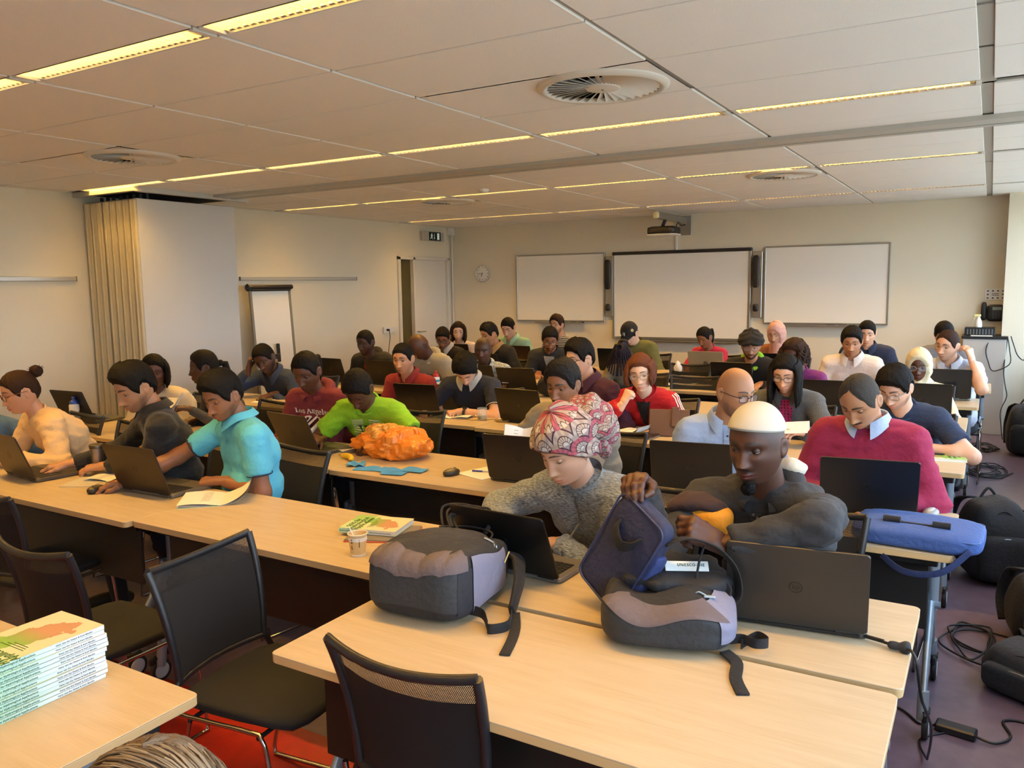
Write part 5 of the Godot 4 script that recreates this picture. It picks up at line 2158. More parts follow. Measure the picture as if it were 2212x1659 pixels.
# closed book: width w along x (spine at +x), length l along z (head at +z), lying flat, base at y 0
func book_parts(o: Node3D, w: float, l: float, t: float, text: bool, spine: bool) -> void:
	put("pages", bx(Vector3(-0.002, t / 2, 0), Vector3(w - 0.006, t - 0.002, l - 0.006)), mat("page_edge", hexc("e2ddd2"), 0.9), o)
	var c := MB.new()
	c.fquad(Vector3(-w / 2, t, -l / 2), Vector3(-w / 2, t, l / 2), Vector3(w / 2, t, l / 2), Vector3(w / 2, t, -l / 2))
	for i in 4:
		c.t[i] = [Vector2(1, 1), Vector2(1, 0), Vector2(0, 0), Vector2(0, 1)][i]
	put("cover", c, cover_mat(), o)
	var bk := MB.new()
	bk.box(Vector3(0, 0.0004, 0), Vector3(w, 0.0008, l))
	bk.box(Vector3(0, t - 0.0006, 0), Vector3(w, 0.0008, l))
	put("back_cover", bk, mat("book_back", hexc("bcd9bf"), 0.5), o)
	var sp := MB.new()
	sp.fquad(Vector3(w / 2, 0, l / 2), Vector3(w / 2, 0, -l / 2), Vector3(w / 2, t, -l / 2), Vector3(w / 2, t, l / 2))
	put("spine", sp, spine_mat(), o)
	var ink := mat("ink_green", hexc("2c5a33"), 0.6)
	var R := Basis(Vector3.UP, PI / 2)
	if spine:
		var fl := Transform3D(R, Vector3(w / 2 + 0.0002, t / 2 - 0.0006, l * 0.27))
		flat_text("QGIS for Hydrological Applications", 0.0066, o, ink, fl, "lettering", 700)
		flat_text("Hans van der Kwast & Kurt Menke", 0.0058, o, mat("ink_grey", hexc("5c655f"), 0.6), Transform3D(R, Vector3(w / 2 + 0.0002, t / 2 - 0.0006, -l * 0.235)), "lettering", 700)
	if text:
		var T := Basis(Vector3.UP, PI / 2) * Basis(Vector3.RIGHT, -PI / 2) if false else Basis(Vector3.UP, PI) * Basis(Vector3.RIGHT, -PI / 2)
		var k := 0
		for s in ["QGIS for", "Hydrological", "Applications"]:
			flat_text(s, 0.027, o, mat("ink_title", hexc("2f5d1e"), 0.6), Transform3D(T, Vector3(0.02, t + 0.0004, l / 2 - 0.03 - 0.024 * k)), "lettering", 700)
			k += 1
		for r in 3:
			put("small_print", bx(Vector3(0.015 + 0.006 * r, t + 0.0003, l / 2 - 0.112 - r * 0.008), Vector3(0.10 - 0.02 * r, 0.0003, 0.0022)), mat("ink_title", hexc("2f5d1e"), 0.6), o)

func spine_mat() -> StandardMaterial3D:
	if mats.has("spine_print"):
		return mats["spine_print"]
	var img := Image.create(128, 4, false, Image.FORMAT_RGB8)
	for x in 128:
		for y in 4:
			img.set_pixel(x, y, hexc("a6d3bd").lerp(hexc("dfe6ea"), clampf(x / 127.0 * 1.5 - 0.1, 0, 1)))
	var m := mat("spine_print", Color(1, 1, 1), 0.45)
	m.albedo_texture = ImageTexture.create_from_image(img)
	return m

func open_book(at: Vector3, turn: float, label: String, w := 0.19, l := 0.25, lift := 0.06, roll := 0.0) -> Node3D:
	var o := thing("open_book", label, "book", at, turn, "open books")
	o.rotation.z = roll
	var pg := mat("page", hexc("e9e6df"), 0.8)
	for s in [-1.0, 1.0]:
		var b := MB.new()
		b.grid(16, 2, func(u: float, v: float) -> Vector3:
			var x: float = s * u * w
			var y := 0.012 * sin(u * PI * 0.9) + 0.003 + lift * pow(u, 2.0) * (1.0 if s > 0 else 0.12)
			return Vector3(x * (1.0 if s < 0 else 1.0 - 0.25 * u * lift / 0.06), y, (v - 0.5) * l * (-s)), false)
		b.grid(16, 2, func(u: float, v: float) -> Vector3:
			var x: float = s * u * w
			var y := 0.001 + lift * pow(u, 2.0) * (0.92 if s > 0 else 0.10)
			return Vector3(x * (1.0 if s < 0 else 1.0 - 0.25 * u * lift / 0.06), y, (v - 0.5) * l * s), false)
		put("page_block", b, pg, o)
	var cv := MB.new()
	cv.box(Vector3(-w * 0.5, 0.0008, 0), Vector3(w, 0.0014, l + 0.004))
	put("cover", cv, mat("book_back", hexc("bcd9bf"), 0.5), o)
	var tx := MB.new()
	for r in 9:
		tx.box(Vector3(-w * 0.52, 0.0165 - 0.0005 * r * 0.0 + 0.0004, -l * 0.36 + r * 0.02), Vector3(w * 0.5, 0.0003, 0.003))
	put("print_lines", tx, mat("ink_pale", hexc("9a9a98"), 0.8), o)
	return o

func sheet(at: Vector3, turn: float, label: String, w := 0.21, l := 0.297, col := "e8e6e1", called := "paper_sheet", cat := "paper") -> Node3D:
	var o := thing(called, label, cat, at, turn)
	put("sheet", bx(Vector3(0, 0.002, 0), Vector3(w, 0.003, l), 0.0005), mat("sheet_" + col, hexc(col), 0.8), o)
	return o

func mouse(at: Vector3, turn: float, label: String, top: String, side: String) -> void:
	var o := thing("computer_mouse", label, "mouse", at, turn, "computer mice")
	var b := MB.new()
	b.sbox(Vector3(0, 0.016, 0), Vector3(0.030, 0.020, 0.052), 2.4, 22, 14, func(p: Vector3) -> Vector3: return Vector3(p.x, maxf(p.y, -0.015), p.z))
	put("shell", b, mat("mouse_" + side, hexc(side), 0.4), o)
	var t := MB.new()
	t.sbox(Vector3(0, 0.019, 0.002), Vector3(0.021, 0.019, 0.045), 2.4, 20, 12)
	put("button", t, mat("mouse_" + top, hexc(top), 0.4), o)
	var w := MB.new()
	w.ball(Vector3(0, 0.034, 0.022), Vector3(0.003, 0.006, 0.009))
	put("wheel", w, mat("tyre", hexc("141414"), 0.6), o)

func table_things() -> void:
	# stack of books
	for i in 12:
		var o := thing("book", "copy of the green mapping handbook, %s from the top of the tall stack" % ["first", "second", "third", "fourth", "fifth", "sixth", "seventh", "eighth", "ninth", "tenth", "eleventh", "twelfth"][11 - i], "book", Vector3(-2.03 + [0.0, 0.0, -0.003, 0.001, 0.002, -0.002, 0.0, -0.001, 0.0, 0.001, -0.002, -0.001][i], TOP + 0.0002 + i * 0.0117, -1.025 + [0.012, 0.006, 0.004, 0.008, 0.010, 0.008, 0.004, -0.002, 0.0, 0.002, 0.006, 0.006][i]), deg_to_rad([0.4, 0, -0.4, 0.3, 0, 0.5, -0.3, 0.2, 0, 0.3, -0.2, 0.2][i]), "handbooks in the tall stack")
		book_parts(o, 0.19, 0.30, 0.0115, i == 11, true)
	var bk := thing("book", "green mapping handbook lying on the orange folder", "book", Vector3(-2.13, TOP + 0.014, -2.48), deg_to_rad(-76))
	book_parts(bk, 0.19, 0.25, 0.020, true, true)
	var fo := thing("folder", "grey folder with an orange edge under the handbook", "folder", Vector3(-2.07, TOP, -2.45), deg_to_rad(-66))
	put("cover", bx(Vector3(0, 0.007, 0), Vector3(0.20, 0.010, 0.27), 0.002), mat("folder_grey", hexc("77716c"), 0.6), fo)
	put("edge", bx(Vector3(0, 0.003, 0), Vector3(0.205, 0.004, 0.275), 0.001), mat("folder_orange", hexc("d2512a"), 0.5), fo)
	# cup with stirrer
	var cup := thing("paper_cup", "beige paper cup with a stirrer on the first-row table", "cup", Vector3(-2.0, TOP, -2.215))
	var cb := MB.new()
	cb.lathe([[0.001, 0.003], [0.024, 0.003], [0.025, 0.0], [0.026, 0.0], [0.036, 0.082], [0.038, 0.083], [0.038, 0.086], [0.0355, 0.086], [0.0345, 0.082], [0.026, 0.012], [0.001, 0.012]], 32)
	put("wall", cb, mat("cup_beige", hexc("d9c08a"), 0.6), cup)
	var rim := MB.new()
	rim.lathe([[0.0365, 0.081], [0.0385, 0.084], [0.0365, 0.087], [0.0348, 0.084], [0.0350, 0.060], [0.0335, 0.058]], 32)
	put("rim", rim, mat("cup_white", hexc("eeeae0"), 0.5), cup)
	var ba := MB.new()
	ba.lathe([[0.0255, 0.0], [0.0270, 0.0], [0.0278, 0.008], [0.0265, 0.008]], 32)
	put("base_band", ba, mat("cup_white", hexc("eeeae0"), 0.5), cup)
	for q in [[0.35, 0.052, 0.030, 0.0035], [-0.55, 0.060, 0.018, 0.006], [-0.62, 0.035, 0.016, 0.005]]:
		var a := 0.55 + float(q[0])
		var k := MB.new()
		k.box(Vector3.ZERO, Vector3(q[3], q[2], 0.0012), 0.0004)
		put("small_print", k, mat("ink_brown", hexc("7a6230"), 0.6), cup).transform = Transform3D(Basis(Vector3.UP, a) * Basis(Vector3.RIGHT, 0.12), Vector3(sin(a), 0, cos(a)) * (0.0262 + 0.0104 * q[1] / 0.082) + Vector3(0, q[1], 0))
	var stx := MB.new()
	stx.tube([Vector3(0.01, 0.02, 0), Vector3(-0.036, 0.105, 0.005)], 0.0022, 6)
	put("stirrer", stx, mat("cup_white", hexc("eeeae0"), 0.5), cup)
	# steel flask
	var fl := thing("steel_flask", "brushed steel travel mug beside the black checked sleeve", "flask", Vector3(-4.24, TOP, -2.60))
	var fb := MB.new()
	fb.lathe([[0.001, 0.0], [0.031, 0.0], [0.034, 0.004], [0.039, 0.13], [0.039, 0.135]], 28)
	put("body", fb, mat("steel", hexc("a8a296"), 0.3, 0.9), fl)
	var fl2 := MB.new()
	fl2.lathe([[0.040, 0.134], [0.041, 0.150], [0.036, 0.156], [0.001, 0.157]], 28)
	put("lid", fl2, mat("steel_dark", hexc("5e5648"), 0.35, 0.6), fl)
	# drinks bottles
	for i in 2:
		var o := thing("drinks_bottle", ["white sports bottle with a blue cap", "white sports bottle with blue bands and a red cap"][i], "bottle", [Vector3(-5.89, TOP, -3.46), Vector3(-4.42, TOP, -6.05)][i])
		var b := MB.new()
		b.lathe([[0.001, 0.0], [0.034, 0.0], [0.037, 0.006], [0.037, 0.075], [0.030, 0.088], [0.030, 0.098], [0.036, 0.110], [0.036, 0.150], [0.028, 0.162]], 26)
		put("body", b, mat("bottle_white", hexc("e6e2d8"), 0.35), o)
		var c := MB.new()
		c.lathe([[0.029, 0.160], [0.030, 0.176], [0.018, 0.190], [0.011, 0.192], [0.011, 0.205], [0.014, 0.207], [0.012, 0.215], [0.001, 0.216]], 22)
		put("cap", c, mat(["cap_blue", "cap_red"][i], hexc(["1e3fa0", "c0282c"][i]), 0.35), o)
		if i == 1:
			for y in [0.03, 0.125]:
				var bd := MB.new()
				bd.lathe([[0.0375 if y < 0.1 else 0.0365, y - 0.010], [0.0375 if y < 0.1 else 0.0365, y + 0.010]], 26)
				put("band", bd, mat("band_blue", hexc("2c86b4"), 0.4), o)
		else:
			put("print", bx(Vector3(0.030, 0.04, 0.0225), Vector3(0.012, 0.03, 0.008), 0.003), mat("ink_blue", hexc("27517c"), 0.6), o)
	var sc2 := thing("small_cup", "small cream cup beside the white sports bottle", "cup", Vector3(-6.02, TOP, -3.46))
	var scb := MB.new()
	scb.lathe([[0.001, 0.002], [0.026, 0.0], [0.034, 0.07], [0.031, 0.07], [0.024, 0.01], [0.001, 0.01]], 24)
	put("wall", scb, mat("cup_cream", hexc("d8c896"), 0.6), sc2)
	# glass of tea
	var gl := thing("tea_glass", "glass mug with a little green tea", "glass", Vector3(-3.22, TOP, -4.98))
	var gg := MB.new()
	gg.lathe([[0.001, 0.0], [0.034, 0.0], [0.036, 0.006], [0.037, 0.095], [0.0345, 0.095], [0.0335, 0.008], [0.001, 0.007]], 28)
	put("wall", gg, mat("clear_glass", Color(0.95, 0.97, 0.95, 0.16), 0.03, 0.0, {"transparency": BaseMaterial3D.TRANSPARENCY_ALPHA}), gl)
	var te := MB.new()
	te.lathe([[0.001, 0.0075], [0.0332, 0.0075], [0.0336, 0.034], [0.001, 0.034]], 24)
	put("tea", te, mat("tea", Color(0.42, 0.42, 0.10, 0.75), 0.1, 0.0, {"transparency": BaseMaterial3D.TRANSPARENCY_ALPHA}), gl)
	var gh := MB.new()
	gh.tube(curve([Vector3(-0.036, 0.075, 0), Vector3(-0.060, 0.07, 0), Vector3(-0.062, 0.035, 0), Vector3(-0.036, 0.025, 0)], 16), 0.0045, 8)
	put("handle", gh, mat("clear_glass", Color(0.95, 0.97, 0.95, 0.16), 0.03), gl)
	var tcb := thing("thin_cable", "thin tan cable coiled beside the tea glass", "cable", Vector3(-3.05, TOP + 0.004, -4.98))
	var tc := MB.new()
	var tp := []
	for i in 40:
		var a := i * 0.42
		tp.append(Vector3(cos(a) * (0.05 + 0.01 * sin(i * 0.7)), 0.001 * i * 0.3, sin(a) * 0.045))
	tp.append(Vector3(-0.22, 0.002, 0.06))
	tp.append(Vector3(-0.38, 0.002, -0.02))
	tc.tube(tp, 0.0025, 5)
	put("lead", tc, mat("cable_tan", hexc("8d7340"), 0.5), tcb)
	# orange carrier bag
	var ob := thing("carrier_bag", "crumpled orange plastic carrier bag", "carrier bag", Vector3(-3.02, TOP, -3.69), -0.2)
	var on := FastNoiseLite.new()
	on.seed = 8
	on.frequency = 1.0
	on.fractal_octaves = 2
	on.fractal_type = FastNoiseLite.FRACTAL_RIDGED
	var obm := MB.new()
	obm.sbox(Vector3(0, 0.072, 0), Vector3(0.245, 0.085, 0.165), 2.3, 76, 42, func(p: Vector3) -> Vector3:
		var d := on.get_noise_3dv(p * 6.0) * 0.17 + on.get_noise_3dv(p * 15.0) * 0.06 - 0.05
		var q := p * (1.0 + d)
		if p.x < -0.08 and p.y < 0.01:
			q.x *= 1.0 + 1.2 * (-p.x - 0.08)
			q.z += 0.10 * (-p.x - 0.08)
		if p.x > 0.06 and p.x < 0.15 and p.y > 0.04:
			q.y += 0.022
		q.y = maxf(q.y, -0.0715)
		return q)
	obm.facet()
	put("film", obm, mat("bag_orange", hexc("e8872a"), 0.28, 0.0, {"backlight_enabled": true, "backlight": Color(0.35, 0.16, 0.03)}), ob)
	var hdl := MB.new()
	hdl.sbox(Vector3(-0.04, 0.125, 0.02), Vector3(0.13, 0.055, 0.10), 2.0, 60, 34, func(p: Vector3) -> Vector3:
		return p * (1.0 + 0.30 * on.get_noise_3dv(p * 9.0 + Vector3(5, 0, 0)) + 0.16 * on.get_noise_3dv(p * 21.0)))
	hdl.facet()
	put("crumpled_top", hdl, mat("bag_amber", hexc("cf9440"), 0.28, 0.0, {"backlight_enabled": true, "backlight": Color(0.30, 0.18, 0.05)}), ob, "amber translucent part of the bag")
	var bn := thing("banana", "yellow banana at the edge of the orange bag", "banana", Vector3(-3.17, TOP, -3.46), -0.5)
	var bb := MB.new()
	bb.tube(curve([Vector3(-0.085, 0.018, 0.02), Vector3(-0.06, 0.018, 0.005), Vector3(0, 0.020, -0.008), Vector3(0.06, 0.020, 0.005), Vector3(0.08, 0.024, 0.02)], 16), [0.004, 0.009, 0.013, 0.016, 0.0175, 0.018, 0.018, 0.018, 0.018, 0.018, 0.018, 0.0175, 0.017, 0.015, 0.012, 0.007, 0.005], 8)
	put("peel", bb, mat("banana_yellow", hexc("e2bd2c"), 0.5), bn)
	var bt := MB.new()
	bt.ball(Vector3(-0.087, 0.018, 0.021), Vector3(0.006, 0.005, 0.005), 8, 6)
	put("tip", bt, mat("banana_tip", hexc("3a2c14"), 0.7), bn)
	# blue napkins
	var nk := [[-2.93, -3.34, 0.3, 0.13, 0.11], [-2.80, -3.36, -0.1, 0.14, 0.11], [-2.72, -3.33, 0.25, 0.13, 0.12], [-2.66, -3.42, 0.1, 0.14, 0.10], [-3.04, -3.38, 0.5, 0.10, 0.10]]
	for i in nk.size():
		var q: Array = nk[i]
		var o := thing("paper_napkin", ["flat blue napkin beside the crumpled one", "blue napkin in the middle of the spread", "blue napkin nearest the table edge", "blue napkin farthest from the banana", "crumpled blue napkin by the banana"][i], "napkin", Vector3(q[0], TOP + 0.0015 * (i % 4), q[1]), q[2], "blue paper napkins")
		var b := MB.new()
		b.grid(10, 8, func(u: float, v: float) -> Vector3: return Vector3((u - 0.5) * q[3], 0.003 + 0.003 * sin(u * 7.0 + i) * sin(v * 5.0) + (0.012 * absf(sin(u * 6.0 + v * 3.0)) if i == 4 else 0.0), (0.5 - v) * q[4]))
		put("sheet", b, mat("napkin_blue", hexc("3c8ede"), 0.85), o)
	mouse(Vector3(-2.42, TOP, -3.43), 2.9, "dark grey mouse beside the notepad", "55524c", "26241f")
	mouse(Vector3(-3.80, TOP, -2.31), 0.3, "dark mouse under the hand of the turquoise polo", "3c3630", "1e1b18")
	mouse(Vector3(-0.17, TOP, -3.745), 3.0, "pale grey mouse beside the blue laptop case", "b9bcb8", "8d908e")
	mouse(Vector3(-6.12, TOP, -3.72), 0.3, "black mouse behind the laptop at the folding partition", "201e1c", "141312")
	sheet(Vector3(-2.28, TOP, -3.56), -0.3, "white notepad sheet with a blue pen", 0.21, 0.25, "eeece8", "notepad", "notepad")
	var pen := thing("ballpoint_pen", "blue ballpoint pen on the notepad", "pen", Vector3(-2.30, TOP + 0.009, -3.55), 0.2)
	var pnb := MB.new()
	pnb.tube([Vector3(-0.06, 0, 0), Vector3(0.0, 0, 0)], 0.0045, 8)
	put("cap", pnb, mat("pen_blue", hexc("2030a8"), 0.4), pen)
	var pnc := MB.new()
	pnc.tube([Vector3(0.0, 0, 0), Vector3(0.075, 0, 0), Vector3(0.085, 0, 0)], [0.0038, 0.0038, 0.001], 8)
	put("barrel", pnc, mat("pen_clear", hexc("b8bcc4"), 0.3), pen)
	open_book(Vector3(-3.115, TOP, -2.52), 0.75, "open handbook with a curling page by the turquoise polo", 0.19, 0.25, 0.075)
	sheet(Vector3(-4.06, TOP, -2.42), 0.5, "printed magazine page beside the typing hands", 0.17, 0.22, "b9b4ac", "magazine", "magazine")
	open_book(Vector3(-3.99, TOP, -2.56), 0.4, "handbook with a green flap behind the laptop of the turquoise polo", 0.14, 0.2, 0.05)
	open_book(Vector3(-3.36, TOP + 0.004, -3.68), 0.2, "small open book under the hands of the lime green T-shirt", 0.11, 0.15, 0.02)
	open_book(Vector3(-3.16, TOP + 0.02, -3.80), 0.0, "magazine held up by the lime green T-shirt", 0.16, 0.2, 0.06)
	var hb := open_book(Vector3(-2.07, 0.915, -3.575), 0.5, "folded handbook held by the stone grey jacket", 0.10, 0.18, 0.08, -0.3)
	hb.rotation = Vector3(0.9, 0.4, -0.35)
	open_book(Vector3(-3.50, TOP, -5.02), 0.2, "open notebook under the wrist of the navy polo", 0.15, 0.2, 0.01)
	open_book(Vector3(-1.98, TOP + 0.018, -4.90), -0.2, "curled papers lying on the closed brown laptop", 0.11, 0.17, 0.05)
	var bg := thing("book", "handbook lying flat by the aisle under a phone", "book", Vector3(-0.20, TOP, -5.04), deg_to_rad(100))
	book_parts(bg, 0.19, 0.25, 0.014, true, false)
	var sp := thing("smartphone", "black phone lying on the handbook by the aisle", "phone", Vector3(-0.215, TOP + 0.015, -5.08), 0.3)
	var spb := MB.new()
	spb.slab(rrect(0.145, 0.072, 0.010, 4), 0.0, 0.008, 0.002)
	put("body", spb, mat("phone_black", hexc("171514"), 0.15), sp)
	open_book(Vector3(-0.72, TOP, -5.03), 0.1, "open file with rolled pages beside the tweed coat", 0.13, 0.2, 0.03)
	sheet(Vector3(-0.99, 0.86, -4.97), 0.2, "white sheet held by the tweed coat", 0.20, 0.14).rotation = Vector3(0.35, 0.2, 0.1)
	sheet(Vector3(-3.80, 0.855, -6.34), 0.3, "small white sheet held by the ring-print shirt", 0.11, 0.08).rotation = Vector3(0.3, 0.3, 0)
	open_book(Vector3(-2.35, TOP, -6.3), 0.1, "open book on the empty place in the fourth row", 0.15, 0.21, 0.02)
	open_book(Vector3(-2.55, TOP, -7.5), -0.1, "open book beside the black laptop before the turban", 0.15, 0.21, 0.02)
	sheet(Vector3(-5.55, TOP, -4.98), 0.4, "white page before the dark blue shirt", 0.15, 0.2)
	open_book(Vector3(-4.86, 0.93, -3.55), 0.3, "green handbook held by the profile with braided hair", 0.11, 0.17, 0.05).rotation = Vector3(0.7, 0.3, 0.2)
	sheet(Vector3(-4.55, TOP, -3.60), 0.5, "white paper lying behind the turquoise polo", 0.2, 0.28)
	var tis := thing("tissue_pack", "crumpled white tissue by the silver laptop", "tissue", Vector3(-2.90, TOP, -8.45))
	var tb := MB.new()
	tb.sbox(Vector3(0, 0.075, 0), Vector3(0.06, 0.075, 0.05), 2.0, 24, 16, func(p: Vector3) -> Vector3: return Vector3(p.x * (1.0 - 0.5 * maxf(p.y, 0) / 0.075), p.y, p.z) * (1.0 + 0.1 * sin(p.x * 80.0 + p.y * 50.0)))
	put("paper", tb, mat("tissue", hexc("ece9e4"), 0.85), tis)
	# empty chairs further back
	chair(-2.32, -7.05, 0.1, "empty chair in the fourth row behind the red tracksuit top", "empty mesh chairs")
	chair(-2.75, -8.15, 0.0, "empty chair in the fifth row before the silver laptop", "empty mesh chairs")
	# lead and adaptor of the front laptop
	var ld := thing("laptop_lead", "black charger lead with a knotted strap hanging off the front table corner", "cable", Vector3(-0.245, TOP, -2.34))
	var l1 := MB.new()
	l1.tube(curve([Vector3(0, 0.012, 0), Vector3(0.05, 0.010, 0.015), Vector3(0.09, 0.012, 0.03), Vector3(0.122, 0.014, 0.075), Vector3(0.140, -0.10, 0.06), Vector3(0.155, -0.40, -0.35), Vector3(0.13, -0.72, -0.75), Vector3(0.10, -0.735, -0.9), Vector3(0.18, -0.735, -1.0)], 60), 0.0042, 7)
	put("lead", l1, mat("cable_black", hexc("141416"), 0.5), ld)
	var kn := MB.new()
	kn.sbox(Vector3(0.088, 0.014, 0.030), Vector3(0.030, 0.014, 0.016), 2.2, 20, 12, func(p: Vector3) -> Vector3: return p * (1.0 + 0.25 * sin(p.x * 160.0)))
	put("strap", kn, mat("strap_grey", hexc("2a2b2f"), 0.8), ld)
	var ps := MB.new()
	ps.tube([Vector3(-0.015, 0.011, -0.004), Vector3(0.04, 0.012, 0.012)], 0.006, 8)
	put("plug", ps, mat("cable_black", hexc("141416"), 0.5), ld)
	var ad := thing("power_adapter", "black laptop power adaptor on the aisle floor", "power adaptor", Vector3(-0.03, 0.0, -3.36), -0.15)
	put("brick", bx(Vector3(0, 0.017, 0), Vector3(0.14, 0.033, 0.06), 0.006), mat("black_plastic", hexc("17171a"), 0.45), ad)
	var al := MB.new()
	al.tube(curve([Vector3(0.07, 0.012, 0), Vector3(0.13, 0.008, 0.0), Vector3(0.17, 0.006, -0.09), Vector3(0.13, 0.006, -0.20), Vector3(0.20, 0.006, -0.24), Vector3(0.45, 0.006, -0.15)], 40), 0.005, 7)
	al.tube(curve([Vector3(-0.07, 0.012, 0.0), Vector3(-0.12, 0.006, 0.02), Vector3(-0.2, 0.006, -0.05), Vector3(-0.4, 0.006, -0.1)], 16), 0.0045, 7)
	put("lead", al, mat("cable_black", hexc("141416"), 0.5), ad)
	# cable heaps on the aisle floor
	var heaps := [[0.02, -4.30, 0.22, 5, "coils of black cable on the aisle floor by the second row"], [0.20, -6.75, 0.22, 12, "dense tangle of black cable by the window wall"], [0.05, -6.2, 0.14, 3, "loose loop of black cable before the third-row castor"], [0.05, -8.3, 0.28, 8, "tangled black cables at the far end of the aisle"], [0.03, -9.5, 0.2, 8, "knotted cables on the floor before the grey cupboard"]]
	var rng := RandomNumberGenerator.new()
	rng.seed = 5
	for h in heaps:
		var o := thing("floor_cable", h[4], "cable", Vector3(h[0], 0.0, h[1]), 0.0, "cables on the aisle floor")
		var b := MB.new()
		var pts := []
		for i in h[3] * 4:
			var an: float = i * 1.35
			var rr: float = h[2] * (0.35 + 0.65 * rng.randf())
			pts.append(Vector3(cos(an) * rr * 0.7 + rng.randf_range(-0.03, 0.03), 0.007 + 0.014 * rng.randf(), sin(an) * rr * 1.35))
		b.tube(curve(pts, h[3] * 44), 0.0048, 6)
		put("lead", b, mat("cable_black", hexc("141416"), 0.5), o)

# ---------------------------------------------------------------- headwear
func kufi(c: Dictionary) -> void:
	var K: Skull = c.K
	var img := Image.create(256, 256, false, Image.FORMAT_RGB8)
	for y in 256:
		for x in 256:
			var s := sin((x * 2 + y) * TAU / 16.0) * 0.5 + sin((x * 2 - y) * TAU / 16.0) * 0.5
			img.set_pixel(x, y, hexc("a19e94").lerp(hexc("c6c3b9"), clampf(0.5 + s * 0.5, 0, 1)))
	var m := mat("knit_white", Color(1, 1, 1), 0.9)
	m.albedo_texture = ImageTexture.create_from_image(img)
	m.heightmap_enabled = false
	m.uv1_scale = Vector3(5, 5, 1)
	var b := cap_shell(K, func(ph: float) -> float: return lerpf(0.066, 0.026, 0.5 - 0.5 * cos(ph)), func(_ph: float, p: Vector3) -> float: return 0.008 + 0.004 * clampf(p.y / 0.11, 0, 1), 80, 40, 0.004, Vector2(2, 2))
	var x := MB.new()
	x.join(b, c.HT)
	put("knitted_cap", x, m, c.o)

func ball_cap(c: Dictionary) -> void:
	var K: Skull = c.K
	var b := cap_shell(K, func(ph: float) -> float: return lerpf(0.052, 0.012, 0.5 - 0.5 * cos(ph)), func(_ph: float, p: Vector3) -> float: return 0.014 + 0.010 * clampf(p.y / 0.11, 0, 1), 48, 36, 0.006)
	b.grid(16, 6, func(u: float, v: float) -> Vector3:
		var a := lerpf(-1.15, 1.15, u)
		var p := K.at(sin(a), cos(a), 0.47)
		var k := cos(a * 1.25)
		return Vector3(p.x * (1.05 + 0.05 * v), 0.056 - 0.022 * v * v - 0.010 * (a * a), p.z + 0.012 + 0.078 * v * maxf(k, 0.0)))
	var x := MB.new()
	x.join(b, c.HT)
	put("baseball_cap", x, cloth_mat("cap", "14141a"), c.o)
	# letters on the front and a badge at the side
	var t := MB.new()
	t.xf = c.HT
	for L in [["N", 0.0, 0.0], ["Y", 0.006, -0.006]]:
		var tm := TextMesh.new()
		tm.text = L[0]
		tm.font_size = 64
		tm.pixel_size = 0.042 / 64.0
		tm.depth = 0.0
		var A := tm.get_mesh_arrays()
		var o := t.v.size()
		for p in A[Mesh.ARRAY_VERTEX]:
			var y: float = 0.080 + L[2] + p.y
			var a: float = (p.x + L[1] - 0.003) / 0.085
			var q := K.at(sin(a), cos(a), clampf(y / 0.118, -0.9, 0.9))
			t.add(q + Vector3(sin(a), 0.25, cos(a)).normalized() * 0.026)
		for i in A[Mesh.ARRAY_INDEX]:
			t.ix.append(o + i)
	t.xf = Transform3D.IDENTITY
	put("emblem", t, mat("white_thread", hexc("e8e6e0"), 0.8), c.o)
	var bd := MB.new()
	var pc := K.at(sin(1.15), cos(1.15), 0.66)
	bd.xf = c.HT * Transform3D(Basis(Vector3.UP, 1.15) * Basis(Vector3.RIGHT, -0.5) * Basis(Vector3.RIGHT, PI / 2), pc + Vector3(sin(1.15), 0.5, cos(1.15)).normalized() * 0.020)
	bd.lathe([[0.017, -0.001], [0.017, 0.002], [0.001, 0.003]], 20)
	put("badge", bd, mat("badge_gold", hexc("b0a070"), 0.7), c.o)

func turban(c: Dictionary) -> void:
	var K: Skull = c.K
	var b := cap_shell(K, func(ph: float) -> float: return lerpf(0.040, -0.035, 0.5 - 0.5 * cos(ph)) - 0.009 * sin(clampf(absf(ph), 0.0, 1.2) / 1.2 * PI),
		func(ph: float, p: Vector3) -> float:
			var t := clampf((p.y - 0.0) / 0.11, 0, 1)
			return 0.026 + 0.018 * sin(t * PI) + 0.020 * t * maxf(-cos(ph), 0) + 0.0035 * sin((p.y * 150.0 + absf(ph) * 5.0)),
		64, 44, 0.008)
	var x := MB.new()
	x.join(b, c.HT)
	put("turban", x, cloth_mat("turban", "0f0f12"), c.o)

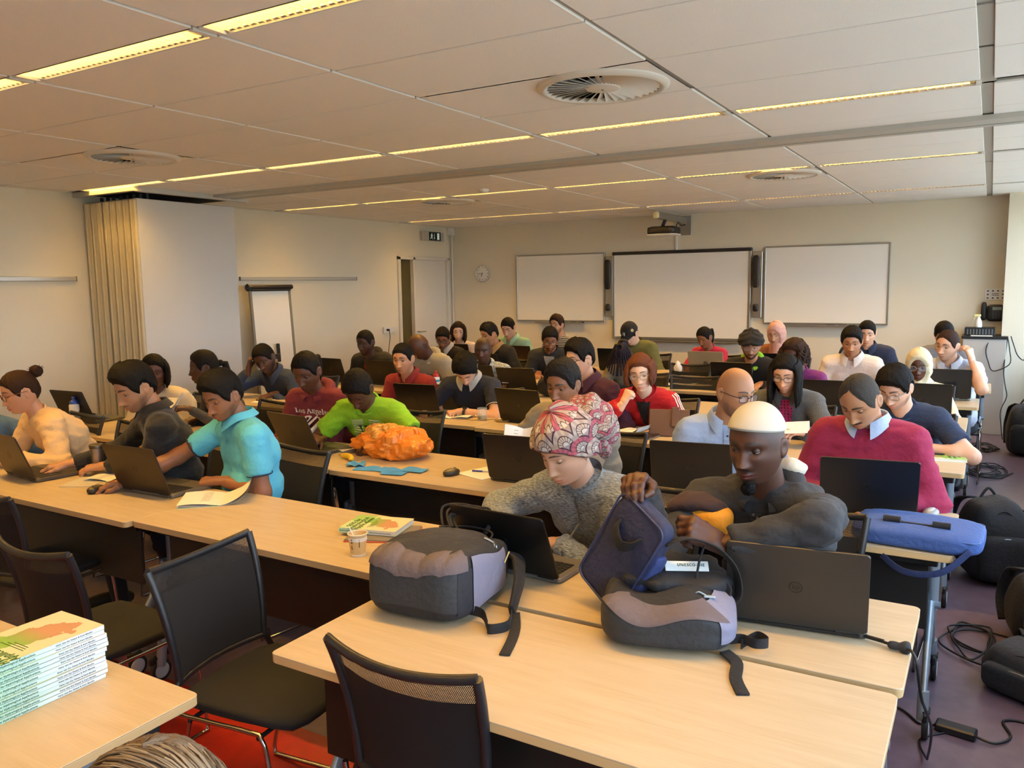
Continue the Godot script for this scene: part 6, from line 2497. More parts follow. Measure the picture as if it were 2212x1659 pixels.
func hijab(c: Dictionary, m: Material) -> void:
	var K: Skull = c.K
	var fmask := func(ph: float, p: Vector3) -> float:
		if cos(ph) < 0.0:
			return 0.03
		return (sqrt(pow(p.x / 0.052, 2.0) + pow((p.y + 0.016) / 0.082, 2.0)) - 1.0) * 0.05
	var b := shell(K, fmask, func(ph: float, p: Vector3) -> float: return 0.017 + 0.010 * maxf(-cos(ph), 0) + 0.002 * sin(p.y * 120.0 + ph * 4.0) * clampf((0.095 - p.y) / 0.03, 0, 1) + 0.012 * clampf(-p.y / 0.1, 0, 1), 56, 44, 0.008)
	var x := MB.new()
	x.join(b, c.HT)
	# drape over neck and shoulders
	var s: float = c.s
	var top: Vector3 = c.HT * Vector3(0, -0.088, -0.005)
	x.grid(44, 9, func(u: float, v: float) -> Vector3:
		var a := TAU * u
		var f := 0.5 + 0.5 * cos(a)
		var cen: Vector3 = top.lerp(c.N - c.U * 0.10 * s, v)
		var rx := lerpf(0.070, 0.165, v * v * 0.4 + v * 0.6) * s
		var rz := lerpf(0.088, 0.125 + 0.02 * f, v) * s
		var fold := 1.0 + 0.05 * sin(a * 5.0 + v * 4.0) * v
		return cen + Vector3.RIGHT * sin(a) * rx * fold + c.F * (cos(a) * rz * fold) + c.U * (-0.035 * f * v * s + 0.012 * sin(a * 3.0 + 1.0) * v), true)
	put("headscarf", x, m, c.o)

func scarf_wrap(c: Dictionary) -> void:
	var K: Skull = c.K
	var img := Image.create(512, 512, false, Image.FORMAT_RGB8)
	var pink := hexc("a4515f")
	var dk := hexc("3a1f2a")
	var cr := hexc("a3978d")
	var gy := hexc("8b7d78")
	for y in 512:
		for x in 512:
			var row := int(floor(y / 64.0))
			var cx := fposmod(x + (64.0 if row % 2 == 1 else 0.0), 128.0) - 64.0
			var best := 999.0
			var id := 0
			for dr in 3:
				var rr := row - dr
				var ccx := fposmod(x + (64.0 if posmod(rr, 2) == 1 else 0.0), 128.0) - 64.0
				var ccy := y - (rr * 64.0)
				var d := sqrt(ccx * ccx + ccy * ccy)
				if d < 74.0:
					best = d
					id = rr
					cx = atan2(ccy, ccx)
					break
			var col := cr
			if best > 900:
				col = gy
			elif best > 66:
				col = dk
			elif best > 44:
				col = pink.lerp(hexc("83404e"), 0.5 + 0.5 * sin(cx * 14.0)) if posmod(id, 3) != 0 else cr.lerp(gy, 0.5 + 0.5 * sin(cx * 9.0))
			elif best > 40:
				col = dk
			elif best > 20:
				col = cr if absf(sin(cx * 8.0)) > 0.3 else dk
			elif best > 17:
				col = dk
			else:
				col = hexc("b5aca4")
			img.set_pixel(x, y, col)
	var m := mat("scarf_print", Color(1, 1, 1), 0.8)
	m.albedo_texture = ImageTexture.create_from_image(img)
	m.uv1_scale = Vector3(2.0, 1.8, 1)
	var b := cap_shell(K, func(ph: float) -> float: return lerpf(0.048, -0.045, smoothstep(0.3, 2.2, absf(ph))),
		func(ph: float, p: Vector3) -> float: return 0.020 + 0.014 * clampf(p.y / 0.11, 0, 1) + 0.016 * maxf(-cos(ph), 0.0) + 0.003 * sin(p.y * 110.0 - absf(ph) * 6.0) + 0.004 * sin(ph * 2.0 + p.y * 60.0), 80, 44, 0.008)
	for i in b.t.size():
		b.t[i] = Vector2(b.t[i].x * 1.0 + b.t[i].y * 0.25, b.t[i].y * 0.9)
	b.sbox(Vector3(0.0, 0.020, -0.150), Vector3(0.098, 0.100, 0.078), 2.2, 40, 26, func(p: Vector3) -> Vector3:
		var a := atan2(p.y, p.x)
		return p * (1.0 + 0.06 * sin(a * 7.0 + p.z * 40.0)) + Vector3(0, -0.02 * (p.x / 0.08) * (p.x / 0.08), 0))
	b.sbox(Vector3(0.055, -0.055, -0.115), Vector3(0.030, 0.052, 0.028), 2.2, 24, 16, func(p: Vector3) -> Vector3: return p * (1.0 + 0.10 * sin(atan2(p.z, p.x) * 5.0)))
	var x := MB.new()
	x.join(b, c.HT)
	put("headscarf", x, m, c.o)

# ---------------------------------------------------------------- garment details
func open_front(c: Dictionary, m: Material, w := 0.055, low := -0.16, top := 0.150, name_ := "inner_shirt") -> void:
	var b := MB.new()
	patch(c.G, c.C, PackedVector2Array([Vector2(-w, top), Vector2(-0.012, low), Vector2(0.012, low), Vector2(w, top)]), 0.018, b, 0.004)
	put(name_, b, m, c.o)

func strip(c: Dictionary, m: Material, x0: float, y0: float, x1: float, y1: float, w: float, called: String, lift := 0.003) -> void:
	var b := MB.new()
	var d := Vector2(x1 - x0, y1 - y0).normalized()
	var n := Vector2(-d.y, d.x) * w / 2
	patch(c.G, c.C, PackedVector2Array([Vector2(x0, y0) - n, Vector2(x1, y1) - n, Vector2(x1, y1) + n, Vector2(x0, y0) + n]), 0.014, b, lift)
	put(called, b, m, c.o)

func buttons(c: Dictionary, col: String, n: int, y0: float, y1: float) -> void:
	for i in n:
		var b := MB.new()
		var p := drop(c.G, c.C * Vector3(0, lerpf(y0, y1, float(i) / maxi(n - 1, 1)), 0), c.C.basis.z, 0.006)
		b.xf = Transform3D(c.C.basis * Basis(Vector3.RIGHT, PI / 2), p)
		b.lathe([[0.0055, -0.001], [0.0055, 0.001], [0.001, 0.0015]], 10)
		put("button", b, mat("button_" + col, hexc(col), 0.5), c.o)

func watch(c: Dictionary, i: int, col: String) -> void:
	var b := MB.new()
	var E: Vector3 = c.E[i]
	var W: Vector3 = c.W[i]
	var d := (W - E).normalized()
	var p := E.lerp(W, 0.93)
	b.tube([p - d * 0.011, p + d * 0.011], 0.0325 * c.s, 18, false)
	var o := put("watch", b, mat("watch_" + col, hexc(col), 0.4, 0.3), c.o)
	var f := MB.new()
	var up := (Vector3(0, 1, 0.35) - d * d.dot(Vector3(0, 1, 0.35))).normalized()
	f.xf = Transform3D(Basis(d, up, d.cross(up)), p + up * 0.0325 * c.s)
	f.lathe([[0.019, -0.004], [0.019, 0.005], [0.016, 0.007], [0.001, 0.007]], 18)
	put("dial", f, mat("dial", hexc("2a2a2c"), 0.2, 0.6), o)

func tri_img(key: String, f: Callable, scale: float, size := 256, rough := 0.9) -> StandardMaterial3D:
	var img := Image.create(size, size, false, Image.FORMAT_RGB8)
	for y in size:
		for x in size:
			img.set_pixel(x, y, f.call(x / float(size), y / float(size)))
	var m := cloth_mat(key, "ffffff", rough)
	m.albedo_texture = ImageTexture.create_from_image(img)
	m.uv1_scale = Vector3(scale, scale, scale)
	return m

func smooth_noise(seed_: int, sx: float, sy: float) -> Callable:
	var n := FastNoiseLite.new()
	n.seed = seed_
	n.frequency = 1.0
	n.fractal_octaves = 3
	return func(u: float, v: float) -> float:
		# seamless by blending across the border
		var a := n.get_noise_2d(u * sx, v * sy)
		var b := n.get_noise_2d((u - 1.0) * sx, v * sy)
		var d := n.get_noise_2d(u * sx, (v - 1.0) * sy)
		var e := n.get_noise_2d((u - 1.0) * sx, (v - 1.0) * sy)
		return lerpf(lerpf(a, b, u), lerpf(d, e, u), v)

func V(x: float, y: float, z: float) -> Vector3:
	return Vector3(x, y, z)

func people() -> void:
	var black := hair_mat("black", hexc("0d0a09"))
	var brown := hair_mat("brown", hexc("2c1a11"))
	var auburn := hair_mat("auburn", hexc("5a3320"))
	var greyh := hair_mat("greying", hexc("1f1c1b"))
	var jeans := cloth_mat("jeans", "2a3550")
	var c: Dictionary
	# ---- first row
	person({"label": "person in denim blue cut off at the picture's edge beyond the cream sweater", "H": V(-5.62, 1.06, -2.59), "s": 1.0, "row": 1, "yaw": -10, "hy": -20, "hp": 20, "skin": "tan", "hair": "short", "hair_mat": black, "top": cloth_mat("denim", "3f5f8a"), "collar": "crew"})
	person({"label": "person with glasses and a hair bun in a cream knitted sweater", "H": V(-4.93, 1.15, -2.58), "s": 1.04, "row": 1, "mid": true, "fem": true, "yaw": -12, "hy": -14, "hp": 16, "skin": "olive", "hair": "bun", "vol": 0.010, "hair_mat": brown, "glasses": "5a2a22", "top": cloth_mat("cream", "d9b98c"), "garment": "sweater", "loose": 0.022, "fold": 0.012, "collar": "crew", "lid": 0.6,
		"ra": [V(-5.05, 0.79, -2.40), V(0.0, -0.2, 1), V(0, 1, 0), "type"], "la": [V(-4.78, 0.79, -2.45), V(-0.6, -0.15, 0.7), V(0, 1, 0), "type"]})
	var plaid := tri_img("plaid_dark", func(u: float, v: float) -> Color:
		var a: float = 0.5 + 0.5 * sign(sin(u * TAU * 2.0))
		var b: float = 0.5 + 0.5 * sign(sin(v * TAU * 2.0))
		return Color(0.055, 0.055, 0.06).lerp(Color(0.15, 0.15, 0.16), (a + b) * 0.5), 5.0)
	person({"label": "person in a black checked shirt typing on the laptop by the steel flask", "H": V(-3.841, 1.232, -2.590), "s": 1.03, "row": 1, "mid": true, "yaw": -28, "hy": -6, "hp": 24, "skin": "tan", "hair": "quiff", "vol": 0.022, "hair_mat": black, "beard": "stubble", "top": plaid, "collar": "shirt", "loose": 0.008, "fold": 0.009, "jaw": 0.03,
		"ra": [V(-4.33, 0.795, -2.50), V(-0.75, -0.12, 0.7), V(0, 1, 0), "type"], "la": [V(-4.10, 0.795, -2.56), V(-0.85, -0.12, 0.55), V(0, 1, 0.1), "type", V(0.6, -0.5, -0.6)]})
	var turq := cloth_mat("turquoise", "56b4d2")
	person({"label": "person in a turquoise polo shirt reaching for a mouse", "H": V(-3.254, 1.215, -2.661), "s": 1.0, "row": 1, "mid": true, "yaw": -18, "hy": 2, "hp": 24, "skin": "brown", "hair": "short", "vol": 0.020, "hair_mat": black, "beard": "stubble", "top": turq, "collar": "polo", "sleeve": "short", "belly": 0.012, "bulk": 1.06,
		"ra": [V(-3.71, 0.785, -2.44), V(-0.5, -0.1, 0.8), V(0, 1, 0), "mouse", V(-0.6, -0.3, -0.4)], "la": [V(-3.30, 0.78, -2.66), V(-0.9, -0.05, 0.35), V(0, 1, 0.2), "hold", V(0.9, -0.3, -0.2)]})
	c = return_ctx
	buttons(c, "3a93a5", 3, 0.135, 0.07)
	for i in 2:
		var b := MB.new()
		var a: Vector3 = c.S[i].lerp(c.E[i], 0.655)
		b.tube([a, a + (c.E[i] - c.S[i]).normalized() * 0.006], 0.0605 * c.g, 22, false)
		put("sleeve_trim", b, cloth_mat("navy_trim", "15203a"), c.o, "dark band at the sleeve hem")
	var nh := smooth_noise(5, 9.0, 60.0)
	var heather := tri_img("heather", func(u: float, v: float) -> Color:
		var t: float = nh.call(u, v)
		return hexc("4c545c").lerp(hexc("a3adb6"), clampf(0.5 + t * 1.9, 0, 1)), 4.2, 256)
	person({"label": "person in a patterned pink headscarf and grey marled top at a laptop", "H": V(-1.293, 1.149, -2.550), "s": 1.05, "row": 1, "fine": true, "fem": true, "yaw": -10, "hy": -16, "hp": 27, "skin": "light", "top": heather, "garment": "zip_top", "collar": "stand", "loose": 0.010, "fold": 0.008, "bulk": 1.16, "lid": 0.72, "cuff": 1.0,
		"la": [V(-1.33, 0.785, -2.57), V(-1, -0.05, 0.25), V(0, 1, 0.1), "hold", V(1.0, -0.25, 0.1)], "ra": [V(-1.55, 0.79, -2.52), V(0.3, -0.1, 1), V(0, 1, 0), "type", V(-0.9, -0.3, -0.3)]})
	c = return_ctx
	scarf_wrap(c)
	strip(c, mat("zip", hexc("5b646c"), 0.5, 0.4), 0.0, 0.15, 0.004, -0.02, 0.008, "zip")
	strip(c, mat("logo_white", hexc("d8dde0"), 0.6), 0.075, 0.005, 0.095, 0.005, 0.011, "emblem")
	for i in 2:
		var b := MB.new()
		b.xf = c.HT
		b.ball(V((i * 2 - 1) * 0.074, -0.040, -0.012), V(0.004, 0.004, 0.004), 10, 6)
		put("earring", b, mat("pearl", hexc("e6e0d6"), 0.25), c.o)
	var charcoal := cloth_mat("charcoal", "2c2d31")
	person({"label": "person in a white knitted cap and charcoal hooded top holding the blue bag", "H": V(-0.621, 1.221, -2.580), "s": 1.07, "row": 1, "fine": true, "yaw": -6, "hy": -13, "hp": 9, "skin": "dark", "beard": "goatee", "top": charcoal, "garment": "hooded_top", "collar": "hood", "bulk": 0.97, "loose": 0.014, "fold": 0.012, "lid": 0.55, "gaze": -0.35, "nose": 1.0, "lips": 1.5, "cuff": 0.9, "reach": 0.04, "jaw": -0.03, "buzz": 0.35, "beard_col": Color(0.012, 0.010, 0.009),
		"ra": [V(-0.905, 1.115, -2.325), V(0.05, 0.40, 0.92), V(-0.2, 0.9, -0.4), "hold", V(0.05, -1.0, -0.25)], "la": [V(-0.635, 0.975, -2.27), V(-0.80, 0.45, 0.35), V(0.35, 0.6, 0.55), "pinch", V(1.0, 0.30, -0.55)]})
	c = return_ctx
	kufi(c)
	var bt := MB.new()
	bt.xf = c.HT
	bt.sbox(V(0, -0.116, 0.066), V(0.021, 0.022, 0.021), 2.0, 18, 12, func(p: Vector3) -> Vector3: return p * (1.0 + 0.15 * sin(p.x * 700.0 + p.z * 500.0)))
	put("beard", bt, black, c.o)
	open_front(c, tri_img("grey_print", func(u: float, v: float) -> Color: return Color(0.10, 0.10, 0.11).lerp(Color(0.5, 0.5, 0.5), clampf(sin(u * 40.0) * sin(v * 33.0 + u * 9.0) * 1.6, 0, 1)), 6.0), 0.028, 0.03, 0.12)
	strip(c, mat("zip", hexc("5b646c"), 0.5, 0.4), 0.0, 0.035, 0.0, -0.025, 0.008, "zip", 0.006)
	var zp := MB.new()
	zp.xf = Transform3D(c.C.basis, drop(c.G, c.C * V(0, -0.035, 0), c.C.basis.z, 0.007))
	zp.box(V(0, 0, 0), V(0.008, 0.026, 0.004), 0.001)
	put("zip_pull", zp, mat("zip_metal", hexc("8d9094"), 0.3, 0.9), c.o)
	# pale lining of the hood behind the neck
	var fl := MB.new()
	fl.sbox(c.N - c.F * 0.085 + V(0.055, 0.035, 0), V(0.060, 0.028, 0.036), 2.0, 22, 14, func(p: Vector3) -> Vector3: return p * (1.0 + 0.10 * sin(p.x * 90.0 + p.y * 60.0)))
	put("fleece_lining", fl, cloth_mat("fleece", "c6c0b0"), c.o, "pale fleece lining")
	# ---- second row
	person({"label": "person with long dark hair in a white printed top behind the black checked shirt", "H": V(-5.392, 1.127, -3.800), "s": 1.08, "row": 2, "fem": true, "yaw": 20, "hy": 48, "hp": 8, "skin": "dark2", "hair": "long", "open": 1.15, "len": 0.13, "vol": 0.014, "hair_mat": black, "top": cloth_mat("white_knit", "d6c9b2"), "loose": 0.02, "collar": "crew"})
	person({"label": "person with braided tied-back hair seen in profile in a dark grey top", "H": V(-4.888, 1.176, -3.850), "s": 1.0, "row": 2, "fem": true, "yaw": -20, "hy": -34, "hp": 5, "skin": "dark", "hair": "ponytail", "vol": 0.016, "hair_mat": black, "top": cloth_mat("dark_grey", "34363c"), "collar": "crew",
		"la": [V(-4.75, 0.92, -3.60), V(-0.3, 0.2, 0.9), V(0, 1, 0.1), "hold"]})
	var hoodie := cloth_mat("maroon_hoodie", "6e2430")
	person({"label": "person with a ponytail in a maroon hoodie with white lettering", "H": V(-3.803, 1.201, -3.790), "s": 1.07, "row": 2, "mid": true, "fem": true, "yaw": 8, "hy": 16, "hp": 26, "skin": "dark2", "hair": "ponytail", "vol": 0.012, "hair_mat": black, "top": hoodie, "garment": "hoodie", "collar": "hood", "loose": 0.016, "fold": 0.010, "lid": 0.7, "la": [V(-3.82, 0.79, -3.66), V(-0.5, -0.1, 0.8), V(0, 1, 0), "type", V(0.25, -0.9, -0.4)]})
	c = return_ctx
	var tb := MB.new()
	var serif := SystemFont.new()
	serif.font_names = PackedStringArray(["Droid Serif"])
	serif.font_weight = 700
	print_text(c.G, c.C, "Los Angeles", Vector2(0, 0.060), 0.048, tb, serif)
	print_text(c.G, c.C, "20", Vector2(0, -0.020), 0.135, tb, serif)
	put("lettering", tb, mat("print_white", hexc("dcd6cc"), 0.7), c.o)
	var green := cloth_mat("lime", "7fb81e")
	person({"label": "person in a lime green T-shirt bent over a book", "H": V(-3.366, 1.107, -3.790), "s": 1.05, "row": 2, "mid": true, "yaw": 10, "hy": 16, "hp": 48, "skin": "dark", "hair": "afro", "vol": 0.020, "hair_mat": black, "top": green, "garment": "t_shirt", "sleeve": "short", "collar": "crew", "lid": 0.8, "bulk": 1.1, "fold": 0.009,
		"ra": [V(-3.55, 0.80, -3.62), V(0.3, 0.0, 0.9), V(0, 1, 0.1), "hold", V(-0.8, -0.4, -0.3)], "la": [V(-3.10, 0.80, -3.66), V(-0.85, 0.0, 0.5), V(0.1, 1, 0), "hold", V(0.9, -0.4, -0.2)]})
	c = return_ctx
	var pm := mat("print_dark", hexc("1d2a14"), 0.7)
	for i in 9:
		var y := 0.092 - i * 0.015
		for sgn in [-1.0, 1.0]:
			var x0: float = 0.022 * (1.0 if i < 3 else 1.6)
			var pb := MB.new()
			patch(c.G, c.C, PackedVector2Array([Vector2(sgn * x0, y), Vector2(sgn * 0.105, y), Vector2(sgn * 0.105, y + 0.0065), Vector2(sgn * x0, y + 0.0065)]), 0.02, pb, 0.003)
			put("printed_stripe", pb, mat("print_pale", hexc("d9e3c2"), 0.7), c.o)
	var pk := MB.new()
	print_text(c.G, c.C, "VK", Vector2(0.0, 0.015), 0.10, pk, serif, 0.005)
	put("lettering", pk, pm, c.o)
	var greyj := cloth_mat("stone_jacket", "8e877a")
	person({"label": "person with a moustache in a stone grey jacket reading a folded book", "H": V(-1.934, 1.209, -3.790), "s": 1.05, "row": 2, "mid": true, "yaw": -4, "hy": -4, "hp": 14, "skin": "brown", "hair": "curly", "vol": 0.018, "line": 0.006, "hair_mat": greyh, "beard": "moustache", "top": greyj, "garment": "jacket", "collar": "shirt", "loose": 0.022, "fold": 0.011, "bulk": 1.08, "nose": 1.05, "lid": 0.5,
		"ra": [V(-2.16, 0.86, -3.62), V(0.25, 0.45, 0.8), V(-0.3, 0.6, -0.5), "hold", V(-0.7, -0.6, -0.3)], "la": [V(-1.98, 0.86, -3.60), V(-0.35, 0.4, 0.8), V(0.3, 0.6, -0.4), "hold", V(0.7, -0.6, -0.3)]})
	c = return_ctx
	open_front(c, cloth_mat("tee_white", "b9b4ab"), 0.05, -0.12)
	strip(c, cloth_mat("lanyard", "1b8a8c"), -0.045, 0.155, -0.012, -0.10, 0.022, "lanyard", 0.008)
	strip(c, cloth_mat("lanyard", "1b8a8c"), 0.045, 0.155, 0.012, -0.10, 0.022, "lanyard", 0.008)
	person({"label": "bald person with dark-framed glasses in a pale blue shirt turned aside", "H": V(-1.045, 1.205, -3.886), "s": 1.02, "row": 2, "mid": true, "yaw": 18, "hy": 58, "hp": 13, "skin": "tan", "beard": "stubble", "beard_col": Color(0.03, 0.022, 0.018), "glasses": "1a1c24", "top": cloth_mat("pale_blue", "9fb0cc"), "collar": "shirt", "loose": 0.010, "fold": 0.009, "bulk": 1.05, "lid": 0.5})
	buttons(return_ctx, "2b3d66", 4, 0.11, -0.12)
	strip(return_ctx, cloth_mat("pale_blue", "9fb0cc"), 0.0, 0.13, 0.0, -0.16, 0.035, "placket", 0.0035)
	var mag := cloth_mat("raspberry", "8f1f42")
	person({"label": "person in a raspberry sweater over a blue collar with a small white badge", "H": V(-0.476, 1.207, -3.843), "s": 1.03, "row": 2, "mid": true, "yaw": -6, "hy": -19, "hp": 36, "skin": "tan", "hair": "short", "vol": 0.0045, "line": 0.034, "hair_mat": hair_mat("cropped_grey", hexc("39342f")), "beard": "moustache", "top": mag, "garment": "sweater", "collar": "shirt", "collar_mat": cloth_mat("collar_blue", "9fb2cf"), "loose": 0.012, "fold": 0.009, "bulk": 1.1, "lid": 0.72, "nose": 0.9})
	strip(return_ctx, mat("logo_white", hexc("d8dde0"), 0.6), 0.085, -0.01, 0.125, -0.015, 0.014, "badge")
	# ---- third row
	person({"label": "person in a dark blue shirt resting the head on one hand by the flip chart", "H": V(-5.679, 1.106, -5.140), "s": 1.1, "row": 3, "yaw": 5, "hy": 20, "hp": 28, "hr": 12, "skin": "dark", "hair": "afro", "vol": 0.012, "hair_mat": black, "beard": "stubble", "top": cloth_mat("ink_blue", "28354f"), "collar": "shirt",
		"ra": [V(-5.80, 1.00, -5.05), V(0.15, 0.95, -0.1), V(-0.8, 0, 0.6), "hold", V(-0.9, -0.9, 0.5)]})
	person({"label": "person with short hair in a dark red polo shirt", "H": V(-4.076, 1.160, -5.140), "s": 1.03, "row": 3, "yaw": 0, "hy": 12, "hp": 12, "skin": "olive", "hair": "short", "vol": 0.009, "hair_mat": black, "top": cloth_mat("dark_red", "7d2126"), "collar": "polo", "sleeve": "short", "lid": 0.5, "jaw": 0.03})
	person({"label": "person in a navy polo with a grey collar bent low over papers", "H": V(-3.468, 1.102, -5.140), "s": 1.04, "row": 3, "mid": true, "yaw": 12, "hy": 22, "hp": 58, "skin": "light", "hair": "curly", "vol": 0.026, "hair_mat": black, "top": cloth_mat("navy", "1d2436"), "collar": "polo", "collar_mat": cloth_mat("grey_collar", "a7a69f"), "sleeve": "short", "lid": 0.85,
		"la": [V(-3.45, 0.785, -5.05), V(-0.8, -0.1, 0.5), V(0, 1, 0), "fist", V(0.9, -0.35, -0.2)], "ra": [V(-3.72, 0.79, -5.02), V(0.1, -0.1, 0.9), V(0, 1, 0), "type"]})
	watch(return_ctx, 1, "2a2a2c")
	for i in 2:
		var b := MB.new()
		var a: Vector3 = return_ctx.S[i].lerp(return_ctx.E[i], 0.655)
		b.tube([a, a + (return_ctx.E[i] - return_ctx.S[i]).normalized() * 0.008], 0.0605 * return_ctx.g, 22, false)
		put("sleeve_trim", b, cloth_mat("grey_collar", "a7a69f"), return_ctx.o)
	person({"label": "person with short black hair and glasses in a plum shirt behind the grey jacket", "H": V(-2.481, 1.215, -5.120), "s": 1.06, "row": 3, "mid": true, "yaw": -10, "hy": -24, "hp": 10, "skin": "light", "hair": "short", "vol": 0.020, "hair_mat": black, "glasses": "1c1c1e", "top": cloth_mat("plum", "3f1d33"), "collar": "shirt", "fold": 0.008})
	var red := cloth_mat("scarlet", "b41822")
	person({"label": "person with brown hair and glasses in a red striped-sleeve tracksuit top", "H": V(-2.018, 1.136, -5.120), "s": 1.06, "row": 3, "mid": true, "fem": true, "yaw": 6, "hy": 12, "hp": 14, "hr": 6, "skin": "pale", "hair": "long", "open": 0.95, "len": 0.10, "vol": 0.013, "hair_mat": auburn, "glasses": "9a8f82", "top": red, "garment": "track_top", "collar": "stand", "loose": 0.016, "fold": 0.010, "lid": 0.6, "nose": 0.65, "cuff": 0.9,
		"ra": [V(-2.10, 0.93, -4.99), V(0.35, 0.75, -0.2), V(-0.4, 0.2, 0.9), "fist", V(-0.8, -0.8, 0.3)]})
	c = return_ctx
	open_front(c, cloth_mat("black_top", "17161a"), 0.05, -0.05)
	var lg := MB.new()
	for i in 3:
		var x: float = 0.075 + i * 0.012
		patch(c.G, c.C, PackedVector2Array([Vector2(x, -0.045), Vector2(x + 0.009, -0.045), Vector2(x + 0.001, -0.018 + i * -0.008 + 0.008), Vector2(x - 0.006, -0.022 - i * 0.008 + 0.008)]), 0.02, lg, 0.003)
	put("emblem", lg, mat("print_white", hexc("dcd6cc"), 0.7), c.o)
	for i in 2:
		var S0: Vector3 = c.S[i]
		var E0: Vector3 = c.E[i]
		var ax := (E0 - S0).normalized()
		var outv := (Vector3((i * 2 - 1), 0.5, 0.45) - ax * ax.dot(Vector3((i * 2 - 1), 0.5, 0.45))).normalized()
		var sdv := ax.cross(outv)
		var sb := MB.new()
		for k in 3:
			var pts := []
			for e in 14:
				var p := S0.lerp(E0, lerpf(-0.12, 1.0, e / 13.0))
				var dd := (outv + sdv * (k - 1) * 0.30).normalized()
				pts.append(drop(c.G, p - dd * 0.02, dd, 0.001))
			sb.tube(pts, 0.0065, 5, true, sdv, Vector2(0.35, 1.0))
		put("sleeve_stripe", sb, mat("print_white", hexc("dcd6cc"), 0.7), c.o, "three white stripes down the sleeve")
	var nt := smooth_noise(9, 40.0, 40.0)
	var tweed := tri_img("tweed", func(u: float, v: float) -> Color:
		var t: float = nt.call(u, v)
		return hexc("32363a").lerp(hexc("6e747a"), clampf(0.5 + t * 1.6, 0, 1)), 5.0, 192)
	person({"label": "person with long black hair and glasses in a grey tweed coat reading a sheet", "H": V(-1.098, 1.158, -5.267), "s": 1.02, "row": 3, "mid": true, "fem": true, "yaw": 2, "hy": 0, "hp": 22, "skin": "light", "hair": "long", "open": 1.0, "len": 0.22, "vol": 0.012, "hair_mat": black, "glasses": "3a3028", "top": tweed, "garment": "coat", "collar": "shirt", "loose": 0.018, "fold": 0.009, "lid": 0.75,
		"la": [V(-0.95, 0.83, -5.02), V(-0.5, 0.1, 0.8), V(0.3, 0.9, 0), "hold"], "ra": [V(-1.25, 0.82, -5.0), V(0.3, 0.0, 0.9), V(0, 1, 0), "hold"]})
	open_front(return_ctx, tri_img("pink_spots", func(u: float, v: float) -> Color:
		var a := fposmod(u * 6.0, 1.0) - 0.5
		var b := fposmod(v * 6.0, 1.0) - 0.5
		return hexc("4a1030") if a * a + b * b < 0.06 else hexc("a8255c"), 8.0, 128), 0.05, -0.10)
	person({"label": "person with glasses and stubble in a navy T-shirt near the aisle", "H": V(-0.446, 1.114, -5.126), "s": 1.04, "row": 3, "mid": true, "yaw": -6, "hy": -20, "hp": 30, "skin": "light", "hair": "short", "vol": 0.022, "hair_mat": black, "beard": "stubble", "glasses": "8a8a86", "top": cloth_mat("navy_tee", "1f2d48"), "garment": "t_shirt", "sleeve": "short", "collar": "crew", "lid": 0.72, "bulk": 1.08,
		"la": [V(-0.30, 0.785, -5.10), V(-0.95, -0.05, 0.3), V(0, 1, 0.1), "fist", V(1.0, -0.3, 0.2)]})
	watch(return_ctx, 1, "1c1c1e")
	# ---- fourth row
	person({"label": "person in a black jacket over a red shirt near the wall socket", "H": V(-5.668, 1.158, -6.520), "s": 1.1, "row": 4, "yaw": 0, "hy": 4, "hp": 14, "skin": "dark", "hair": "afro", "vol": 0.006, "hair_mat": black, "top": cloth_mat("black_jacket", "17171a"), "garment": "jacket", "collar": "hood", "loose": 0.022, "bulk": 1.06})
	open_front(return_ctx, cloth_mat("shirt_red", "a41c24"), 0.06, -0.20)
	person({"label": "person with a shaved head in a light grey hoodie with dark lettering", "H": V(-4.965, 1.137, -6.520), "s": 1.1, "row": 4, "yaw": -4, "hy": -18, "hp": 44, "skin": "dark", "top": cloth_mat("grey_hoodie", "9c9a92"), "garment": "hoodie", "collar": "hood", "loose": 0.02, "lid": 0.8})
	var t2 := MB.new()
	print_text(return_ctx.G, return_ctx.C, "AT TY", Vector2(0.02, 0.01), 0.06, t2, serif)
	put("lettering", t2, mat("print_navy", hexc("23253a"), 0.7), return_ctx.o)
	var rings := tri_img("ring_print", func(u: float, v: float) -> Color:
		var r := int(floor(v * 4.0))
		var a := fposmod(u * 4.0 + (0.5 if r % 2 == 1 else 0.0), 1.0) - 0.5
		var b := fposmod(v * 4.0, 1.0) - 0.5
		var d := sqrt(a * a + b * b)
		return hexc("23282c") if (d > 0.30 and d < 0.42) or d < 0.10 else (hexc("cfd3cf") if d < 0.5 else hexc("5b6a6c")), 5.0, 128)
	person({"label": "person with a close-cropped head in a black and white ring-print shirt", "H": V(-4.195, 1.117, -6.520), "s": 1.05, "row": 4, "yaw": 8, "hy": 20, "hp": 6, "skin": "dark", "buzz": 0.5, "beard_col": Color(0.012, 0.010, 0.009), "top": rings, "collar": "shirt", "loose": 0.012, "lid": 0.4,
		"la": [V(-3.82, 0.83, -6.42), V(-0.3, -0.1, 0.9), V(0, 1, 0), "hold", V(0.8, -0.6, -0.2)]})
	person({"label": "person with dark braids bent forward behind the red tracksuit top", "H": V(-2.826, 1.084, -6.720), "s": 1.0, "row": 4, "fem": true, "yaw": 5, "hy": 4, "hp": 52, "skin": "dark2", "hair": "braids", "vol": 0.014, "hair_mat": hair_mat("violet_black", hexc("221c26")), "top": cloth_mat("khaki", "6a6250"), "collar": "crew"})
	person({"label": "person with brown curls in a purple top", "H": V(-1.335, 1.152, -6.720), "s": 1.02, "row": 4, "fem": true, "yaw": -4, "hy": -18, "hp": 18, "skin": "dark2", "hair": "curlylong", "len": 0.11, "vol": 0.02, "hair_mat": brown, "glasses": "2a2422", "top": cloth_mat("purple", "6a2366"), "collar": "crew"})
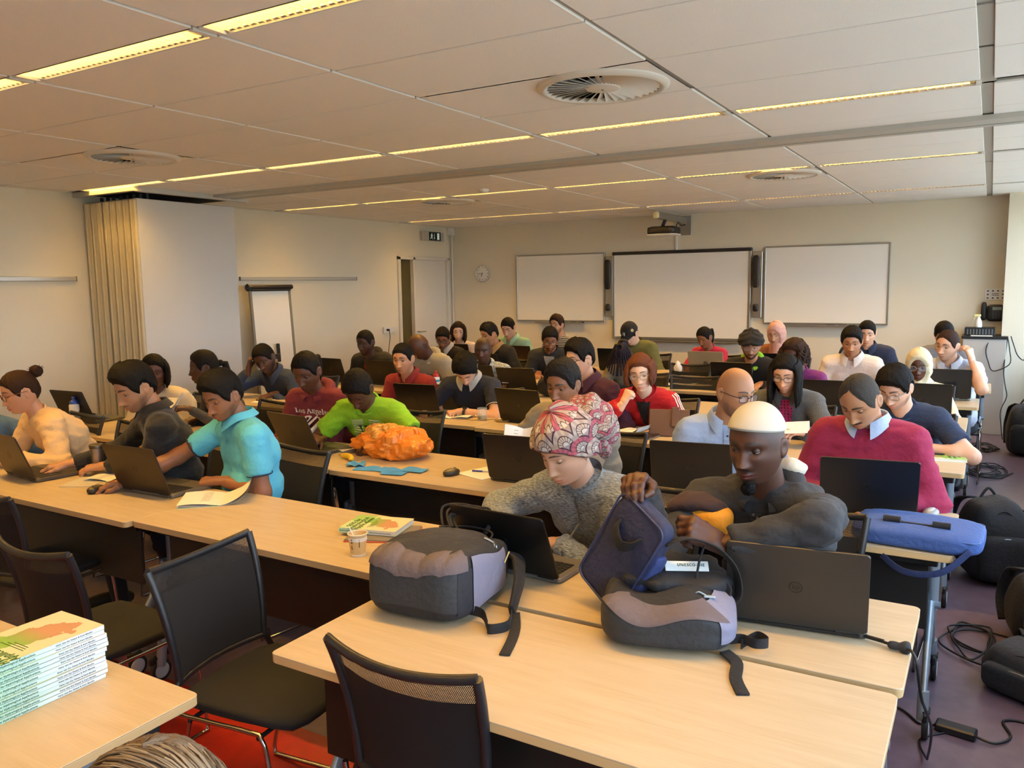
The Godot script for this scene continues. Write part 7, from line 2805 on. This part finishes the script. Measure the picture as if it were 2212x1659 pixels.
	person({"label": "person in a cream headscarf and thin glasses", "H": V(-0.436, 1.092, -6.730), "s": 1.0, "row": 4, "fem": true, "yaw": 0, "hy": 0, "hp": 8, "skin": "dark2", "glasses": "a8a090", "top": cloth_mat("cream_scarf", "d8c8a2"), "lid": 0.45})
	hijab(return_ctx, cloth_mat("cream_scarf", "d8c8a2"))
	# ---- fifth row
	person({"label": "person with glasses in a dark jacket over a checked shirt, back by the door", "H": V(-5.450, 1.147, -7.620), "s": 1.04, "row": 5, "yaw": 0, "hy": 24, "hp": 32, "skin": "brown", "hair": "short", "vol": 0.010, "hair_mat": black, "glasses": "241f1c", "top": cloth_mat("brown_black", "211b1a"), "garment": "jacket", "collar": "shirt", "collar_mat": cloth_mat("tee_white", "b9b4ab")})
	person({"label": "person with dark hair turned away in a black jacket with a tan collar", "H": V(-4.813, 1.197, -7.620), "s": 1.04, "row": 5, "yaw": -6, "hy": -24, "hp": 18, "skin": "tan", "hair": "short", "vol": 0.014, "hair_mat": black, "top": cloth_mat("black_jacket", "17171a"), "garment": "jacket", "collar": "shirt", "collar_mat": cloth_mat("tan_collar", "8a7250"), "loose": 0.015})
	person({"label": "bearded person with glasses in a dark jacket over a grey shirt", "H": V(-4.033, 1.161, -7.600), "s": 1.07, "row": 5, "yaw": 8, "hy": 30, "hp": 28, "skin": "brown", "hair": "short", "vol": 0.012, "hair_mat": black, "beard": "full", "glasses": "2a1c18", "top": cloth_mat("slate_jacket", "20242b"), "garment": "jacket", "collar": "stand", "loose": 0.015})
	open_front(return_ctx, cloth_mat("grey_shirt", "8f9290"), 0.06, -0.2)
	person({"label": "bearded person in a black turban and jacket with a lime hood lining", "H": V(-1.911, 1.140, -7.620), "s": 1.05, "row": 5, "yaw": 0, "hy": 14, "hp": 14, "skin": "tan", "beard": "full", "glasses": "8a8478", "top": cloth_mat("black_jacket", "17171a"), "garment": "jacket", "collar": "hood", "collar_mat": cloth_mat("lime_lining", "8fc62a"), "loose": 0.022, "lid": 0.5})
	turban(return_ctx)
	open_front(return_ctx, cloth_mat("grey_shirt", "8f9290"), 0.035, 0.04)
	person({"label": "person with a trimmed beard in a white shirt", "H": V(-1.031, 1.202, -7.620), "s": 1.05, "row": 5, "yaw": 0, "hy": 4, "hp": 18, "skin": "tan", "hair": "short", "vol": 0.016, "hair_mat": black, "beard": "stubble", "top": cloth_mat("white_shirt", "d9cfc9"), "collar": "shirt", "loose": 0.012, "lid": 0.6})
	buttons(return_ctx, "b8b0aa", 5, 0.10, -0.16)
	person({"label": "person in a pale polo with one hand raised to the ear", "H": V(-0.286, 1.192, -7.620), "s": 1.05, "row": 5, "yaw": -4, "hy": -28, "hp": 14, "hr": -8, "skin": "light", "hair": "short", "vol": 0.006, "line": 0.014, "hair_mat": brown, "top": cloth_mat("pale_polo", "bfc4d2"), "sleeve": "short", "collar": "polo", "bulk": 1.08,
		"la": [V(-0.10, 1.06, -7.58), V(-0.25, 0.9, -0.15), V(0.8, 0.2, 0.5), "hold", V(0.35, -1.0, 0.25)]})
	# ---- last row
	person({"label": "person with long dark hair in white beside the door", "H": V(-6.050, 1.140, -8.810), "s": 1.06, "row": 6, "fem": true, "yaw": 15, "hy": 32, "hp": 12, "skin": "pale", "hair": "long", "open": 1.0, "len": 0.16, "vol": 0.012, "hair_mat": hair_mat("dark_brown", hexc("24140f")), "top": cloth_mat("white_pink", "e0cfc8"), "collar": "crew"})
	person({"label": "person in a mint green polo below the whiteboard", "H": V(-5.276, 1.200, -8.810), "s": 1.09, "row": 6, "yaw": 0, "hy": 8, "hp": 28, "skin": "light", "hair": "short", "vol": 0.010, "hair_mat": black, "top": cloth_mat("mint", "8fb8a2"), "sleeve": "short", "collar": "polo", "lid": 0.7})
	var str_ := tri_img("stripes", func(_u: float, v: float) -> Color: return hexc("d8d4c8") if fposmod(v * 8.0, 1.0) < 0.38 else hexc("16161a"), 6.0, 128)
	person({"label": "person in a black and white striped top against the wall", "H": V(-4.627, 1.239, -8.906), "s": 1.0, "row": 6, "yaw": -8, "hy": -8, "hp": 4, "skin": "olive", "hair": "quiff", "vol": 0.016, "hair_mat": brown, "beard": "stubble", "top": str_, "collar": "crew", "lid": 0.5})
	person({"label": "person in a black baseball cap and olive jacket", "H": V(-3.607, 1.155, -8.800), "s": 1.09, "row": 6, "yaw": -2, "hy": -8, "hp": 40, "skin": "pale", "hair": "short", "vol": 0.006, "hair_mat": black, "top": cloth_mat("olive_jacket", "66683c"), "garment": "jacket", "collar": "stand", "loose": 0.024, "fold": 0.010})
	ball_cap(return_ctx)
	person({"label": "person with tied-back hair in a pink top behind the silver laptop", "H": V(-2.778, 1.116, -8.989), "s": 1.0, "row": 6, "fem": true, "yaw": -4, "hy": -18, "hp": 28, "skin": "brown", "hair": "ponytail", "vol": 0.010, "hair_mat": black, "top": cloth_mat("hot_pink", "b22448"), "collar": "crew"})
	person({"label": "person in a dusty pink headscarf and brown cardigan", "H": V(-1.992, 1.176, -9.027), "s": 1.0, "row": 6, "fem": true, "yaw": -6, "hy": -12, "hp": 22, "skin": "light", "top": cloth_mat("caramel", "8a5430"), "garment": "cardigan", "loose": 0.012, "lid": 0.7})
	hijab(return_ctx, cloth_mat("pink_scarf", "d3a090"))
	person({"label": "person in a dark navy shirt behind the white shirt", "H": V(-1.052, 1.205, -8.810), "s": 1.05, "row": 6, "yaw": 0, "hy": 4, "hp": 16, "skin": "light", "hair": "short", "vol": 0.010, "hair_mat": black, "top": cloth_mat("deep_navy", "1e2740"), "collar": "shirt", "bulk": 1.1, "loose": 0.012})
	person({"label": "person with dark hair in grey mostly hidden behind the pale polo", "H": V(-0.375, 1.195, -9.000), "s": 1.02, "row": 6, "yaw": 0, "hy": 5, "hp": 30, "skin": "tan", "hair": "short", "vol": 0.014, "hair_mat": black, "top": cloth_mat("mid_grey", "7d7c80"), "collar": "crew"})
	person({"label": "person with grey-brown hair at the very bottom edge, seen from behind", "H": V(-0.800, 1.068, -0.506), "s": 1.0, "row": 0, "free": true, "yaw": 210, "hy": 205, "hp": 6, "skin": "light", "hair": "short", "vol": 0.022, "hair_mat": hair_mat("grey_brown", hexc("6d5c4a")), "top": cloth_mat("mid_grey", "7d7c80"), "collar": "crew", "fine": true})
	var strands := MB.new()
	var wr := RandomNumberGenerator.new()
	wr.seed = 3
	strands.xf = return_ctx.HT
	for i in 620:
		var be := wr.randf_range(-1.25, 1.25)
		var dr := wr.randf_range(-0.12, 0.12)
		var a0 := wr.randf_range(-1.3, 0.2)
		var pts := []
		var up := wr.randf_range(0.031, 0.0375)
		for e in 7:
			var t := e / 6.0
			var al := a0 + 1.15 * t
			var bb := be + dr * t + 0.10 * sin(al * 2.0)
			var dv := Vector3(sin(al), cos(al) * cos(bb), cos(al) * sin(bb))
			var hv := Vector2(dv.x, dv.z).normalized()
			var p0: Vector3 = return_ctx.K.at(hv.x, hv.y, dv.y)
			pts.append(p0 + p0.normalized() * (up + 0.001 * sin(t * 9.0 + i)))
		strands.col = lin("3f3024").lerp(lin("97866e"), wr.randf())
		strands.tube(pts, [0.0004, 0.0012, 0.0015, 0.0016, 0.0015, 0.0012, 0.0005], 4, false)
	put("hair_strands", strands, mat("strand", Color(1, 1, 1), 0.5, 0.0, {"vertex_color_use_as_albedo": true}), return_ctx.o).set_meta("kind", "stuff")
	# a chair for everyone
	for p in get_children():
		if p.has_meta("category") and p.get_meta("category") == "person":
			var lb: String = p.get_meta("label")
			chair(p.position.x, p.position.z - 0.05, p.rotation.y * 0.4, "chair of the " + " ".join(lb.split(" ").slice(0, 12)), "chairs of the seated people")

# ---------------------------------------------------------------- bags
func spanel(b: MB, m: Vector3, h: Vector3, e: float, th0: float, th1: float, ph0: float, ph1: float, off: float, nu := 20, nv := 14, f = null) -> void:
	var hh := h + Vector3(off, off, off)
	b.grid(nu, nv, func(u: float, v: float) -> Vector3:
		var th := lerpf(th0, th1, u)
		var ph := lerpf(ph0, ph1, v)
		var d := Vector3(cos(th) * cos(ph), sin(ph), -sin(th) * cos(ph))
		var k := pow(pow(absf(d.x), e) + pow(absf(d.y), e) + pow(absf(d.z), e), -1.0 / e)
		var p := d * k * hh
		if f != null:
			p = f.call(p)
		return m + p)

func ribbon(b: MB, pts: Array, w: float, t: float, side: Vector3, n := 30) -> void:
	var c := curve(pts, n)
	var base := b.v.size()
	for i in c.size():
		var d: Vector3 = (c[mini(i + 1, c.size() - 1)] - c[maxi(i - 1, 0)]).normalized()
		var s := (side - d * side.dot(d)).normalized()
		var u := s.cross(d)
		for q in [[-1, -1], [1, -1], [1, 1], [-1, 1]]:
			b.add(c[i] + s * q[0] * w / 2 + u * q[1] * t / 2)
	for i in c.size() - 1:
		for j in 4:
			var j2 := (j + 1) % 4
			b.quad(base + i * 4 + j, base + i * 4 + j2, base + (i + 1) * 4 + j2, base + (i + 1) * 4 + j)
	b.quad(base, base + 3, base + 2, base + 1)
	var l := base + (c.size() - 1) * 4
	b.quad(l, l + 1, l + 2, l + 3)

func bags() -> void:
	var blk := cloth_mat("bag_black", "1c1d22", 0.8)
	var slate := cloth_mat("bag_slate", "2a2d31", 0.75)
	var mauve := cloth_mat("bag_mauve", "5a5054", 0.8)
	var lav := cloth_mat("bag_lavender", "77768a", 0.75)
	var web := cloth_mat("webbing", "131316", 0.8)
	var metal := mat("zip_metal", hexc("8d9094"), 0.3, 0.9)
	# backpack lying on its back on the nearest table, its base towards the viewer
	var o := thing("backpack", "large black and lavender backpack lying on the nearest table", "backpack", Vector3(-1.47, TOP, -2.04), 0.10)
	var H := Vector3(0.175, 0.108, 0.235)
	var C := Vector3(0, 0.106, 0)
	var taper := func(p: Vector3) -> Vector3:
		var t := clampf((p.z + 0.235) / 0.47, 0, 1)       # 1 at the base end
		var k := lerpf(0.72, 1.0, smoothstep(0.0, 0.7, t))
		var q := Vector3(p.x * lerpf(0.80, 1.0, smoothstep(0, 0.5, t)), p.y, p.z)
		q.y = -0.106 + (p.y + 0.106) * k
		q.y += 0.006 * sin(p.x * 30.0 + p.z * 21.0) if p.y > 0 else 0.0
		if p.z > 0.15 and p.y > 0.0:
			q.z -= 0.10 * p.y
		return q
	var b := MB.new()
	b.sbox(C, H, 5.0, 72, 40, taper)
	put("body", b, blk, o)
	b = MB.new()
	spanel(b, C, H, 5.0, PI * 1.18, PI * 1.82, -0.42, 0.40, 0.002, 40, 18, taper)
	put("base_panel", b, slate, o)
	b = MB.new()
	spanel(b, C, H, 5.0, PI * 1.20, PI * 1.80, 0.40, 0.88, 0.004, 40, 14, func(p: Vector3) -> Vector3:
		var q: Vector3 = taper.call(p)
		return q + Vector3(0, -0.006 * pow(absf(sin(p.x * 42.0)), 8.0), 0.004))
	put("lower_trim", b, mauve, o, "mauve quilted trim")
	b = MB.new()
	spanel(b, C, H, 5.0, -0.55, 0.42, -0.55, 0.62, 0.005, 24, 20, taper)
	put("side_pocket", b, lav, o, "lavender side pocket")
	b = MB.new()
	spanel(b, C, H, 5.0, -0.78, -0.56, -0.50, 0.42, 0.003, 8, 14, taper)
	put("side_strip", b, cloth_mat("bag_ink", "20222a", 0.8), o)
	# front pocket on top, with zip and buckle
	b = MB.new()
	b.sbox(Vector3(-0.015, 0.165, 0.0), Vector3(0.125, 0.050, 0.185), 3.2, 40, 24, func(p: Vector3) -> Vector3: return p + Vector3(0, -0.03 * maxf(0.0, -p.z) / 0.18 - 0.02 * maxf(0.0, p.z - 0.08) / 0.1, 0))
	put("front_pocket", b, cloth_mat("bag_charcoal", "26252a", 0.85), o)
	b = MB.new()
	b.tube(curve([Vector3(0.125, 0.165, 0.15), Vector3(0.128, 0.180, 0.05), Vector3(0.122, 0.185, -0.08), Vector3(0.08, 0.180, -0.16), Vector3(-0.02, 0.178, -0.19), Vector3(-0.11, 0.178, -0.15)], 36), 0.0035, 6)
	put("zip", b, web, o)
	b = MB.new()
	b.tube(curve([Vector3(0.115, 0.195, -0.05), Vector3(0.150, 0.175, -0.06), Vector3(0.155, 0.150, -0.05)], 12), 0.005, 8)
	b.box(Vector3(0.150, 0.160, -0.055), Vector3(0.010, 0.045, 0.020), 0.003)
	put("zip_pull", b, metal, o)
	b = MB.new()
	b.tube(curve([Vector3(-0.07, 0.170, -0.175), Vector3(-0.09, 0.205, -0.20), Vector3(-0.01, 0.222, -0.21), Vector3(0.06, 0.200, -0.20), Vector3(0.05, 0.165, -0.18)], 24), 0.009, 8)
	put("grab_handle", b, web, o)
	for i in 3:
		b = MB.new()
		b.tube(curve([Vector3(-0.10 + 0.03 * i, 0.17, -0.16), Vector3(-0.13 + 0.02 * i, 0.23 - 0.01 * i, -0.22), Vector3(-0.04 + 0.03 * i, 0.225, -0.27), Vector3(0.04, 0.17, -0.24)], 24), 0.0045, 6)
		put("cord_loop", b, web, o)
	# side strap with a padded part and webbing tail
	b = MB.new()
	ribbon(b, [Vector3(0.13, 0.10, -0.20), Vector3(0.19, 0.10, -0.14), Vector3(0.235, 0.075, -0.05), Vector3(0.255, 0.045, 0.02), Vector3(0.26, 0.012, 0.06)], 0.062, 0.016, Vector3(0.2, 0.25, 0.9), 24)
	put("shoulder_strap", b, web, o)
	b = MB.new()
	ribbon(b, [Vector3(0.14, 0.035, 0.14), Vector3(0.20, 0.030, 0.14), Vector3(0.235, 0.016, 0.175), Vector3(0.262, 0.022, 0.215), Vector3(0.298, 0.020, 0.17), Vector3(0.275, 0.018, 0.09), Vector3(0.262, 0.012, 0.07)], 0.030, 0.003, Vector3(0, 1, 0), 30)
	put("strap_loop", b, web, o)
	b = MB.new()
	ribbon(b, [Vector3(0.272, 0.012, 0.06), Vector3(0.31, 0.006, 0.14), Vector3(0.335, 0.004, 0.22), Vector3(0.355, 0.004, 0.31)], 0.030, 0.004, Vector3(1, 0, -0.3), 16)
	put("strap_tail", b, web, o)
	b = MB.new()
	ribbon(b, [Vector3(-0.16, 0.03, 0.10), Vector3(-0.20, 0.035, 0.07), Vector3(-0.24, 0.020, 0.03)], 0.045, 0.014, Vector3(0, 1, 0.2), 10)
	put("strap_stub", b, web, o)
	b = MB.new()
	b.tube([Vector3(0.177, 0.115, -0.07), Vector3(0.165, 0.13, -0.13)], 0.0025, 6)
	put("reflector", b, mat("reflector", hexc("b9b48e"), 0.4), o)
	# open, half-empty backpack
	var p2 := thing("backpack", "opened grey backpack sagging under the navy bag", "backpack", Vector3(-0.755, TOP, -2.135), 0.30)
	var H2 := Vector3(0.185, 0.064, 0.165)
	var C2 := Vector3(0, 0.062, 0)
	var sag := func(p: Vector3) -> Vector3:
		var q := p
		q.y += (0.012 * sin(p.x * 24.0) + 0.008 * sin(p.z * 33.0 + p.x * 12.0)) * clampf(p.y / 0.06 + 0.5, 0, 1)
		if p.y > 0 and p.z > 0.05:
			q.z += 0.25 * p.y
		return q
	b = MB.new()
	b.sbox(C2, H2, 3.6, 64, 34, sag)
	put("body", b, blk, p2)
	b = MB.new()
	spanel(b, C2, H2, 3.6, PI * 1.14, PI * 1.84, -0.55, 0.50, 0.003, 40, 16, sag)
	put("base_panel", b, slate, p2)
	b = MB.new()
	spanel(b, C2, H2, 3.6, PI * 1.12, PI * 1.80, 0.50, 1.0, 0.007, 40, 10, sag)
	put("lower_trim", b, mauve, p2, "mauve trim")
	b = MB.new()
	spanel(b, C2, H2, 3.6, -0.85, 0.65, -0.3, 0.95, 0.006, 24, 16, sag)
	put("side_pocket", b, lav, p2, "lavender side pocket")
	b = MB.new()
	b.sbox(Vector3(0.02, 0.135, -0.085), Vector3(0.15, 0.030, 0.10), 2.6, 40, 18, func(p: Vector3) -> Vector3: return p * (1.0 + 0.10 * sin(p.x * 50.0 + p.z * 40.0)) + Vector3(0, 0.03 * maxf(-p.z, 0) / 0.1, 0))
	put("flap", b, blk, p2)
	var lbm := Transform3D(Basis(Vector3.UP, 0.15) * Basis(Vector3.RIGHT, -0.95), Vector3(0.05, 0.178, -0.055))
	b = MB.new()
	b.xf = lbm
	b.slab(rrect(0.12, 0.034, 0.006, 3), -0.0015, 0.0015, 0.0)
	b.xf = Transform3D.IDENTITY
	var lb := MB.new()
	lb.xf = lbm
	lb.box(Vector3.ZERO, Vector3(0.125, 0.034, 0.003), 0.001)
	put("woven_label", lb, mat("label_white", hexc("dfe6e4"), 0.6), p2, "white woven label")
	flat_text("UNESCO-IHE", 0.0135, p2, mat("ink_teal", hexc("2b5a66"), 0.6), lbm * Transform3D(Basis(), Vector3(0.012, 0.003, 0.002)), "lettering", 700)
	b = MB.new()
	ribbon(b, [Vector3(0.15, 0.07, -0.04), Vector3(0.195, 0.10, -0.05), Vector3(0.185, 0.18, -0.05), Vector3(0.13, 0.245, -0.04), Vector3(0.05, 0.27, -0.03), Vector3(-0.01, 0.25, -0.02)], 0.040, 0.006, Vector3(0.4, 0.2, 0.9), 36)
	put("shoulder_strap", b, web, p2)
	b = MB.new()
	ribbon(b, [Vector3(0.165, 0.05, -0.03), Vector3(0.16, 0.12, -0.04), Vector3(0.11, 0.135, -0.03), Vector3(0.06, 0.125, -0.02)], 0.045, 0.010, Vector3(0, 1, 0.4), 24)
	put("padded_strap", b, web, p2)
	b = MB.new()
	b.tube(curve([Vector3(0.10, 0.25, -0.04), Vector3(0.085, 0.20, -0.03), Vector3(0.075, 0.13, -0.01)], 12), 0.004, 6)
	put("cord_loop", b, web, p2)
	b = MB.new()
	ribbon(b, [Vector3(0.14, 0.028, 0.10), Vector3(0.20, 0.030, 0.08), Vector3(0.235, 0.035, 0.115), Vector3(0.27, 0.030, 0.09), Vector3(0.245, 0.024, 0.04), Vector3(0.20, 0.018, 0.09)], 0.028, 0.003, Vector3(0, 1, 0.1), 30)
	put("strap_loop", b, web, p2)
	b = MB.new()
	ribbon(b, [Vector3(0.155, 0.012, 0.13), Vector3(0.185, 0.008, 0.18), Vector3(0.18, 0.004, 0.26), Vector3(0.195, 0.004, 0.34)], 0.032, 0.005, Vector3(1, 0, 0), 16)
	put("strap_tail", b, web, p2)
	b = MB.new()
	b.tube(curve([Vector3(0.075, 0.135, 0.05), Vector3(0.085, 0.145, 0.055), Vector3(0.105, 0.138, 0.06)], 8), 0.0025, 6)
	b.box(Vector3(0.115, 0.135, 0.060), Vector3(0.032, 0.006, 0.012), 0.002)
	put("key_tag", b, mat("tag_blue", hexc("9fb6c8"), 0.35, 0.3), p2)
	# navy bag held over it
	var u := Vector3(0.19, 0.33, 0.02).normalized()
	var n := Vector3(-0.28, 0.18, 0.9)
	n = (n - u * n.dot(u)).normalized()
	var bag := thing("shoulder_bag", "navy blue upright bag held above the open backpack", "bag", Vector3(-0.905, 0.935, -2.185))
	bag.transform.basis = Basis(u.cross(n), u, n)
	b = MB.new()
	b.sbox(Vector3.ZERO, Vector3(0.105, 0.170, 0.034), 6.0, 56, 34, func(p: Vector3) -> Vector3: return p * Vector3(1.0 - 0.10 * p.y / 0.17 * 0.5, 1, 1) + Vector3(0, 0, 0.004 * sin(p.y * 20.0 + p.x * 9.0)))
	put("body", b, cloth_mat("bag_navy", "1f2340", 0.8), bag)
	b = MB.new()
	b.sbox(Vector3(0.100, -0.045, -0.006), Vector3(0.020, 0.115, 0.032), 4.0, 28, 20, func(p: Vector3) -> Vector3: return p * (1.0 + 0.08 * sin(p.y * 70.0)))
	put("side_pocket", b, cloth_mat("bag_royal", "2a3768", 0.7), bag)
	b = MB.new()
	var loop := []
	for q in rrect(0.196, 0.325, 0.03, 5):
		loop.append(Vector3(q.x, q.y, 0.033))
	loop.append(loop[0])
	b.tube(loop, 0.0032, 6, false)
	put("piping", b, cloth_mat("bag_piping", "2c3358", 0.6), bag)
	b = MB.new()
	ribbon(b, [Vector3(-0.055, 0.085, 0.036), Vector3(-0.040, 0.060, 0.052), Vector3(0.0, 0.040, 0.058), Vector3(0.030, 0.060, 0.052), Vector3(0.045, 0.095, 0.036)], 0.034, 0.006, Vector3(0.3, 0.9, 0.2), 20)
	put("handle", b, web, bag)
	# orange and brown cloth thing behind the hands
	var hat := thing("fleece_hat", "yellow-orange hat with a brown fleece lining behind the hands", "hat", Vector3(-0.80, 0.93, -2.56), 0.2)
	b = MB.new()
	b.sbox(Vector3(0.03, 0.03, 0.0), Vector3(0.085, 0.055, 0.06), 2.4, 32, 20, func(p: Vector3) -> Vector3: return p * (1.0 + 0.05 * sin(p.x * 60.0 + p.y * 40.0)))
	put("shell", b, cloth_mat("hat_orange", "e0931a", 0.75), hat)
	b = MB.new()
	b.sbox(Vector3(-0.01, 0.085, 0.0), Vector3(0.10, 0.032, 0.06), 2.2, 32, 18, func(p: Vector3) -> Vector3: return p * (1.0 + 0.06 * sin(p.x * 90.0 + p.z * 70.0)) + Vector3(0, -0.25 * absf(p.x) * absf(p.x) / 0.1, 0))
	put("fleece", b, cloth_mat("fleece_brown", "3a2a2a", 0.95), hat)
	# blue laptop case on the second-row table
	var lc := thing("laptop_case", "blue padded laptop case with a black carry handle", "laptop case", Vector3(-0.195, TOP, -3.385), -0.06)
	b = MB.new()
	b.sbox(Vector3(0, 0.034, 0), Vector3(0.225, 0.034, 0.155), 5.5, 56, 24, func(p: Vector3) -> Vector3: return p + Vector3(0, 0.008 * cos(p.x * 6.0) * clampf(p.y / 0.03, 0, 1) - 0.05 * maxf(p.z - 0.10, 0), 0))
	put("body", b, cloth_mat("case_blue", "33508c", 0.75), lc)
	b = MB.new()
	var lp2 := []
	for q in rrect(0.43, 0.29, 0.03, 5):
		lp2.append(Vector3(q.x, 0.055, q.y))
	lp2.append(lp2[0])
	b.tube(lp2, 0.003, 6, false)
	put("piping", b, cloth_mat("case_piping", "46639c", 0.6), lc)
	for s in [-1.0, 1.0]:
		b = MB.new()
		b.xf = Transform3D(Basis(Vector3.BACK, PI / 2), Vector3(s * 0.085, 0.082, 0.055))
		b.tube([Vector3(0, -0.030, 0), Vector3(0, 0.030, 0)], 0.014, 14)
		put("handle_roll", b, cloth_mat("webbing", "131316", 0.8), lc)
	b = MB.new()
	ribbon(b, [Vector3(-0.06, 0.078, 0.055), Vector3(0.0, 0.077, 0.052), Vector3(0.06, 0.078, 0.055)], 0.014, 0.003, Vector3(0, 0, 1), 10)
	put("handle_web", b, web, lc)
	b = MB.new()
	ribbon(b, [Vector3(0.19, 0.03, 0.15), Vector3(0.10, -0.06, 0.175), Vector3(-0.02, -0.075, 0.18), Vector3(-0.10, -0.03, 0.165)], 0.025, 0.004, Vector3(0, 1, 0.2), 16)
	put("hanging_strap", b, cloth_mat("case_strap", "26345e", 0.8), lc)
	# bags on the floor
	var fb := [[Vector3(0.08, 0, -5.33), Vector3(0.17, 0.235, 0.20), 0.35, "large black rucksack on the aisle floor beside the third row", "15161a"], [Vector3(0.36, 0, -9.35), Vector3(0.16, 0.25, 0.22), 0.0, "black rucksack standing at the far end of the aisle", "101114"], [Vector3(0.26, 0, -3.88), Vector3(0.20, 0.10, 0.16), -0.5, "dark grey bag cut off at the lower right", "2b2b2e"], [Vector3(0.30, 0, -4.45), Vector3(0.15, 0.17, 0.16), 0.2, "black bag behind the dark grey one at the right edge", "17181b"], [Vector3(-1.62, 0, -2.62), Vector3(0.16, 0.20, 0.12), 0.5, "black rucksack under the first-row table beside the sideways chair", "191a20"], [Vector3(-2.2, 0, -4.25), Vector3(0.15, 0.18, 0.12), 0.2, "dark rucksack on the floor under the second-row table", "1b1917"]]
	for q in fb:
		var g := thing("rucksack", q[3], "rucksack", q[0], q[2], "bags on the floor")
		var h: Vector3 = q[1]
		var m := cloth_mat("floor_" + q[4], q[4], 0.8)
		b = MB.new()
		b.sbox(Vector3(0, h.y, 0), h, 4.2, 52, 32, func(p: Vector3) -> Vector3:
			var k := 1.0 - 0.22 * clampf(p.y / h.y, 0, 1)
			return Vector3(p.x * k, maxf(p.y * (1.0 + 0.04 * sin(p.x * 18.0)), -h.y), p.z * k + 0.012 * sin(p.y * 16.0 + p.x * 9.0)))
		put("body", b, m, g)
		b = MB.new()
		b.sbox(Vector3(0, h.y * 0.72, h.z * 0.78), Vector3(h.x * 0.80, h.y * 0.58, h.z * 0.36), 4.5, 36, 24)
		put("front_pocket", b, m, g)
		b = MB.new()
		b.tube(curve([Vector3(-h.x * 0.7, h.y * 1.3, h.z * 0.8), Vector3(0, h.y * 1.85, h.z * 0.75), Vector3(h.x * 0.7, h.y * 1.3, h.z * 0.8)], 20), 0.004, 6)
		put("zip", b, web, g)
		for s in [-1.0, 1.0]:
			b = MB.new()
			ribbon(b, [Vector3(s * h.x * 0.45, h.y * 1.92, -h.z * 0.5), Vector3(s * h.x * 0.75, h.y * 1.7, -h.z * 1.05), Vector3(s * h.x * 0.95, h.y * 0.9, -h.z * 1.15), Vector3(s * h.x * 0.9, h.y * 0.25, -h.z * 0.85)], 0.05, 0.012, Vector3(1, 0, 0), 18)
			put("shoulder_strap", b, web, g)
		b = MB.new()
		b.tube(curve([Vector3(-h.x * 0.72, h.y * 1.1, h.z * 1.02), Vector3(0, h.y * 1.24, h.z * 1.05), Vector3(h.x * 0.72, h.y * 1.1, h.z * 1.02)], 16), 0.004, 6)
		put("pocket_zip", b, metal, g)
		b = MB.new()
		b.tube(curve([Vector3(-0.05, h.y * 1.9, -h.z * 0.4), Vector3(0, h.y * 2.0 + 0.04, -h.z * 0.45), Vector3(0.05, h.y * 1.9, -h.z * 0.4)], 12), 0.008, 8)
		put("grab_handle", b, web, g)
	# bags on tables further back
	var tb := [[Vector3(-4.55, TOP, -5.05), Vector3(0.15, 0.085, 0.10), "dark rucksack lying beside the maroon hoodie", "1a1611"], [Vector3(-3.35, TOP, -6.35), Vector3(0.13, 0.09, 0.10), "black rucksack on the table behind the plum shirt", "161617"]]
	for q in tb:
		var g := thing("rucksack", q[2], "rucksack", q[0], 0.2, "bags on the tables")
		var h: Vector3 = q[1]
		b = MB.new()
		b.sbox(Vector3(0, h.y, 0), h, 2.6, 36, 22, func(p: Vector3) -> Vector3: return Vector3(p.x, maxf(p.y, -h.y), p.z) * (1.0 + 0.05 * sin(p.x * 40.0 + p.z * 30.0)) if p.y > -h.y * 0.9 else p)
		put("body", b, cloth_mat("floor_" + q[3], q[3], 0.8), g)
		b = MB.new()
		ribbon(b, [Vector3(-h.x * 0.8, h.y * 1.2, h.z * 0.7), Vector3(0, h.y * 2.05, h.z * 0.5), Vector3(h.x * 0.8, h.y * 1.1, h.z * 0.7)], 0.03, 0.006, Vector3(0, 0.3, 1), 14)
		put("strap", b, web, g)

func _ready() -> void:
	camera_and_light()
	room()
	tables()
	people()
	wall_things()
	laptops()
	table_things()
	bags()
